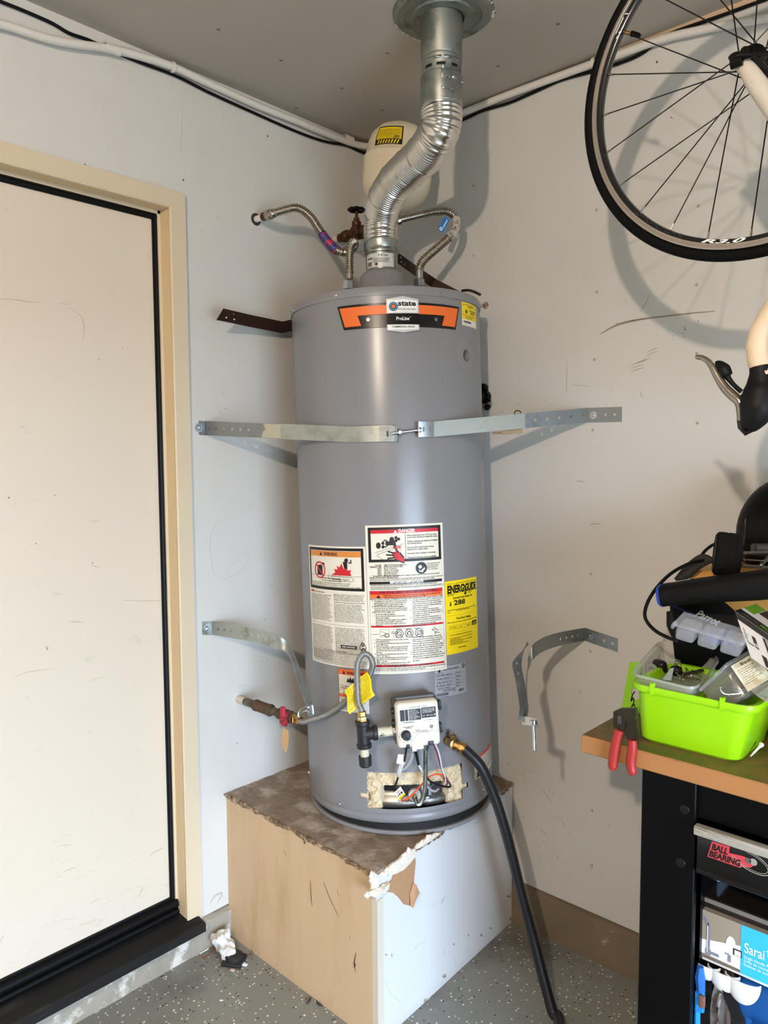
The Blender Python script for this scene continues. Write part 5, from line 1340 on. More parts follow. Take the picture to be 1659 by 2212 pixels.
m.build('strap_band', GSTRAP, rs, ang=60, solid=.0011)
P = [px(x, y, d=d) for x, y, d in ((1141, 1389, 1.83), (1131, 1404, 1.80), (1119, 1424, 1.775), (1117, 1440, 1.77), (1123, 1470, 1.76), (1129, 1505, 1.745), (1132, 1532, 1.735), (1128, 1556, 1.72))]
Wd = [CF*.036+CR*.004, CF*.034+CR*.012, CF*.026+CR*.024]+[CR*.026+CF*.024-CU*.010]*2+[CR*.024+CF*.02-CU*.006]*3
PP, WW_ = dens(P, Wd, 5)
m = MB(); m.sheet(PP, WW_, [.060, .082, .105], .0036); m.build('strap_band', GSTRAP, rs, ang=60, solid=.0011, label='folded outer strap layer with slots')
m = MB(); m.ribbon([px(1128, 1556, d=1.72), px(1143, 1558, d=1.705), px(1161, 1563, d=1.69)], CU*.016+CF*.012, .0014); m.build('clip', ZINC, rs)
bt_ = px(1152, 1562, d=1.69); be_ = px(1154, 1620, d=1.685)
m = MB().tube([bt_+(bt_-be_)*.08, be_], .0036, 12); m.build('hanging_bolt', ZINC, rs)
MB().lathe([(.0075, -.006), (.0075, .002), (.005, .004)], frame(bt_, be_-bt_), 12).build('bolt_head', ZINC, rs, ang=30)
bolt_head(rs, px(1274, 1374, Y=-.003), (0, -1, 0), .006, .011)

bs_ = thing('old_strap', 'dark brown steel strap with four holes sticking out left of the tank top', 'strap', px(628, 703, d=2.37))
P = [px(x, y, d=d) for x, y, d in ((476, 679, 2.13), (545, 694, 2.25), (610, 707, 2.355), (628, 703, 2.375), (660, 702, 2.43))]
m = MB(); V_ = CU*.0365-CR*.014
def q4(p, w): return p-w/2, p+w/2
# free end cut on a slant: width vector leans at the tip only
m.sheet(P, [CU*.032+CR*.020, CU*.034+CR*.010, CU*.036, CU*.036, CU*.036])
bs_o = m.build('strap_band', BROWNM, bs_, ang=30, solid=.002)
for x, y in ((486, 674), (504, 678), (489, 686), (506, 690)):
    MB().lathe([(.0023, 0), (.0023, .0004)], frame(px(x, y, d=2.14+(x-480)*.0016-.004), -CF), 8).build('hole', mat('hole_light', (200, 198, 192), .6), bs_)
b2_ = thing('old_strap', 'dark brown steel strap slanting down behind the flue and right water hose', 'strap', px(930, 613, d=2.40))
m = MB(); m.sheet([px(x, y, d=d) for x, y, d in ((850, 552, 2.47), (866, 562, 2.46), (905, 590, 2.43), (945, 617, 2.40), (1000, 645, 2.37))], CU*.036); m.build('strap_band', BROWNM, b2_, ang=30, solid=.002)
for x, y in ((866, 556), (867, 566), (874, 571)): MB().lathe([(.002, 0), (.002, .0004)], frame(px(x, y, d=2.45), -CF), 8).build('hole', mat('hole_light', (200, 198, 192), .6), b2_)
fb = thing('wall_fitting', 'sooty black fitting on right wall just behind the tank edge', 'fitting', px(1050, 858, Y=0))
fm = frame(px(1050, 858, Y=-.001), (0, -1, 0))
m = MB().lathe([(.020, 0), (.022, .006), (.020, .018), (.014, .020), (.014, .035), (.010, .038)], fm, 12); m.ball(px(1046, 838, Y=-.015), .014, 8, 6, jit=.4, jf=80); m.ball(px(1053, 880, Y=-.012), .010, 8, 6, jit=.4, jf=80)
m.build('fitting_body', BLACKMET, fb, ang=35)
MB().tube([px(1050, 858, Y=-.03), px(1058, 866, Y=-.036)], .005, 8).build('stem', BLACKMET, fb)
bt2 = thing('brown_cord', 'short brown cord end lying over the right rim of the tank', 'cord', px(1020, 634, d=2.2))
MB().tube(spline([px(998, 628, d=2.30), px(1012, 627, d=2.28), px(1026, 631, d=2.25), px(1038, 637, d=2.24)], 5), .004, 8).build('cord_body', BROWNM, bt2)

# ------------------------------------------------------------------ conduit and cable along the ceiling
CONDM = mat('painted_conduit', (214, 210, 202), .5, var=.06, vscale=30, alt=(150, 138, 122), altscale=40, altw=(.66, .72))
cx_ = .016
cl = [px(x, y, X=cx_) for x, y in ((-120, 30), (0, 52), (120, 88), (245, 107), (310, 124), (372, 144), (450, 180), (555, 228), (640, 262), (700, 287))]+[Vector((cx_, -.10, 2.525)), Vector((.04, -.035, 2.528)), Vector((.10, cx_*-1, 2.530))]+[px(x, y, Y=-cx_) for x, y in ((994, 246), (1100, 204), (1280, 138), (1330, 121), (1420, 88), (1500, 68), (1659, 38), (1800, 10))]
cond = thing('conduit', 'white painted conduit running along the ceiling corner on both walls', 'conduit', cl[5])
MB().tube(spline(cl, 8), .0105, 12).build('pipe', CONDM, cond)
for x, y, kw in ((373, 145, dict(X=cx_)), (1283, 136, dict(Y=-cx_))):
    c = px(x, y, **kw); ax = Vector((0, 1, .0)) if 'X' in kw else Vector((1, 0, 0))
    MB().lathe([(.0118, -.004), (.0142, -.003), (.0142, .003), (.0118, .004)], frame(c, ax), 16, cap=False).build('clip', CONDM, cond)
for x, y, kw, ax in ((243, 107, dict(X=cx_), (0, 1, .1)), (752, 300, dict(X=cx_), (0, 1, 0))):
    MB().lathe([(.0112, -.02), (.0122, -.019), (.0122, .019), (.0112, .02)], frame(px(x, y, **kw), ax), 14, cap=False).build('coupling', CONDM, cond)
cb = [px(x, y, X=.006) for x, y in ((-100, -35), (0, 3), (60, 27), (112, 50), (150, 72), (190, 86), (245, 111), (300, 134), (380, 164), (450, 199), (540, 240), (640, 284), (700, 305), (748, 314))]+[Vector((.006, -.05, 2.515)), Vector((.03, -.008, 2.512)), Vector((.10, -.006, 2.510))]+[px(x, y, Y=-.006) for x, y in ((994, 261), (1040, 240), (1100, 222), (1160, 196), (1215, 172), (1285, 153), (1345, 134), (1385, 116), (1410, 98), (1450, 72), (1560, 33), (1659, -3), (1800, -50))]
cable = thing('black_cable', 'thin black cable following the white conduit under the ceiling', 'cable', cb[6])
MB().tube(spline(cb, 6), .0042, 8).build('cable_sheath', BLACKRUB, cable)
tr3 = MB()  # thin tan strip over the more orange wall above the cable
a, b, c, d = px(1338, 101, Y=-.001), px(1700, -38, Y=-.001), px(1700, 25, Y=-.001), px(1338, 106, Y=-.001)
tr3.add([Vector((p.x, y, p.z)) for y in (-.001, -.006) for p in (Vector((a.x, 0, HC)), Vector((1.60, 0, HC)), Vector((1.60, 0, 2.515)), Vector((a.x, 0, HC-.004)))], [(3, 2, 1, 0), (4, 5, 6, 7), (0, 1, 5, 4), (1, 2, 6, 5), (2, 3, 7, 6), (3, 0, 4, 7)])
struct(tr3, 'wall_strip_right', mat('tan_strip', (200, 172, 140), .6, var=.05), ang=0)

# ------------------------------------------------------------------ bicycle hanging by the right wall
HUB = Vector((1.425, -.50, 2.156))
bike = thing('bicycle', 'white and black road bicycle hung up by its front wheel', 'bicycle', HUB)
TYRE = mat('black_tyre', (6, 6, 6), .65, spec=.15, var=.15, vscale=40, bump=.1, bscale=200)
RIMB = mat('black_rim', (16, 16, 18), .16, var=.1, coat=.5)
BRK = mat('brake_track', (190, 180, 168), .3, .85, var=.05)
WMx = Matrix(((1, 0, 0, HUB.x), (0, 0, -1, HUB.y), (0, 1, 0, HUB.z), (0, 0, 0, 1)))   # z axis towards the camera side (-y)
m = MB(); n_ = 128
m.grid(lambda u, w: WMx@Vector(((.3224+.0112*math.cos(2*math.pi*w))*math.cos(2*math.pi*u), (.3224+.0112*math.cos(2*math.pi*w))*math.sin(2*math.pi*u), .0112*math.sin(2*math.pi*w))), n_, 14, closeu=True, flip=True)
wheel = m.build('front_wheel', TYRE, bike, ang=60, label='black tyred front wheel with dark spokes')
m = MB(); m.lathe([(.3135, .0098), (.3122, .0106), (.3078, .0102), (.3073, .0097), (.3068, .0102), (.3030, .0100)], WMx, n_, cap=False)
m.lathe([(.3135, -.0098), (.3122, -.0106), (.3030, -.0100)], WMx, n_, cap=False)
m.build('brake_track', BRK, wheel, ang=30)
m = MB(); m.lathe([(.3030, .0098), (.2990, .0096), (.2948, .0075), (.2930, .003), (.2930, -.003), (.2948, -.0075), (.2990, -.0096), (.3030, -.0098)], WMx, n_, cap=False)
m.build('rim', RIMB, wheel, ang=40)
nip = mat('nipple_silver', (170, 166, 158), .3, .9)
SPK = mat('black_spoke', (30, 27, 26), .35, .5)
p_ = px(1303, 249, Y=HUB.y); A0s = math.atan2(p_.z-HUB.z, p_.x-HUB.x)
for k in range(24):
    a = A0s+2*math.pi*k/24
    sd = 1 if k % 2 else -1
    tw = (1 if (k//2) % 2 else -1)*math.radians(62)
    h = .019
    rimp = WMx@Vector((.294*math.cos(a), .294*math.sin(a), .0))
    hubp = WMx@Vector((.021*math.cos(a+tw), .021*math.sin(a+tw), sd*.030))
    dv = (hubp-rimp).normalized()
    MB().tube([rimp, hubp], .00125, 5).build('spoke', SPK, wheel)
    MB().tube([rimp, rimp+dv*.013], .0022, 6).build('nipple', nip, wheel)
m = MB().lathe([(.006, -.05), (.012, -.044), (.014, -.036), (.0245, -.034), (.0245, -.028), (.014, -.024), (.0125, 0), (.014, .024), (.0245, .028), (.0245, .034), (.014, .036), (.012, .044), (.006, .05)], WMx, 24)
m.build('hub', BLACKMET, wheel, ang=35)
va = math.atan2(px(1355, 70, Y=HUB.y).z-HUB.z, px(1355, 70, Y=HUB.y).x-HUB.x)
vp0 = WMx@Vector((.294*math.cos(va), .294*math.sin(va), 0)); vdn = (HUB-vp0).normalized()
MB().tube([vp0, vp0+vdn*.022], .003, 8).build('valve_stem', BRASS, wheel)
MB().tube([vp0+vdn*.018, vp0+vdn*.019, vp0+vdn*.036, vp0+vdn*.040], [.003, .0055, .0045, .003], 8).build('valve_cap', BLACKMET, wheel)
def rimfn(s, v, o): return WMx@Vector(((.2985-v)*math.sin(s/.2985), -(.2985-v)*math.cos(s/.2985), .0100+o))
rp = Print(rimfn, .004)
a_r = math.atan2(px(1562, 522, Y=HUB.y).x-HUB.x, -(px(1562, 522, Y=HUB.y).z-HUB.z))*.2985
rp.text(WHITEINK, 'R3.0', a_r, -.0036, .0095, 'C', .06, fit=.080, shear=.35, o=.0008)
for k in range(9): rp.line(GREYINK, [(a_r-.075-.013*k, -.002+.004*(k % 2)), (a_r-.086-.013*k, .004-.004*(k % 3)/2)], .0009, .0008)
a_v = (math.pi+(-va+math.pi/2))
for sgn in (1,):
    av = math.atan2(math.cos(va), -math.sin(va))*.2985
    rp.line(WHITEINK, [(av-.020, -.003), (av+.010, -.003)], .0018, .0008); rp.line(WHITEINK, [(av-.026, -.004), (av-.028, .004)], .0018, .0008); rp.line(WHITEINK, [(av+.012, .003), (av+.018, .003)], .002, .0008); rp.line(WHITEINK, [(av+.004, .003), (av+.008, .003)], .002, .0008)
rp.build(wheel, {'white_ink': 'rim_lettering', 'grey_ink': 'rim_graphics'})
# fork
FORKW = mat('white_fork_paint', (214, 204, 190), .35, var=.05, alt=(170, 156, 138), altscale=30, altw=(.66, .74))
FORKB = mat('black_fork_paint', (18, 18, 20), .3, var=.1)
crown = Vector((1.592, -.50, 1.835))
for s in (-1, 1):
    y0 = HUB.y-.056*s; 
    e0 = px(1597, 149, Y=HUB.y-.056) if s == 1 else Vector((1.412, y0, 2.140))
    e0 = Vector((1.4155, y0, 2.146))
    P = [e0+Vector((-.010, 0, .006)), e0+Vector((.008, 0, -.012)), e0+Vector((.030, 0, -.05)), Vector((1.497, y0+.002*s, 2.005)), Vector((1.545, y0+.010*s, 1.92)), crown+Vector((0, -.035*s, .0))]
    P = spline(P, 6)
    m = MB(); rr_ = [.0095+.0075*min(1, i/12) for i in range(len(P))]
    m.tube(P, rr_, 14); m.build('fork_blade', FORKW, bike, ang=60, label='white fork blade' if s == 1 else None)
    m = MB(); m.tube([p+Vector((.010, .010*s, .005)) for p in P[3:]], [r*.92 for r in rr_[3:]], 12); m.build('fork_blade_back', FORKB, bike, ang=60)
    m = MB(); m.lathe([(.012, -.003), (.012, .003)], frame((HUB.x, y0, HUB.z), (0, -s, 0)), 16); m.tube([(HUB.x, y0, HUB.z), e0], .008, 8); m.build('dropout', BLACKMET, bike, ang=40)
# quick release lever
yq = HUB.y-.072
m = MB(); P = [px(1577, 132, Y=yq), px(1585, 126, Y=yq), px(1600, 121, Y=yq), px(1625, 119, Y=yq), px(1645, 115, Y=yq), px(1668, 117, Y=yq), px(1685, 124, Y=yq)]
m.tube(spline(P, 5), [.006+.003*math.sin(i*.25) for i in range(len(spline(P, 5)))], 10); m.tube([px(1580, 138, Y=yq), px(1605, 130, Y=yq)], [.010, .008], 10); m.tube([(HUB.x, HUB.y-.05, HUB.z), (HUB.x, yq, HUB.z)], .007, 10)
m.build('quick_release', mat('black_lever', (26, 24, 22), .25, .6), bike, ang=60)
ax_d = Vector((.46, 0, -.88)).normalized()
htop = crown+ax_d*.17
m = MB(); m.tube([crown-ax_d*.015, crown+ax_d*.02], .020, 14); m.box((crown.x-.02, crown.y-.045, crown.z-.015), (crown.x+.02, crown.y+.045, crown.z+.02)); m.build('fork_crown', FORKW, bike, ang=40)
MB().tube([crown+ax_d*.02, htop], .024, 16).build('head_tube', FORKW, bike)
fwd = Vector((-.88, 0, -.46))
clampp = htop+ax_d*.03+fwd*.10
MB().tube([htop, htop+ax_d*.03, clampp], .017, 12).build('stem', BLACKMET, bike)
MB().tube([crown+ax_d*.05, (2.30, -.50, 1.55)], .022, 14).build('down_tube', FORKW, bike)
MB().tube([htop-ax_d*.02, (2.25, -.50, 1.28)], .018, 14).build('top_tube', FORKW, bike)
yb = -.66
TAPEW = mat('cream_bar_tape', (222, 202, 172), .7, var=.06, vscale=60, bump=.25, bscale=140, alt=(186, 164, 132), altscale=20, altw=(.6, .75))
m = MB()
P = [Vector((clampp.x, -.50, clampp.z)), Vector((clampp.x-.005, -.58, clampp.z+.01)), Vector((1.555, -.64, 1.72)), px(1690, 645, Y=yb), px(1668, 672, Y=yb), px(1648, 704, Y=yb), px(1636, 735, Y=yb), px(1636, 768, Y=yb), px(1645, 800, Y=yb), px(1668, 835, Y=yb), px(1705, 850, Y=yb), px(1745, 830, Y=yb), px(1765, 790, Y=yb)]
Q = resample(spline(P, 8), .004)
m.tube(Q, [.0158+.0012*((i % 6)/6) for i in range(len(Q))], 16); m.build('bar_tape', TAPEW, bike, ang=70, label='cream wrapped handlebar')
far = [Vector((p.x, -1.0-p.y, p.z)) for p in spline(P, 5)]
MB().tube(far, .0158, 12).build('bar_tape', TAPEW, bike, ang=70)
HOOD = mat('black_hood_rubber', (9, 9, 10), .55, var=.1, spec=.3)
P = [px(1643, 792, Y=yb), px(1645, 808, Y=yb), px(1645, 835, Y=yb), px(1640, 862, Y=yb-.004), px(1634, 888, Y=yb-.006), px(1624, 910, Y=yb-.006), px(1614, 926, Y=yb-.006)]
Q = spline(P, 5); rr_ = np.interp(np.linspace(0, 1, len(Q)), [0, .15, .4, .62, .8, 1], [.0168, .0178, .026, .0275, .021, .011])
m = MB(); m.tube(Q, list(rr_), 16); m.build('brake_hood', HOOD, bike, ang=70)
P = [px(1598, 862, Y=yb), px(1605, 868, Y=yb), px(1612, 860, Y=yb)]; MB().tube([px(1602, 852, Y=yb-.004), px(1618, 866, Y=yb-.002), px(1626, 880, Y=yb-.002)], [.004, .012, .014], 10).build('lever_pivot', HOOD, bike, ang=60)
MB().lathe([(.0028, 0), (.0028, .0012)], frame(px(1606, 847, Y=yb-.012), (0, -1, 0)), 10).build('pivot_pin', ZINC, bike)
LEV = mat('silver_lever', (150, 142, 132), .22, .9, var=.08)
Q = spline([px(x, y, Y=yb) for x, y in ((1503, 771), (1517, 773), (1530, 781), (1540, 795), (1552, 817), (1566, 838), (1584, 856), (1597, 868), (1602, 886), (1604, 908))], 6)
rr_ = np.interp(np.linspace(0, 1, len(Q)), [0, .05, .2, .35, .6, .8, 1], [.0030, .0042, .0046, .0060, .0080, .0082, .0088])
m = MB(); m.tube(Q, list(rr_), 10); m.build('brake_lever', LEV, bike, ang=60, label='silver brake lever')
Q = spline([px(x, y, Y=yb+.004) for x, y in ((1546, 782), (1554, 787), (1563, 797), (1569, 808), (1572, 815), (1584, 830), (1601, 846))], 5)
rr_ = np.interp(np.linspace(0, 1, len(Q)), [0, .15, .35, .55, .68, .85, 1], [.002, .0065, .0110, .0095, .0048, .0035, .004])
m = MB(); m.tube(Q, list(rr_), 12); m.build('shift_paddle', HOOD, bike, ang=60)
m = MB(); m.tube([px(1602, 905, Y=yb), px(1604, 922, Y=yb), px(1612, 934, Y=yb), px(1625, 928, Y=yb)], [.0078, .0078, .006, .004], 10); m.build('lever_cap', mat('gloss_black', (20, 20, 21), .15), bike, ang=60)

# ------------------------------------------------------------------ workbench
BZ = .905; BX0, BX1, BY0 = 1.152, 2.35, -.595
bench = thing('workbench', 'black steel workbench with a tan wooden top at the right wall', 'workbench', (BX0, BY0, 0))
TOPM = mat('stained_bench_top', (118, 92, 54), .55, var=.2, vscale=10, alt=(92, 84, 46), altscale=14, altw=(.45, .6), bump=.05, bscale=60)
EDGE = mat('tan_bench_edge', (168, 118, 72), .5, var=.08, vscale=8, stretch=(1, 1, 4), alt=(148, 98, 56), altscale=14, altw=(.6, .7))
m = MB(); m.rbox((BX0, BY0, BZ-.036), (BX1, -.012, BZ), .0022, None, 1)
top_ = m.build('worktop', EDGE, bench, ang=30, label='tan wooden top')
MB().box((BX0+.002, BY0+.002, BZ-.001), (BX1-.002, -.014, BZ+.0004)).build('top_surface', TOPM, top_, ang=0, label='stained brown surface')
m = MB(); m.rbox((1.277, -.585, 0), (1.381, -.545, BZ-.036), .002, None, 1); m.box((1.277, -.545, 0), (1.281, -.06, BZ-.036)); left_leg = m.build('leg', BLACKMET, bench, ang=20)
for x, y in ((1478, 1749), (1470, 1864)):
    MB().lathe([(.009, 0), (.0085, .0006), (.005, .0012), (.0001, .0014)], frame(px(x, y, Y=-.585), (0, -1, 0)), 16).build('rivet', mat('worn_black', (26, 26, 26), .35, .4), left_leg)
m = MB(); m.rbox((2.19, -.585, 0), (2.30, -.545, BZ-.036), .002, None, 1); m.box((2.296, -.545, 0), (2.30, -.06, BZ-.036)); m.build('leg', BLACKMET, bench, ang=20)
m = MB(); m.box((1.381, -.575, .800), (2.19, -.56, BZ-.036)); m.box((1.277, -.075, .02), (2.30, -.062, .868)); m.build('apron', BLACKMET, bench, ang=0)
m = MB(); m.box((1.371, -.572, .10), (1.381, -.09, .86)); m.build('inner_panel', BLACKMET, bench, ang=0)
MB().box((1.281, -.56, .09), (2.296, -.065, .11)).build('shelf', BLACKMET, bench, ang=0)
m = MB(); m.rbox((1.386, -.590, .706), (2.17, -.575, .782), .003, None, 2); m.box((1.392, -.575, .715), (2.165, -.12, .72)); m.box((1.392, -.575, .71), (1.396, -.12, .775)); m.box((2.161, -.575, .71), (2.165, -.12, .775))
drawer = m.build('drawer', mat('glossy_black_drawer', (14, 14, 15), .2, var=.1), bench, ang=30)
a, b = px(1500, 1775, Y=-.590), px(1500, 1792, Y=-.590)
m = MB(); m.rbox((a.x+.004, -.606, .779), (2.17, -.588, .796), .0025, None, 2); m.build('drawer_handle', mat('brushed_aluminium', (190, 187, 178), .5, .35, var=.1, vscale=60, stretch=(.2, 1, 6), alt=(120, 116, 108), altscale=40, altw=(.56, .64)), drawer, ang=30, label='worn silver handle strip')
m = MB(); m.tube([(1.387, -.586, .706), (2.17, -.586, .706)], .007, 10); m.build('lower_lip', mat('glossy_black_drawer', (14, 14, 15), .2), drawer)
# emblem on the drawer
bfn = lambda s, v, o: Vector((s, -.5904-o, v))
ep = Print(bfn, 9)
def B2(x, y): p = px(x, y, Y=-.5904); return (p.x, p.z)
RED_ = mat('faded_red', (196, 66, 76), .4, var=.08)
ep.poly(RED_, [B2(1538, 1817), B2(1577, 1829), B2(1575, 1842), B2(1604, 1849), B2(1624, 1856), B2(1634, 1866), B2(1622, 1874), B2(1602, 1872), B2(1600, 1875), B2(1528, 1850)], .0004)
def etext(t, bl, br, h):
    b0, b1 = B2(*bl), B2(*br); L = math.hypot(b1[0]-b0[0], b1[1]-b0[1])
    ep.text(INK, t, b0[0], b0[1], h, 'L', .08, fit=L, o=.0009, shear=.25, rot=math.atan2(b1[1]-b0[1], b1[0]-b0[0]))
etext('BALL', (1537, 1834), (1572, 1846), .0165); etext('BEARING', (1531, 1848), (1600, 1872), .0165)
ce = B2(1621, 1861); u_ = B2(1655, 1876); ang_ = math.atan2(u_[1]-ce[1], u_[0]-ce[0])-.15
def ell(rx, ry, n=40, a0=-2.6, a1=1.9): return [(ce[0]+rx*math.cos(t)*math.cos(ang_)-ry*math.sin(t)*math.sin(ang_), ce[1]+rx*math.cos(t)*math.sin(ang_)+ry*math.sin(t)*math.cos(ang_)) for t in [a0+(a1-a0)*i/n for i in range(n+1)]]
SILV = mat('emblem_silver', (196, 192, 184), .3, .6)
for rx, ry, w in ((.0340, .0165, .0016), (.0300, .0135, .0010)): ep.line(SILV, ell(rx, ry), w, .0005)
ep.disc(SILV, *B2(1628, 1862), .0062, .0008, sx=1.0); ep.disc(mat('emblem_ball', (120, 112, 108), .3, .5), *B2(1616, 1859), .0052, .0008)
ep.build(drawer, {'faded_red': 'red_plate', 'black_ink': 'lettering', 'emblem_silver': 'emblem_ring', 'emblem_ball': 'emblem_ball'})

# ------------------------------------------------------------------ things under the bench top
def para3(mb, A, B, C, D, bev=0):
    """box from a corner A and its three neighbours B, C, D"""
    A, B, C, D = map(Vector, (A, B, C, D))
    M = Matrix(((B.x-A.x, C.x-A.x, D.x-A.x, A.x), (B.y-A.y, C.y-A.y, D.y-A.y, A.y), (B.z-A.z, C.z-A.z, D.z-A.z, A.z), (0, 0, 0, 1)))
    return mb.box((0, 0, 0), (1, 1, 1), M), M
yS = -.535
case = thing('tool_case', 'dark blue plastic tool case with raised letters on the bench shelf', 'tool case', (1.6, -.40, .11))
CASEB = mat('blue_case_plastic', (26, 84, 150), .4, var=.08)
m = MB(); m.rbox((1.428, -.50, .1105), (1.85, -.16, .470), .02, None, 4); m.build('case_body', CASEB, case, ang=40)
m = MB(); m.rbox((1.445, -.512, .13), (1.83, -.498, .36), .012, None, 3); m.build('case_lid_panel', mat('bright_blue_plastic', (24, 120, 214), .35, var=.05), case, ang=40)
kp2 = Print(lambda s, v, o: Vector((s, -.5125-o, v)), 9)
kp2.text(CASEB, 'KE', 1.452, .372, .055, 'L', .08, o=.0006, fit=.07, shear=.1); kp2.build(case, None)
for o in [c for c in case.children if c.name.startswith('lettering')]:
    o.location.z += 0.0
# faucet box with printed front
sbx = thing('faucet_box', 'printed box with a tap picture and bright blue panel on the shelf', 'box', (1.56, -.42, .512))
SB0, SB1, SZ0, SZ1 = 1.352, 1.80, .512, .606
TAUPE = mat('print_taupe', (150, 140, 124), .4, var=.06)
zt_ = px(1512, 1962, Y=yS).z; zb_ = px(1508, 2062, Y=yS).z
SZ1, SZ0 = zt_, zb_
MB().box((SB0, yS, SZ0), (SB1, -.15, SZ1)).build('carton', TAUPE, sbx, ang=0)
sp_ = Print(lambda s, v, o: Vector((s, yS-o, v)), 9)
def S2(x, y): p = px(x, y, Y=yS); return (p.x, p.z)
BLUEP = mat('bright_blue_print', (56, 182, 246), .4, var=.03)
PW = mat('print_white', (232, 234, 236), .4, var=.04); PG = mat('print_chrome', (132, 132, 146), .35, var=.3, vscale=80); PD = mat('print_dark', (62, 52, 46), .4)
xb = S2(1600, 2050)[0]
sp_.poly(PW, [(SB0, S2(1505, 2030)[1]), (xb, S2(1600, 2030)[1]-.012), (xb, SZ0+.006), (SB0, SZ0+.010)], .0004)
sp_.rect(mat('print_shadow', (112, 100, 90), .5), SB0, SZ0, xb, SZ0+.006, .0003)
xf = S2(1530, 2040)[0]
zf0, zf1 = S2(1520, 2062)[1]+.004, S2(1520, 1978)[1]
arc = [(xf-.014+.0125*math.cos(t), zf1-.0135+.0125*math.sin(t)) for t in [math.pi*i/10 for i in range(11)]]
sp_.line(PG, [(xf, zf0), (xf, zf1-.013)]+arc[::1]+[(xf-.028, zf1-.030)], .0065, .0008); sp_.line(PW, [(xf-.0015, zf0+.004), (xf-.0015, zf1-.016)], .0015, .0012)
sp_.line(PG, [(xf+.002, zf0+.006), (xf+.020, zf0+.006)], .006, .0008); sp_.line(PG, [(xf, zf0), (xf, zf0+.012)], .010, .0009)
xd_ = S2(1574, 2045)[0]; sp_.disc(PW, xd_+.004, S2(1574, 2045)[1]+.006, .016, .0008, sx=.55); sp_.rect(PD, xd_+.008, S2(1580, 2060)[1], xd_+.024, S2(1580, 2045)[1], .0010); sp_.rect(PW, xd_+.011, S2(1580, 2060)[1]+.001, xd_+.022, S2(1580, 2047)[1]-.001, .0013)
sp_.rect(PG, xd_-.001, SZ0+.012, xd_+.005, SZ0+.026, .0010); sp_.line(PG, [(xd_-.006, SZ0+.026), (xd_+.002, SZ0+.027)], .003, .0011)
sp_.rect(BLUEP, xb, SZ0-.0, SB1, SZ1, .0006)
t0_, t1_ = S2(1604, 2050), S2(1646, 2070)
sp_.text(WHITEINK, 'Sarai™', xb+.006, SZ0+(SZ1-SZ0)*.47, .027, 'L', .015, o=.0012, fit=.052); sp_.text(WHITEINK, '8 in.', xb+.066, SZ0+(SZ1-SZ0)*.47, .027, 'L', .01, o=.0012)
sp_.text(WHITEINK, 'Single Handle Pull-down Kitchen Faucet\nGrifo de cocina de un solo mando\nRobinet de cuisine a poignee unique', xb+.006, SZ0+(SZ1-SZ0)*.35, .0075, 'L', .0, o=.0012, fit=.11)
sp_.build(sbx, {'print_white': 'white_print', 'print_shadow': 'shadow_print', 'print_chrome': 'tap_print', 'print_dark': 'frame_print', 'bright_blue_print': 'blue_panel', 'white_ink': 'lettering'})
dk = thing('dark_box', 'glossy black box with a grey stripe on top of the tap box', 'box', (1.56, -.40, SZ1))
z1_ = px(1530, 1938, Y=-.525).z
m = MB(); m.rbox((1.362, -.525, SZ1+.0005), (1.85, -.16, z1_), .002, None, 1); m.build('box_body', mat('gloss_dark_brown', (34, 28, 26), .12, var=.1), dk, ang=20)
MB().box((1.364, -.5262, SZ1+.012), (1.848, -.525, z1_-.002)).build('grey_stripe', mat('grey_band', (112, 108, 102), .35), dk, ang=0)
MB().rbox((1.372, -.46, z1_), (1.386, -.30, z1_+.03), .003).build('highlight_block', mat('pale_blue_highlight', (176, 200, 216), .4), dk)  # added pale block in place of a bluish highlight on the box
# moulded white tray, grey bag, blue clamp, black strap
tray = thing('moulded_tray', 'white scalloped plastic tray under the tap box', 'tray', (1.43, -.50, SZ0-.03))
m = MB(); WTR = mat('white_moulded_plastic', (226, 226, 220), .35, var=.04)
for x, r, dz in ((1.392, .024, .020), (1.424, .028, .030), (1.458, .030, .036)):
    m2 = MB(); m2.grid(lambda u, w: Vector((x+r*math.cos(math.pi*(1+u))*math.cos(w*1.45), -.538+.014*math.cos(w*1.45)*math.sin(math.pi*u)*-1, SZ0-.006-(dz+.012)*math.sin(w*1.45))), 16, 8)
    m2.build('scallop', WTR, tray, ang=60, solid=.002)
MB().box((1.352, -.53, SZ0-.008), (1.50, -.20, SZ0-.001)).build('tray_plate', WTR, tray, ang=0)
bag = thing('grey_bag', 'crumpled grey plastic bag beside the blue tool case', 'bag', (1.42, -.42, .11))
m = MB()
def bagfn(u, v):
    a = u*2*math.pi; z = .111+.325*v
    r_ = (.052-.02*v)+.016*noise.noise(Vector((math.cos(a)*2.2, math.sin(a)*2.2, v*5)))+.010*noise.noise(Vector((math.cos(a)*6, math.sin(a)*6, v*11)))
    if v > .8: r_ *= 1-(v-.8)*3
    return Vector((1.398+min(.028, r_*math.cos(a)*.9), -.44+r_*1.2*math.sin(a), z))
m.grid(bagfn, 40, 30, closeu=True); m.build('bag_film', mat('grey_bag_film', (132, 130, 130), .25, var=.1, alt=(96, 94, 94), altscale=20, altw=(.5, .6)), bag, ang=25)
clamp = thing('blue_clamp', 'bright blue plastic clamp at the inner side of the bench leg', 'clamp', (1.39, -.55, .3))
BCL = mat('clamp_blue', (34, 140, 226), .4, var=.06)
Yc = -.56
m = MB(); m.tube([px(1513, 2088, Y=Yc), px(1512, 2110, Y=Yc), px(1514, 2140, Y=Yc)], [.006, .010, .008], 8); m.build('clamp_jaw', mat('clamp_blue_dark', (40, 100, 176), .4), clamp)
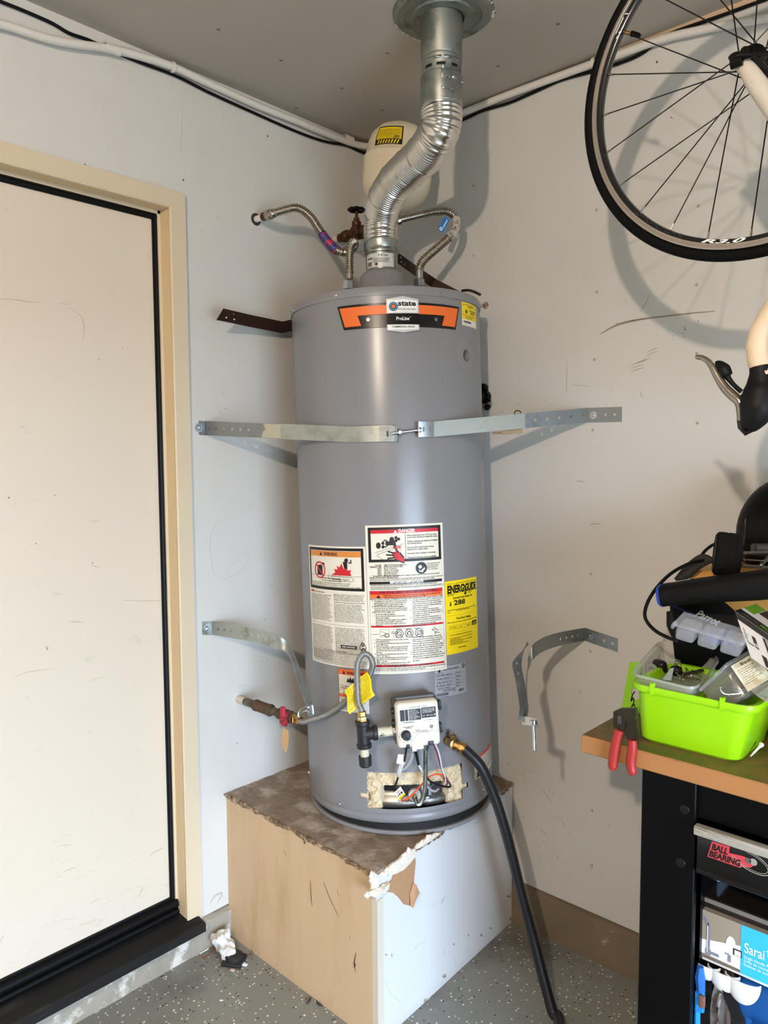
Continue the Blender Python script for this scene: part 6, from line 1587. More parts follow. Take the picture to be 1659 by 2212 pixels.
m = MB(); m.tube([px(1508, 2142, Y=Yc), px(1506, 2185, Y=Yc), px(1505, 2240, Y=Yc)], .006, 8); m.tube([px(1505, 2148, Y=Yc), px(1520, 2152, Y=Yc)], .007, 8); m.tube([px(1505, 2176, Y=Yc), px(1519, 2180, Y=Yc)], .007, 8); m.tube([px(1506, 2240, Y=Yc), Vector((px(1506, 2240, Y=Yc).x, Yc, .112))], .006, 8); m.build('clamp_bar', BCL, clamp)
m = MB(); m.rbox((-.005, -.004, -.012), (.006, .004, .012), .002, Matrix.Translation(px(1516, 2163, Y=Yc-.006))); m.build('clamp_knob', mat('rust_brown', (116, 84, 76), .6), clamp)
strp = thing('black_strap', 'black webbing strap hanging in front of the blue tool case', 'strap', (1.46, -.53, .3))
P = [px(x, y, Y=-.545) for x, y in ((1571, 2125), (1575, 2150), (1586, 2180), (1597, 2206), (1606, 2240))]
P += [Vector((P[-1].x+.03, -.53, .25)), Vector((P[-1].x+.04, -.52, .118))]
MB().sheet(spline(P, 5), Vector((.018, .008, .004))).build('webbing', BLACKRUB, strp, solid=.002, ang=40)

# ------------------------------------------------------------------ on the bench: green bins
LIME = mat('lime_plastic', (150, 212, 14), .36, var=.03, vscale=5)
def loft(mb, rings, n=10, closed_top=False):
    """rounded rectangle rings (cx, cy, hx, hy, r, z)"""
    vs = []; cnt = None
    for cx, cy, hx, hy, r, z in rings:
        pts = []
        for (sx, sy, a0) in ((1, 1, 0), (-1, 1, 90), (-1, -1, 180), (1, -1, 270)):
            for k in range(n+1):
                a = math.radians(a0+90*k/n)
                pts.append(Vector((cx+sx*(hx-r)+r*math.cos(a), cy+sy*(hy-r)+r*math.sin(a), z)))
        cnt = len(pts); vs += pts
    fs = [(i*cnt+k, i*cnt+(k+1) % cnt, (i+1)*cnt+(k+1) % cnt, (i+1)*cnt+k) for i in range(len(rings)-1) for k in range(cnt)]
    fs.append(tuple(range(cnt))[::-1]); fs.append(tuple(range((len(rings)-1)*cnt, len(rings)*cnt)))
    return mb.add(vs, fs)
fl_, fr_ = px(1376, 1597, Z=BZ), px(1598, 1651, Z=BZ)
bx0, bx1 = fl_.x, fr_.x
bcx, bhx = (bx0+bx1)/2, (bx1-bx0)/2
yF = -.541
tl_, tr_ = px(1357, 1474, Y=yF-.016), px(1636, 1528, Y=yF-.016)
RZ = (tl_.z+tr_.z)/2
thx = (tr_.x-tl_.x)/2-.002; tcx = (tl_.x+tr_.x)/2
bdp = .085
greenbin = thing('green_bin', 'front lime green plastic bin full of hardware on the bench', 'bin', (bcx, yF+bdp, BZ))
m = MB()
cyb = yF+bdp
lip = .008
loft(m, [(bcx, cyb, bhx-.006, bdp-.006, .022, BZ+.0006), (bcx, cyb, bhx, bdp, .024, BZ+.006), (tcx, cyb-.002, thx-lip-.001, bdp+.010, .026, RZ-.012), (tcx, cyb-.002, thx, bdp+.018, .030, RZ-.013), (tcx, cyb-.002, thx+.002, bdp+.020, .032, RZ-.006), (tcx, cyb-.002, thx, bdp+.018, .031, RZ), (tcx, cyb-.002, thx-lip, bdp+.010, .027, RZ-.001), (tcx, cyb-.002, thx-lip-.004, bdp+.007, .025, RZ-.012), (bcx, cyb, bhx-.003, bdp-.003, .022, BZ+.008)])
m.build('bin_body', LIME, greenbin, ang=40)
for x, y in ((1410, 1488), (1561, 1520)):
    p = px(x, y, Y=yF-.017)
    MB().prism([(-.0035, .012), (.0035, .012), (.0035, -.009), (.0, -.012), (-.0035, -.009)], -.006, .004, Matrix(((1, 0, 0, p.x), (0, 0, 1, p.y), (0, 1, 0, p.z), (0, 0, 0, 1)))).build('hook_rib', LIME, greenbin, ang=0)
bin2 = copy_tree(greenbin, greenbin.location+Vector((.302, .055, 0)), 'second lime green bin cut off by the right edge of the picture')
greenbin['group'] = 'lime bins on the bench'; bin2['group'] = 'lime bins on the bench'
lid = thing('lime_panel', 'thin lime green plastic panel with a pointed hole standing behind the front bin', 'panel', px(1350, 1528, Y=-.40))
q = [px(x, y, Y=-.392) for x, y in ((1343, 1532), (1361, 1430), (1386, 1430), (1386, 1474), (1374, 1477), (1365, 1491), (1366, 1504), (1373, 1512), (1386, 1506), (1396, 1545))]
q[0].z = BZ+.001; q[-1].z = BZ+.001
m = MB(); m.add(q, [(0, 1, 5, 6), (1, 2, 3, 4), (1, 4, 5), (0, 6, 7), (0, 7, 8, 9)]); m.build('panel_sheet', mat('lime_panel', (138, 196, 30), .4, var=.04), lid, solid=.003, ang=0)
wr2 = thing('thin_wire', 'thin black wire loops between green bin and plier jaws', 'wire', px(1370, 1530, Y=-.5))
P = [px(x, y, Y=-.54) for x, y in ((1371, 1494), (1366, 1502), (1363, 1515), (1368, 1508), (1369, 1518), (1364, 1527), (1370, 1522), (1372, 1534))]
MB().tube(spline(P, 5), .0012, 5).build('wire_loop', BLACKRUB, wr2)

# clear tray in the bin
CLEAR = mat('frosted_clear_plastic', (196, 200, 190), .28, alpha=.42, var=.03, spec=.6)
CLEAR2 = mat('clear_plastic', (214, 218, 226), .15, alpha=.24, var=.02, spec=.8)
ctz = RZ+.014
F1, F2, F3, F4 = px(1366, 1452, Z=ctz), px(1500, 1484, Z=ctz), px(1552, 1420, Z=ctz+.012), px(1428, 1384, Z=ctz+.012)
tray2 = thing('clear_tray', 'frosted clear tray of clips and nails inside the green bin', 'tray', (F1+F3)/2-Vector((0, 0, .04)))
m = MB()
ctr = (F1+F2+F3+F4)/4
def rring(k, z, n=6, rad=.16):
    C4 = [ctr+(f-ctr)*k for f in (F1, F2, F3, F4)]
    out = []
    for i in range(4):
        a, b, c = C4[i-1], C4[i], C4[(i+1) % 4]
        for j in range(n+1):
            t = j/n
            p0, p2 = b.lerp(a, rad), b.lerp(c, rad)
            p = (1-t)**2*p0+2*t*(1-t)*b+t*t*p2
            out.append(p+Vector((0, 0, z)))
    return out
rings = [rring(1.05, 0), rring(1.055, -.004), rring(.99, -.006), rring(.97, -.022), rring(.94, -.034), rring(.90, -.036)]
vs = sum(rings, []); n_ = len(rings[0])
m.add(vs, [(i*n_+k, i*n_+(k+1) % n_, (i+1)*n_+(k+1) % n_, (i+1)*n_+k) for i in range(len(rings)-1) for k in range(n_)]+[tuple(range((len(rings)-1)*n_, len(rings)*n_))])
m.build('tray_body', CLEAR, tray2, solid=.0014, ang=50)
def inbin(x, y, dz): return px(x, y, Z=ctz-dz)
BK = mat('black_clip', (20, 17, 20), .3, var=.15)
for k, (x, y, w, h) in enumerate(((1428, 1442, .034, .030), (1463, 1449, .026, .024))):
    p = inbin(x, y+12, .030)
    t = thing('binder_clip', ('larger black clip at the left in the clear tray', 'smaller black clip right of the larger one in the clear tray')[k], 'clip', p)
    m = MB(); m.rbox((-w/2, -.010, 0), (w/2, .010, h), .009, Matrix.Translation(p)@Matrix.Rotation(-.5, 4, 'Z')@Matrix.Rotation(.2, 4, 'X'), 3); m.build('clip_body', BK, t, ang=50)
    m = MB(); m.tube(spline([p+Vector((-.006, .0, h)), p+Vector((-.004, 0, h+.010)), p+Vector((.004, 0, h+.010)), p+Vector((.006, 0, h))], 4), .0012, 6); m.build('clip_wire', ZINC, t)
p = inbin(1406, 1458, .030)
wsh = MB().lathe([(.0055, -.0012), (.0125, -.0012), (.0125, .0012), (.0055, .0012), (.0055, -.0012)], frame(p+Vector((0, 0, .012)), Vector((.25, -.8, .6))), 24, cap=False).build('washer', mat('grey_rubber', (132, 138, 132), .5), origin=p)
tag(wsh, 'grey ring washer at the left end of the clear tray', 'washer')
p = inbin(1443, 1458, .018)
tri = MB(); tri.add([p+Vector((-.012, 0, -.012)), p+Vector((.008, -.004, -.010)), p+Vector((.010, .004, .016)), p+Vector((.004, .002, .014))], [(0, 1, 2, 3)])
tag(tri.build('metal_shard', mat('pale_zinc', (176, 194, 206), .3, .4), origin=p, solid=.0012), 'pale triangular metal piece between the black clips', 'bracket')
NAIL = mat('shiny_nail', (206, 200, 190), .2, 1.0)
first = None
for k in range(20):
    rr = random.Random(k+3)
    x, y = 1458+rr.random()*50, 1453+rr.random()*18
    p = inbin(x, y, .020+.008*rr.random())
    dirv = Vector((rr.uniform(-1, 1), rr.uniform(-1, .3), rr.uniform(-.1, .35))).normalized()
    nb = MB(); nb.tube([p-dirv*.017, p+dirv*.015], .0009, 6); nb.lathe([(.0022, 0), (.0022, .0008)], frame(p-dirv*.018, dirv), 8)
    tag(nb.build('nail', NAIL, origin=p), 'loose shiny nail in the pile at the right of the clear tray', 'nail', 'nails in the clear tray')
for k in range(4):
    rr = random.Random(k+40)
    p = inbin(1490+rr.random()*30, 1440+rr.random()*14, .022)
    a = rr.random()*6
    nb = MB(); nb.tube(spline([p+Vector((.009*math.cos(a+t), .009*math.sin(a+t), .006*math.sin(t*2+k))) for t in (0, .8, 1.6, 2.4, 3.2, 4.0)], 4), .0011, 6)
    tag(nb.build('picture_hook', mat('dull_steel', (120, 112, 100), .35, .9), origin=p), 'small bent wire hook in the dark part of the clear tray', 'hook', 'hooks in the clear tray')
for k in range(3):
    p = inbin(1490+k*13, 1454-k*14, .022)
    nb = MB(); nb.rbox((-.030, -.003, -.002), (.030, .003, .003), .0012, Matrix.Translation(p)@Matrix.Rotation(.75+.12*k, 4, 'Z')@Matrix.Rotation(-.2, 4, 'Y'))
    tag(nb.build('dark_bracket', mat('dark_bracket', (52, 46, 36), .45, .5), origin=p), ('dark narrow metal bar across the clear tray, nearest the black clips', 'dark narrow metal bar across the clear tray, the middle of three', 'dark narrow metal bar at the far right of the clear tray')[k], 'bar', 'dark bars in the clear tray')

# three-compartment clear organizer on top
oA, oB = px(1456, 1346, d=1.400), px(1604, 1389, d=1.330)
ex = oB-oA; W_ = ex.length; ex.normalize()
ez = (Vector((0, 0, 1))-ex*ex.z+CF*(-.25)); ez = (ez-ex*ez.dot(ex)).normalized(); ey = ez.cross(ex); ey = ey if ey.dot(CF) > 0 else -ey
OM = Matrix(((ex.x, ey.x, ez.x, oA.x), (ex.y, ey.y, ez.y, oA.y), (ex.z, ey.z, ez.z, oA.z), (0, 0, 0, 1)))
org = thing('organizer', 'clear three compartment plastic organizer resting above the green bin', 'organizer', OM@Vector((W_/2, 0, -.03)))
m = MB(); m.rbox((-.002, -.002, -.006), (W_+.002, .060, .001), .0025, OM); m.build('organizer_lid', CLEAR2, org)
m = MB(); m.rbox((-.008, .01, -.018), (-.002, .03, -.008), .002, OM); m.build('hinge_tab', CLEAR2, org)
for k in range(3):
    m = MB(); m.rbox((.004+k*W_/3, .0, -.032), (W_/3-.002+k*W_/3, .055, -.006), .006, OM, 3); m.build('compartment', CLEAR2, org, ang=50)
# black bag with lettering behind it
bagb = thing('black_bag', 'black bag with slanted white lettering and blue piping behind organizer', 'bag', px(1500, 1380, Y=-.35))
A_ = px(1440, 1302, d=1.62); B_ = px(1625, 1385, d=1.55); D_ = px(1536, 1240, d=1.635); C_ = px(1452, 1430, d=1.66)
m = MB(); NYL = mat('black_nylon', (9, 9, 10), .6, spec=.25, var=.15, vscale=60, bump=.15, bscale=120)
M_ = para3(MB(), A_, B_, C_, D_)[1]
m = MB(); m.rbox((0, 0, 0), (1, 1, 1), .08, M_, 3); m.build('bag_body', NYL, bagb, ang=50)
MB().tube([A_, A_.lerp(B_, .3), A_.lerp(B_, .55)], .0026, 8).build('blue_piping', mat('dark_blue_piping', (30, 40, 96), .5), bagb)
MB().tube([px(1450, 1322, d=1.60), px(1452, 1350, d=1.59), px(1460, 1372, d=1.59)], [.010, .012, .010], 10).build('side_pocket', NYL, bagb)
# lettering lies on the bag's upper face (A, B, D)
exb = (B_-A_).normalized(); eyb = (D_-A_); eyb = (eyb-exb*eyb.dot(exb)).normalized(); nb_ = exb.cross(eyb); nb_ = nb_ if nb_.dot(CF) < 0 else -nb_
to = px(1499, 1331, plane=(nb_, A_))
bpt = Print(lambda s, v, o: to+exb*s+eyb*v+nb_*(o+.0022), 9)
bpt.text(mat('grey_lettering', (190, 190, 190), .5), 'Parrot', 0, 0, .026, 'L', .03, fit=.050, shear=.5, o=0)
bpt.build(bagb, {'grey_lettering': 'lettering'})
# black pouch with blue edge
pch = thing('black_pouch', 'long black fabric pouch with a blue edge above the black bag', 'pouch', px(1540, 1280, Y=-.42))
pa, pb = px(1437, 1284, Y=-.425), px(1780, 1248, Y=-.425)
exp_ = (pb-pa).normalized(); ezp = Vector((0, 0, 1)); ezp = (ezp-exp_*ezp.dot(exp_)).normalized(); eyp = ezp.cross(exp_)
m = MB()
def pouch(u, v, r=1.0):
    a = v*2*math.pi
    k = 1+.05*noise.noise(Vector((u*4, math.cos(a)*1.5, math.sin(a)*1.5)))
    rz = (.0225+.006*min(1, u*1.5))*r*k; ry = .045*r*k
    ca, sa = math.cos(a), math.sin(a)
    return pa.lerp(pb, u)+eyp*(ry*math.copysign(abs(ca)**.7, ca))+ezp*(rz*math.copysign(abs(sa)**.6, sa))
m.grid(lambda u, v: pouch(u, v), 30, 28); m.build('pouch_body', mat('black_pouch_fabric', (14, 13, 14), .65, spec=.2, var=.12, vscale=30, bump=.2, bscale=160), pch, ang=60)
m = MB(); m.grid(lambda u, v: pouch(.0+u*.020, v, 1.03), 3, 28); m.build('blue_edge', mat('royal_blue_trim', (30, 66, 160), .5), pch, ang=60)
m = MB(); m.grid(lambda u, v: pouch(.002, v, u), 4, 28); m.build('pouch_end', NYL, pch, ang=60)
q = [px(1420, 1299, Y=-.43), px(1432, 1291, Y=-.43), px(1440, 1308, Y=-.43), px(1431, 1308, Y=-.43)]
m = MB(); m.add(q, [(0, 1, 2, 3)]); m.build('corner_flap', NYL, pch, solid=.002)
# tan box carrying the toy car
tb_ = thing('cardboard_box', 'tan box under the black toy wheels, mostly hidden', 'box', (1.45, -.22, BZ))
bz_ = px(1571, 1198, d=1.55).z-.0445
m = MB(); m.rbox((1.262, -.328, BZ), (1.80, -.03, bz_-.0), .003, None, 1); m.build('carton', mat('tan_carton', (206, 150, 72), .6, var=.06), tb_, ang=20)
# toy car with big foam wheels
car = thing('toy_car', 'black remote control car with knobbly wheels on the tan box', 'toy car', px(1640, 1200, d=1.58))
FOAM = mat('knobbly_black_tyre', (20, 19, 18), .9, spec=.15, var=.25, vscale=60)
def foam_wheel(c, ax, r, w, nm):
    M = frame(c, ax)
    m = MB()
    def fn(u, v):
        a = u*2*math.pi; h = (v-.5)*w
        e = max(0, abs(v-.5)*2-.72)/.28
        rr = r*(1-.16*e*e)+.0012*noise.noise(Vector((math.cos(a)*5, math.sin(a)*5, h*120)))+.0009*math.sin(a*46+2.5*math.sin(h*260))
        return M@Vector((rr*math.cos(a), rr*math.sin(a), h))
    m.grid(fn, 138, 22, closeu=True)
    t = m.build(nm, FOAM, car, ang=30)
    MB().lathe([(r*.84, -w/2+.001), (r*.62, -w/2-.001), (r*.55, -w/2+.006), (.0001, -w/2+.006)], M, 32, cap=False).build('wheel_face', mat('black_wheel_face', (20, 20, 20), .5), t)
    MB().lathe([(r*.84, w/2-.001), (r*.62, w/2+.001), (r*.55, w/2-.006), (.2*r, w/2-.006), (.2*r, w/2+.004), (.0001, w/2+.004)], M, 32, cap=False).build('wheel_face', mat('black_wheel_face', (20, 20, 20), .5), t)
axw = (CR*.93-CU*.10-CF*.34).normalized()
c1, c2 = px(1571, 1198, d=1.55), px(1633, 1156, d=1.68)
foam_wheel(c1, axw, .044, .050, 'wheel'); foam_wheel(c2, axw, .044, .050, 'wheel')
c3, c4 = c1+axw*.22, c2+axw*.22
foam_wheel(c3, axw, .044, .050, 'wheel'); foam_wheel(c4, axw, .044, .050, 'wheel')
RODM = mat('grey_rod', (92, 90, 86), .35, .7)
m = MB()
for a, b in (((1608, 1195), (1662, 1193)), ((1599, 1222), (1662, 1226)), ((1606, 1209), (1640, 1211))):
    A2, B2_ = px(*a, d=1.545), px(*b, d=1.535)
    m = MB(); m.tube([A2, B2_, B2_+(B2_-A2)*1.0], .0036 if a[1] != 1209 else .0016, 8); m.ball(A2, .005, 8, 6); m.build('suspension_rod', RODM, car)
A2, B2_ = px(1640, 1225, d=1.535), px(1664, 1200, d=1.53)
P = [A2.lerp(B2_, t/60)+(CU*math.cos(t*.9)+CF*math.sin(t*.9))*.004 for t in range(61)]
MB().tube(P, .0008, 5).build('shock_spring', ZINC, car)
cm = (c1+c2+c3+c4)/4
m = MB(); m.rbox((-.09, -.045, -.012), (.09, .045, .014), .006, frame(cm, CU, axw)); m.build('chassis', mat('black_chassis', (20, 20, 21), .5), car)
# round black case behind
dome = thing('black_helmet', 'smooth black rounded shell at the right edge behind the toy car', 'helmet', px(1712, 1158, Y=-.115))
dc = px(1712, 1158, Y=-.115)
m = MB(); m.ball(dc, 1.0, 40, 24, sc=(.118, .088, .135))
m.v = [Vector((v.x, v.y, max(v.z, bz_+.001))) for v in m.v]; m.build('shell', mat('black_shell', (5, 5, 6), .5, var=.1, spec=.2), dome, ang=80)
m = MB(); m.tube([dc+Vector((.116*math.cos(a), .087*math.sin(a), -.02)) for a in [2*math.pi*i/40 for i in range(40)]], .006, 8, closed=True); m.build('shell_rim', mat('black_shell', (12, 12, 13), .3), dome)
# dark fabric flap and the big cable loop
flap = thing('fabric_strip', 'dark leaf shaped fabric strip beside the toy car wheel', 'fabric', px(1500, 1230, Y=-.34))
Pt = [px(x, y, Y=-.345) for x, y in ((1457, 1251), (1474, 1228), (1495, 1210), (1517, 1197), (1538, 1206))]
Pb = [px(x, y, Y=-.350) for x, y in ((1459, 1253), (1484, 1250), (1502, 1240), (1520, 1224), (1540, 1212))]
m = MB()
Ts, Bs = spline(Pt, 5), spline(Pb, 5)
m.grid(lambda u, v: Ts[int(round(u*20))].lerp(Bs[int(round(u*20))], v)-CF*.006*math.sin(v*3.1)-CF*.003*math.sin(u*9), 20, 6); m.build('fabric', mat('dark_olive_fabric', (34, 31, 25), .6, var=.2, vscale=30), flap, solid=.002, ang=60)
loop = thing('black_loop_cable', 'black cable bowing out over the wall left of the pouch', 'cable', px(1400, 1320, d=1.55))
P = [px(x, y, d=d) for x, y, d in ((1560, 1195, 1.60), (1535, 1208, 1.60), (1495, 1215, 1.60), (1455, 1235, 1.59), (1425, 1262, 1.58), (1403, 1293, 1.57), (1393, 1322, 1.56), (1397, 1342, 1.55), (1415, 1362, 1.53), (1440, 1376, 1.50), (1462, 1384, 1.47))]
MB().tube(spline(P, 8), .0036, 10).build('cable_sheath', BLACKRUB, loop)
P = [px(x, y, d=d) for x, y, d in ((1515, 1200, 1.61), (1525, 1188, 1.62), (1540, 1177, 1.63), (1556, 1172, 1.64))]
MB().tube(spline(P, 6), .0034, 8).build('cable_tail', BLACKRUB, loop)
# blue cloth
bc_ = MB()
cA, cB, cC, cD = px(1524, 1354, d=1.44), px(1594, 1362, d=1.40), px(1592, 1398, d=1.40), px(1530, 1390, d=1.42)
bc_.grid(lambda u, v: cA.lerp(cB, u).lerp(cD.lerp(cC, u), v)-CF*(.008*noise.noise(Vector((u*6, v*6, 1))))+CU*(.004*noise.noise(Vector((u*8, v*3, 5)))), 26, 12)
tag(bc_.build('blue_cloth', mat('navy_cloth', (44, 54, 128), .7, var=.15, vscale=40), origin=cA, ang=60), 'crumpled navy blue cloth behind the clear organizer', 'cloth')
rb_ = MB(); rA = px(1597, 1375, d=1.40); rb_.rbox((-.006, -.004, -.018), (.006, .004, .018), .002, frame(rA, CF, CR)); tag(rb_.build('red_marker', mat('dark_red_plastic', (122, 30, 40), .5), origin=rA), 'dark red piece beside the white product box', 'marker')
# white, black and green product box
pbx = thing('product_box', 'white, black and green carton leaning at the right edge', 'box', px(1640, 1420, d=1.38))
A_ = px(1587, 1320, d=1.385); B_ = px(1668, 1376, d=1.335); C_ = px(1622, 1420, d=1.350); D_ = px(1634, 1305, d=1.470)
WB_ = mat('white_carton', (200, 194, 186), .5, var=.04)
m, PM_ = para3(MB(), A_, B_, C_, D_); m.build('carton', WB_, pbx, ang=0)
def face(mt, u0, v0, u1, v1, o=-.006, nm='print', pts=None):
    q = MB(); P = pts or [(u0, v0), (u1, v0), (u1, v1), (u0, v1)]
    q.add([PM_@Vector((a, b, o)) for a, b in P], [tuple(range(len(P)))]); q.build(nm, mt, pbx, ang=0)
BLKC = mat('carton_black', (24, 24, 24), .45, var=.1); GRNC = mat('carton_green', (92, 146, 34), .45)
face(BLKC, 0, 0, 1, .17, nm='black_band'); 
face(BLKC, .30, .36, .40, .62, nm='black_print'); face(BLKC, .42, .70, .55, .95, nm='black_print'); face(BLKC, .66, .2, .72, .98, nm='black_print'); face(GRNC, .72, .35, .80, .85, nm='green_print'); face(mat('blue_grey_print', (120, 124, 150), .5), .74, .17, 1.0, .6, o=-.009, nm='grey_print')
face(GREYINK, .10, .30, .12, .62, nm='line_print'); face(GREYINK, .12, .60, .26, .63, nm='line_print')
PM2 = PM_@Matrix.Translation((0, 0, 0))
def topface(mt, u0, w0, u1, w1, nm):
    q = MB(); q.add([PM_@Vector((a, -.008, b)) for a, b in ((u0, w0), (u1, w0), (u1, w1), (u0, w1))], [(0, 1, 2, 3)]); q.build(nm, mt, pbx, ang=0)
topface(BLKC, 0, 0, 1, .28, 'black_band'); topface(GRNC, 0, .42, .28, 1.0, 'green_tab'); topface(BLKC, .30, .62, 1, 1, 'black_band')
tp3 = Print(lambda s, v, o: PM_@Vector((s, -.012-o, v)), 9); tp3.text(GREYINK, 'WIRELESS', .12, .07, .16, 'L', .05, fit=.46, o=0); tp3.text(GRNC, 'PRO', .62, .07, .18, 'L', .06, fit=.24, o=0); tp3.build(pbx, {'grey_ink': 'lettering', 'carton_green': 'green_lettering'})
fp3 = Print(lambda s, v, o: PM_@Vector((s, 1-v, -.011-o)), 9); fp3.text(WHITEINK, 'CE', .31, .42, .10, 'L', .05, fit=.08, o=0); fp3.build(pbx, None)
# clear parts box with paper label
cbx = thing('parts_box', 'clear plastic box with a cream paper label leaning in the bin', 'box', px(1590, 1500, d=1.40))
A_ = px(1569, 1436, d=1.425); B_ = px(1624, 1406, d=1.450); C_ = px(1612, 1500, d=1.392); D_ = px(1514, 1489, d=1.437)
m, CM_ = para3(MB(), A_, B_, C_, D_)
m = MB(); m.rbox((0, 0, 0), (1, 1, 1), .05, CM_, 2); m.build('box_shell', mat('smoky_clear_plastic', (120, 118, 112), .18, alpha=.55, var=.05, spec=.8), cbx, ang=40)
m = MB(); m.rbox((-.03, -.05, -.04), (1.03, .06, 1.04), .03, CM_, 2); m.build('box_lid', CLEAR2, cbx, ang=40)
q = MB(); q.add([CM_@Vector(p) for p in ((.06, .10, -.03), (1.0, .08, -.03), (1.0, .96, -.03), (.06, .97, -.03))], [(0, 1, 2, 3)])
lb_ = q.build('paper_label', mat('yellowed_paper', (232, 222, 192), .6, var=.05, alt=(206, 190, 150), altscale=20, altw=(.55, .7)), cbx, ang=0, label='cream printed label')
lp = Print(lambda s, v, o: CM_@Vector((s, 1-v, -.03-o)), 9)
lp.text(mat('grey_lettering', (190, 190, 190), .5), 'Core', .14, .76, .13, 'L', .03, o=.006, fit=.2); lp.text(INK, 'Brands', .36, .76, .13, 'L', .05, o=.006, fit=.38)
for k in range(8): lp.text(INK, para(k*5, 1, 24 if k % 3 else 18), .14, .66-k*.062, .038, 'L', .02, o=.006, fit=(.62, .5, .68, .45)[k % 4])
lp.rect(AMBERINK, .62, .80, .98, .806, .006); lp.rect(AMBERINK, .86, .30, .866, .96, .006)
lp.build(lb_, {'black_ink': 'lettering', 'grey_lettering': 'pale_lettering', 'amber_ink': 'rules'})
for k in range(5):
    c = CM_@Vector((.45+.12*(k % 2), .30+.14*k, .30+.1*(k % 3)))
    nb = MB().lathe([(.004, -.001), (.010, -.001), (.010, .002), (.004, .002), (.004, -.001)], frame(c, -CF+CR*.3), 18, cap=False)
    tag(nb.build('clear_bumper', mat('clear_bumper', (150, 148, 142), .3), origin=c), 'small round bumper inside the clear labelled box', 'bumper', 'bumpers in the clear box')
P = [px(x, y, d=1.375) for x, y in ((1555, 1484), (1560, 1496), (1575, 1500), (1600, 1496), (1590, 1488), (1562, 1484), (1557, 1490), (1575, 1503))]
ck = MB(); ck.tube(spline(P, 5), .0009, 5); tag(ck.build('wire_clip_loop', ZINC, origin=P[0]), 'bent shiny wire at the front inside the bin', 'wire')
cl2 = thing('clear_container', 'flat clear plastic container over the second bin at the right edge', 'container', px(1650, 1508, d=1.36))
q = MB(); q.add([px(x, y, d=d) for x, y, d in ((1622, 1492, 1.37), (1690, 1462, 1.42), (1720, 1520, 1.36), (1659, 1519, 1.33), (1634, 1503, 1.35))], [(0, 1, 2, 3, 4)]); q.build('container_side', CLEAR, cl2, solid=.004, ang=20)
# pliers leaning on the bench edge
pl = thing('pliers', 'slip joint pliers with red handles leaning against the bench front edge', 'pliers', px(1345, 1600, Y=-.602))
YP = -.6065
PLM = mat('dark_plier_steel', (62, 56, 46), .42, .7, var=.15, vscale=40)
RH = mat('red_plier_grip', (160, 44, 40), .4, var=.1, vscale=20)
def pp_(x, y, o=0): return px(x, y, Y=YP+o)
m = MB()
def plate(pts, y0, y1):
    P0 = [pp_(x, y) for x, y in pts]
    m.prism([(p.x, p.z) for p in P0], -y1, -y0, Matrix(((1, 0, 0, 0), (0, 0, -1, 0), (0, 1, 0, 0), (0, 0, 0, 1))))
plate([(1327, 1536), (1340, 1530), (1374, 1530), (1376, 1545), (1372, 1562), (1352, 1556), (1352, 1570), (1345, 1582), (1332, 1578), (1326, 1562)], YP-.004, YP+.006); m.build('upper_jaw', PLM, pl, ang=20)
m = MB(); plate([(1352, 1556), (1374, 1552), (1378, 1585), (1374, 1604), (1358, 1602), (1346, 1580)], YP+.0, YP+.009); m.build('lower_jaw', PLM, pl, ang=20)
m = MB(); m.rbox((-.004, -.007, -.003), (.004, .010, .001), .001, frame(pp_(1339, 1553, -.0045), (0, 1, 0), (1, 0, 0))); m.lathe([(.0032, 0), (.0032, .002)], frame(pp_(1340, 1560, -.004), (0, -1, 0)), 10); m.build('slip_joint', RODM, pl)
for pts, rr in ((((1338, 1576), (1332, 1598), (1327, 1625), (1324, 1648), (1324, 1662)), (.0085, .0092, .0096, .0094, .0066)), (((1366, 1598), (1366, 1620), (1363, 1642), (1364, 1660), (1368, 1673)), (.0085, .0092, .0096, .0094, .0066))):
    P = spline([pp_(*q, -.002) for q in pts], 5); m = MB(); m.tube(P, list(np.interp(np.linspace(0, 1, len(P)), [0, .25, .5, .85, 1], rr)), 12); m.build('handle', RH, pl, ang=60)
tee_ = px(1621, 1640, Z=BZ)
gt = MB().lathe([(.0012, .0), (.0022, .012), (.0026, .030), (.0048, .036), (.0050, .040), (.003, .041)], frame(tee_+Vector((0, 0, .0055)), Vector((.2, .85, .35))), 12)
tag(gt.build('golf_tee', mat('white_tee', (220, 214, 204), .4), origin=tee_), 'small white golf tee lying right of the green bin', 'golf tee')

# ------------------------------------------------------------------ small things on the floor
tis = px(506, 2035, Z=0); tis = Vector((.055, -.715, 0))
m = MB(); TISM = mat('white_tissue', (226, 226, 224), .8, var=.04)
for k, (dx, dy, dz, r, s) in enumerate(((0, 0, .030, .030, (1.2, .9, .8)), (.035, -.01, .022, .022, (1.3, .8, .8)), (-.015, .005, .040, .018, (1, .8, .9)))):
    m.ball(tis+Vector((dx, dy, dz)), r, 18, 12, sc=s, jit=1.0, jf=45)
tag(m.build('tissue', TISM, origin=tis, ang=20), 'crumpled white tissue on the floor beside the tan platform side', 'tissue')
pk = px(506, 2078, Z=0)
pu = thing('black_puck', 'square black plastic puck with a round top on the floor', 'puck', pk)
m = MB(); m.rbox((-.030, -.028, 0), (.030, .028, .012), .003, Matrix.Translation(pk)@Matrix.Rotation(.55, 4, 'Z')); m.build('puck_base', mat('dusty_black_plastic', (34, 34, 34), .6, var=.2), pu)
MB().lathe([(.026, .012), (.026, .020), (.022, .024), (.0001, .024)], Matrix.Translation(pk), 28, cap=False).build('puck_top', mat('dusty_black_plastic', (34, 34, 34), .6), pu)
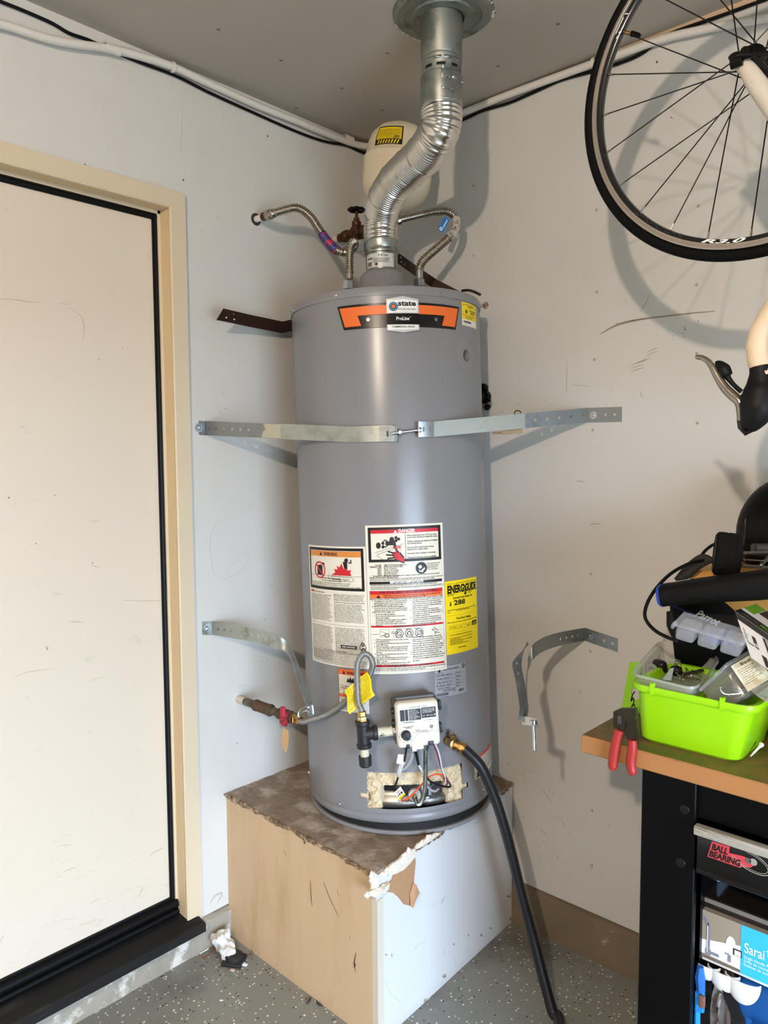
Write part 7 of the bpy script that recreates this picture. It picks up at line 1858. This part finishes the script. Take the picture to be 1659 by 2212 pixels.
for k, (x, y, sx, sy, r, c, lab) in enumerate(((527, 2084, .021, .011, .5, (226, 226, 224), 'white plastic chip in front of the black puck'), (502, 2096, .014, .010, .2, (206, 190, 170), 'small tan card scrap below the black puck'), (503, 2056, .017, .009, .8, (214, 220, 224), 'folded pale paper scrap between tissue and black puck'), (478, 2161, .010, .004, .7, (232, 226, 206), 'cream oval flake alone on the grey floor'), (375, 2183, .008, .0035, -.6, (222, 204, 186), 'pale tan flake on the floor near the door sill'), (399, 2068, .006, .005, 0, (206, 186, 166), 'tiny tan crumb at the curb left of the tissue'))):
    p = px(x, y, Z=.001)
    m = MB(); m.rbox((-sx/2, -sy/2, 0), (sx/2, sy/2, .0025+(.006 if k == 2 else 0)), .001, Matrix.Translation(p-Vector((0, 0, .0008)))@Matrix.Rotation(r, 4, 'Z'))
    if k in (0, 2): m.rbox((-sx/2, -sy/2, .002), (sx*.2, sy/2, .005), .001, Matrix.Translation(p-Vector((0, 0, .0008)))@Matrix.Rotation(r+.15, 4, 'Z'))
    tag(m.build(('plastic_chip', 'card_scrap', 'paper_scrap', 'paint_flake', 'paint_flake', 'crumb')[k], mat('scrap_%d' % k, c, .7), origin=p), lab, ('scrap', 'scrap', 'scrap', 'flake', 'flake', 'crumb')[k])
for k, pts in enumerate((((470, 2038), (464, 2050), (456, 2058), (448, 2064), (440, 2072)), ((468, 2044), (458, 2050), (452, 2062), (436, 2068)), ((540, 2046), (545, 2058), (538, 2066), (528, 2062)))):
    P = spline([px(x, y, Z=.003) for x, y in pts], 5); m = MB(); m.tube(P, .0012, 5)
    tag(m.build('wire_offcut', mat('copper_wire_red', (150, 92, 72), .5, .3), origin=P[0]), ('reddish wire offcut at the foot of the curb, nearest the tissue', 'second reddish wire offcut beside the curb, the straighter one', 'reddish wire loop right of the black puck')[k], 'wire')
P = spline([px(x, y, Z=.003) for x, y in ((418, 2050), (426, 2045), (433, 2049), (440, 2042))], 5); P = [Vector((max(.014, p.x), p.y, .003)) for p in P]
m = MB(); m.tube(P, .002, 6); tag(m.build('string_piece', mat('white_string', (220, 220, 216), .7), origin=P[0]), 'short white string lying along the curb under the sill', 'string')
for k, pts in enumerate((((662, 2168), (667, 2163), (670, 2156), (672, 2154)), ((683, 2162), (690, 2170), (697, 2172)))):
    P = spline([px(x, y, Z=.003) for x, y in pts], 4); m = MB(); m.tube(P, [.0014+.0012*math.sin(math.pi*i/(len(P)-1)) for i in range(len(P))], 6)
    tag(m.build('splinter', mat('dark_splinter', (58, 50, 44), .8), origin=P[0]), ('short dark splinter on the floor in front of the tan board', 'thin dark curl on the floor right of the splinter')[k], 'splinter')
# dirt crumbs on the floor by the stand and the right curb
rr = random.Random(11)
m = MB()
for k in range(260):
    if k < 110: p = Vector((.03+rr.random()*.16, -.70-rr.random()*.10, 0))
    elif k < 190: p = Vector((.63+rr.random()*.05, -.66+rr.random()*.62, 0)) if rr.random() < .5 else Vector((rr.random()*.62, -.675-rr.random()*.012, 0))
    else: p = Vector((.66+rr.random()*.5, -.02-rr.random()**2*.14, 0))
    m.ball(p+Vector((0, 0, .001)), .0005+.0015*rr.random()**2, 5, 4, sc=(1.6, 1, .6))
m.build('floor_dirt', mat('brown_dirt', (84, 62, 42), .95, var=.3, vscale=200, alt=(160, 140, 110), altscale=150, altw=(.55, .6)), kind='stuff', label='brown dirt crumbs along the platform and curb', category='dirt')

# ------------------------------------------------------------------ marks, nail dents and stickers on the walls
SCUF = mat('dark_scuff', (150, 138, 124), .7, var=.15); SPECK = mat('black_speck', (70, 64, 60), .7); FAINT = mat('faint_pencil', (176, 173, 168), .7); DENT = mat('nail_dent', (168, 158, 146), .7)
def onwall(w, x, y, o=.0006):
    if w == 'L': return px(x, y, X=o)
    if w == 'R': return px(x, y, Y=-o)
    if w == 'D': return px(x, y, X=-.052+o)
    if w == 'C': return px(x, y, Z=HC-o)
NRM = {'L': Vector((1, 0, 0)), 'R': Vector((0, -1, 0)), 'D': Vector((1, 0, 0)), 'C': Vector((0, 0, -1))}
def marks(w, parent, name, mt, lines=(), dots=(), seedspecks=()):
    m = MB()
    for pts, wd in lines:
        P = spline([onwall(w, *p) for p in pts], 5)
        Wd = []
        for i in range(len(P)):
            T = (P[min(len(P)-1, i+1)]-P[max(0, i-1)]).normalized()
            Wd.append(NRM[w].cross(T).normalized()*wd*(.25+.75*math.sin(math.pi*(i+.3)/(len(P)))))
        m.ribbon(P, Wd, .0003)
    for x, y, r in dots:
        m.lathe([(r, 0), (r*.8, .0006), (.0001, .0008)], frame(onwall(w, x, y, 0), NRM[w]), 8)
    for x, y, sx, sy, n, r in seedspecks:
        g = random.Random(int(x*7+y))
        for k in range(n):
            m.lathe([(r*(.4+.8*g.random()), 0), (.0001, .0006)], frame(onwall(w, x+g.gauss(0, sx), y+g.gauss(0, sy), 0), NRM[w]), 6)
    return m.build(name, mt, parent, ang=0, kind='stuff')
ob = {o.name: o for o in bpy.data.objects}
WR, WL, DR, CE = ob['wall_right'], ob['wall_left'], ob['door_1'], ob['ceiling']
marks('R', WR, 'scuff_marks', SCUF, [([(1296, 722), (1328, 704), (1362, 694), (1400, 688)], .006), ([(1330, 700), (1380, 690), (1430, 684), (1490, 677), (1545, 672)], .0045), ([(1403, 636), (1395, 655), (1382, 675)], .0012)]+
      [([(1362+i*7, 790-i*3+j*7), (1376+i*7, 784-i*3+j*7), (1392+i*6, 780-i*3+j*7)], .0013) for i, j in ((0, 0), (0, 1), (1, 0), (0, 2), (2, 0), (5, -2), (5, -1))]+
      [([(1225, 782), (1224, 815), (1223, 850)], .001), ([(1236, 830), (1272, 835)], .001), ([(1383, 845), (1385, 854), (1390, 860)], .0015), ([(1245, 1038), (1263, 1041)], .0018), ([(1272, 1135), (1285, 1131), (1298, 1133)], .002), ([(1308, 1199), (1318, 1199)], .0012),
       ([(1165, 1788), (1175, 1800), (1182, 1808)], .0015), ([(1172, 1705), (1182, 1720), (1193, 1735)], .0012), ([(1196, 1763), (1212, 1770), (1220, 1785), (1228, 1792)], .001), ([(1272, 1872), (1280, 1868), (1276, 1880)], .0025), ([(1312, 1775), (1316, 1782), (1314, 1790)], .001), ([(1128, 1664), (1150, 1666), (1170, 1674)], .0008), ([(1250, 1490), (1254, 1502)], .0014), ([(1206, 1856), (1204, 1850)], .0025), ([(1448, 252), (1453, 256)], .003), ([(1352, 645), (1350, 655)], .0015), ([(1262, 598), (1260, 606)], .0012)])
marks('R', WR, 'speckles', SPECK, (), [(1480, 712, .0018), (1479, 708, .0014), (1473, 719, .001), (1477, 727, .001), (1465, 720, .0008), (1508, 693, .0014), (1176, 866, .0012), (1205, 686, .0010), (1208, 687, .0008), (1419, 134, .003), (1569, 360, .001), (1188, 1707, .0015), (1195, 1714, .0013), (1098, 1650, .0018), (1159, 1847, .0012), (1184, 1836, .0013), (1235, 1885, .0012), (1313, 1930, .0012), (1290, 1936, .001), (1216, 1429, .0012)], [(1446, 722, 18, 6, 14, .0009), (1130, 1690, 26, 30, 30, .0010), (1170, 1840, 30, 50, 26, .0011), (1105, 905, 20, 14, 18, .0012)])
marks('R', WR, 'nail_dents', DENT, (), [(x, y, .0042) for x, y in ((1289, 631), (1284, 777), (1505, 615), (1505, 764), (1506, 914), (1023, 552), (1288, 453), (1508, 445), (1280, 929), (1275, 1407), (1276, 1240), (1279, 1751), (1023, 401))])
marks('R', WR, 'rust_spot', mat('rust_spot', (176, 150, 128), .8, alt=(130, 100, 80), altscale=60, altw=(.5, .6)), (), [(1049, 660, .012), (1050, 657, .005)])
marks('L', WL, 'scuff_marks', FAINT, [([(500, 1120), (470, 1128), (455, 1160), (456, 1210), (470, 1250), (510, 1240), (536, 1210), (524, 1195), (490, 1236)], .0008), ([(510, 1484), (522, 1480), (535, 1482)], .0012), ([(570, 1260), (585, 1264), (600, 1276), (606, 1284)], .0012), ([(393, 235), (392, 300), (390, 330)], .001), ([(433, 500), (440, 498)], .0016), ([(555, 1616), (550, 1622)], .0018), ([(455, 1950), (465, 1935), (480, 1930), (470, 1950)], .006)])
marks('L', WL, 'speckles', SPECK, (), [(488, 882, .0018), (476, 891, .0013), (483, 835, .001), (482, 849, .001), (573, 1337, .0012), (512, 1605, .0018), (470, 470, .001), (580, 668, .001), (575, 1426, .0012), (396, 389, .003), (242, 218, .0012), (184, 355, .0018), (578, 294, .003), (632, 280, .0016), (475, 1430, .001)], [(575, 1438, 14, 14, 26, .0010), (572, 1345, 8, 10, 8, .0009), (440, 660, 40, 120, 26, .0008), (520, 560, 50, 30, 16, .0008), (560, 1090, 30, 60, 14, .0008), (600, 1500, 26, 20, 16, .0008)])
marks('D', DR, 'scuff_marks', mat('door_scuff', (176, 164, 148), .6), [([(0, 645), (40, 648), (60, 652), (88, 653)], .0016), ([(125, 654), (152, 658)], .0012), ([(150, 665), (172, 680), (180, 695), (182, 715), (176, 740)], .0016), ([(262, 1297), (310, 1298), (358, 1297)], .0012), ([(148, 1343), (165, 1343), (180, 1345)], .0022), ([(192, 1122), (205, 1127), (215, 1124)], .0016), ([(30, 1464), (60, 1452), (115, 1444)], .001), ([(187, 1473), (210, 1466), (232, 1460)], .0008), ([(195, 1220), (215, 1226)], .002), ([(320, 1850), (335, 1840), (352, 1832)], .0015), ([(135, 1885), (150, 1878), (165, 1873)], .0012), ([(55, 1510), (62, 1504)], .001), ([(0, 2035), (8, 2020)], .0018), ([(105, 1400), (98, 1396)], .003), ([(300, 1935), (306, 1922), (308, 1916)], .0014)]+
      [([(g.uniform(5, 370), yy), (0, 0)], 0) for g in () for yy in ()])
g = random.Random(5)
L_ = []
for k in range(70):
    x, y = g.uniform(0, 370), 1700+abs(g.gauss(0, 1))*0+g.uniform(0, 1)**.6*400
    lim = 2118-.504*x-12
    if y > lim: y = lim-g.random()*60
    a = g.uniform(-.9, .3); l = g.uniform(6, 34)
    L_.append(([(x, y), (x+l*.5*math.cos(a), y+l*.5*math.sin(a)-2), (x+l*math.cos(a), y+l*math.sin(a))], g.uniform(.0006, .0013)))
for k in range(40):
    x, y = g.uniform(0, 360), g.uniform(1000, 1700); a = g.uniform(-.4, .2); l = g.uniform(6, 40)
    L_.append(([(x, y), (x+l*.5*math.cos(a), y+l*.5*math.sin(a)), (x+l*math.cos(a), y+l*math.sin(a))], g.uniform(.0005, .0011)))
marks('D', DR, 'kick_scratches', mat('faint_door_scratch', (204, 196, 180), .6), L_)
marks('D', DR, 'speckles', mat('door_speck', (140, 130, 116), .7), (), [(78, 1174, .002), (19, 1075, .0025), (118, 1070, .0018), (200, 1216, .0022), (102, 1402, .0022), (214, 776, .0016), (265, 753, .0014), (180, 627, .001)], [(120, 1200, 90, 120, 40, .0009), (180, 1850, 110, 110, 60, .0008), (150, 700, 110, 200, 14, .0007)])
marks('C', CE, 'nail_dents', mat('ceiling_dent', (120, 114, 106), .8), (), [(x, y, .0055) for x, y in ((472, 64), (607, 131), (738, 191), (837, 115), (640, 234), (825, 238), (1205, 52), (1075, 143))])
stp = MB(); q = [px(x, y, Y=-.0012) for x, y in ((1064, 928), (1131, 923), (1128, 936), (1064, 939))]; stp.add(q, [(0, 1, 2, 3)])
so = stp.build('wall_sticker', mat('faded_sticker', (196, 178, 152), .7, var=.06), origin=q[0], solid=.0008)
tag(so, 'narrow faded paper strip on the right wall under the upper strap', 'sticker')
ss = Print(lambda s, v, o: q[3].lerp(q[2], s).lerp(q[0].lerp(q[1], s), v)+Vector((0, -.0012-o, 0)), 9)
ss.text(mat('faded_red_ink', (150, 70, 60), .6), 'WARNING THIS STRAP MUST STAY IN PLACE', .03, .62, .26, 'L', .03, fit=.9); ss.text(GREYINK, 'READ THE LABEL', .03, .22, .22, 'L', .03, fit=.3)
ss.build(so, {'faded_red_ink': 'lettering', 'grey_ink': 'fine_print'})
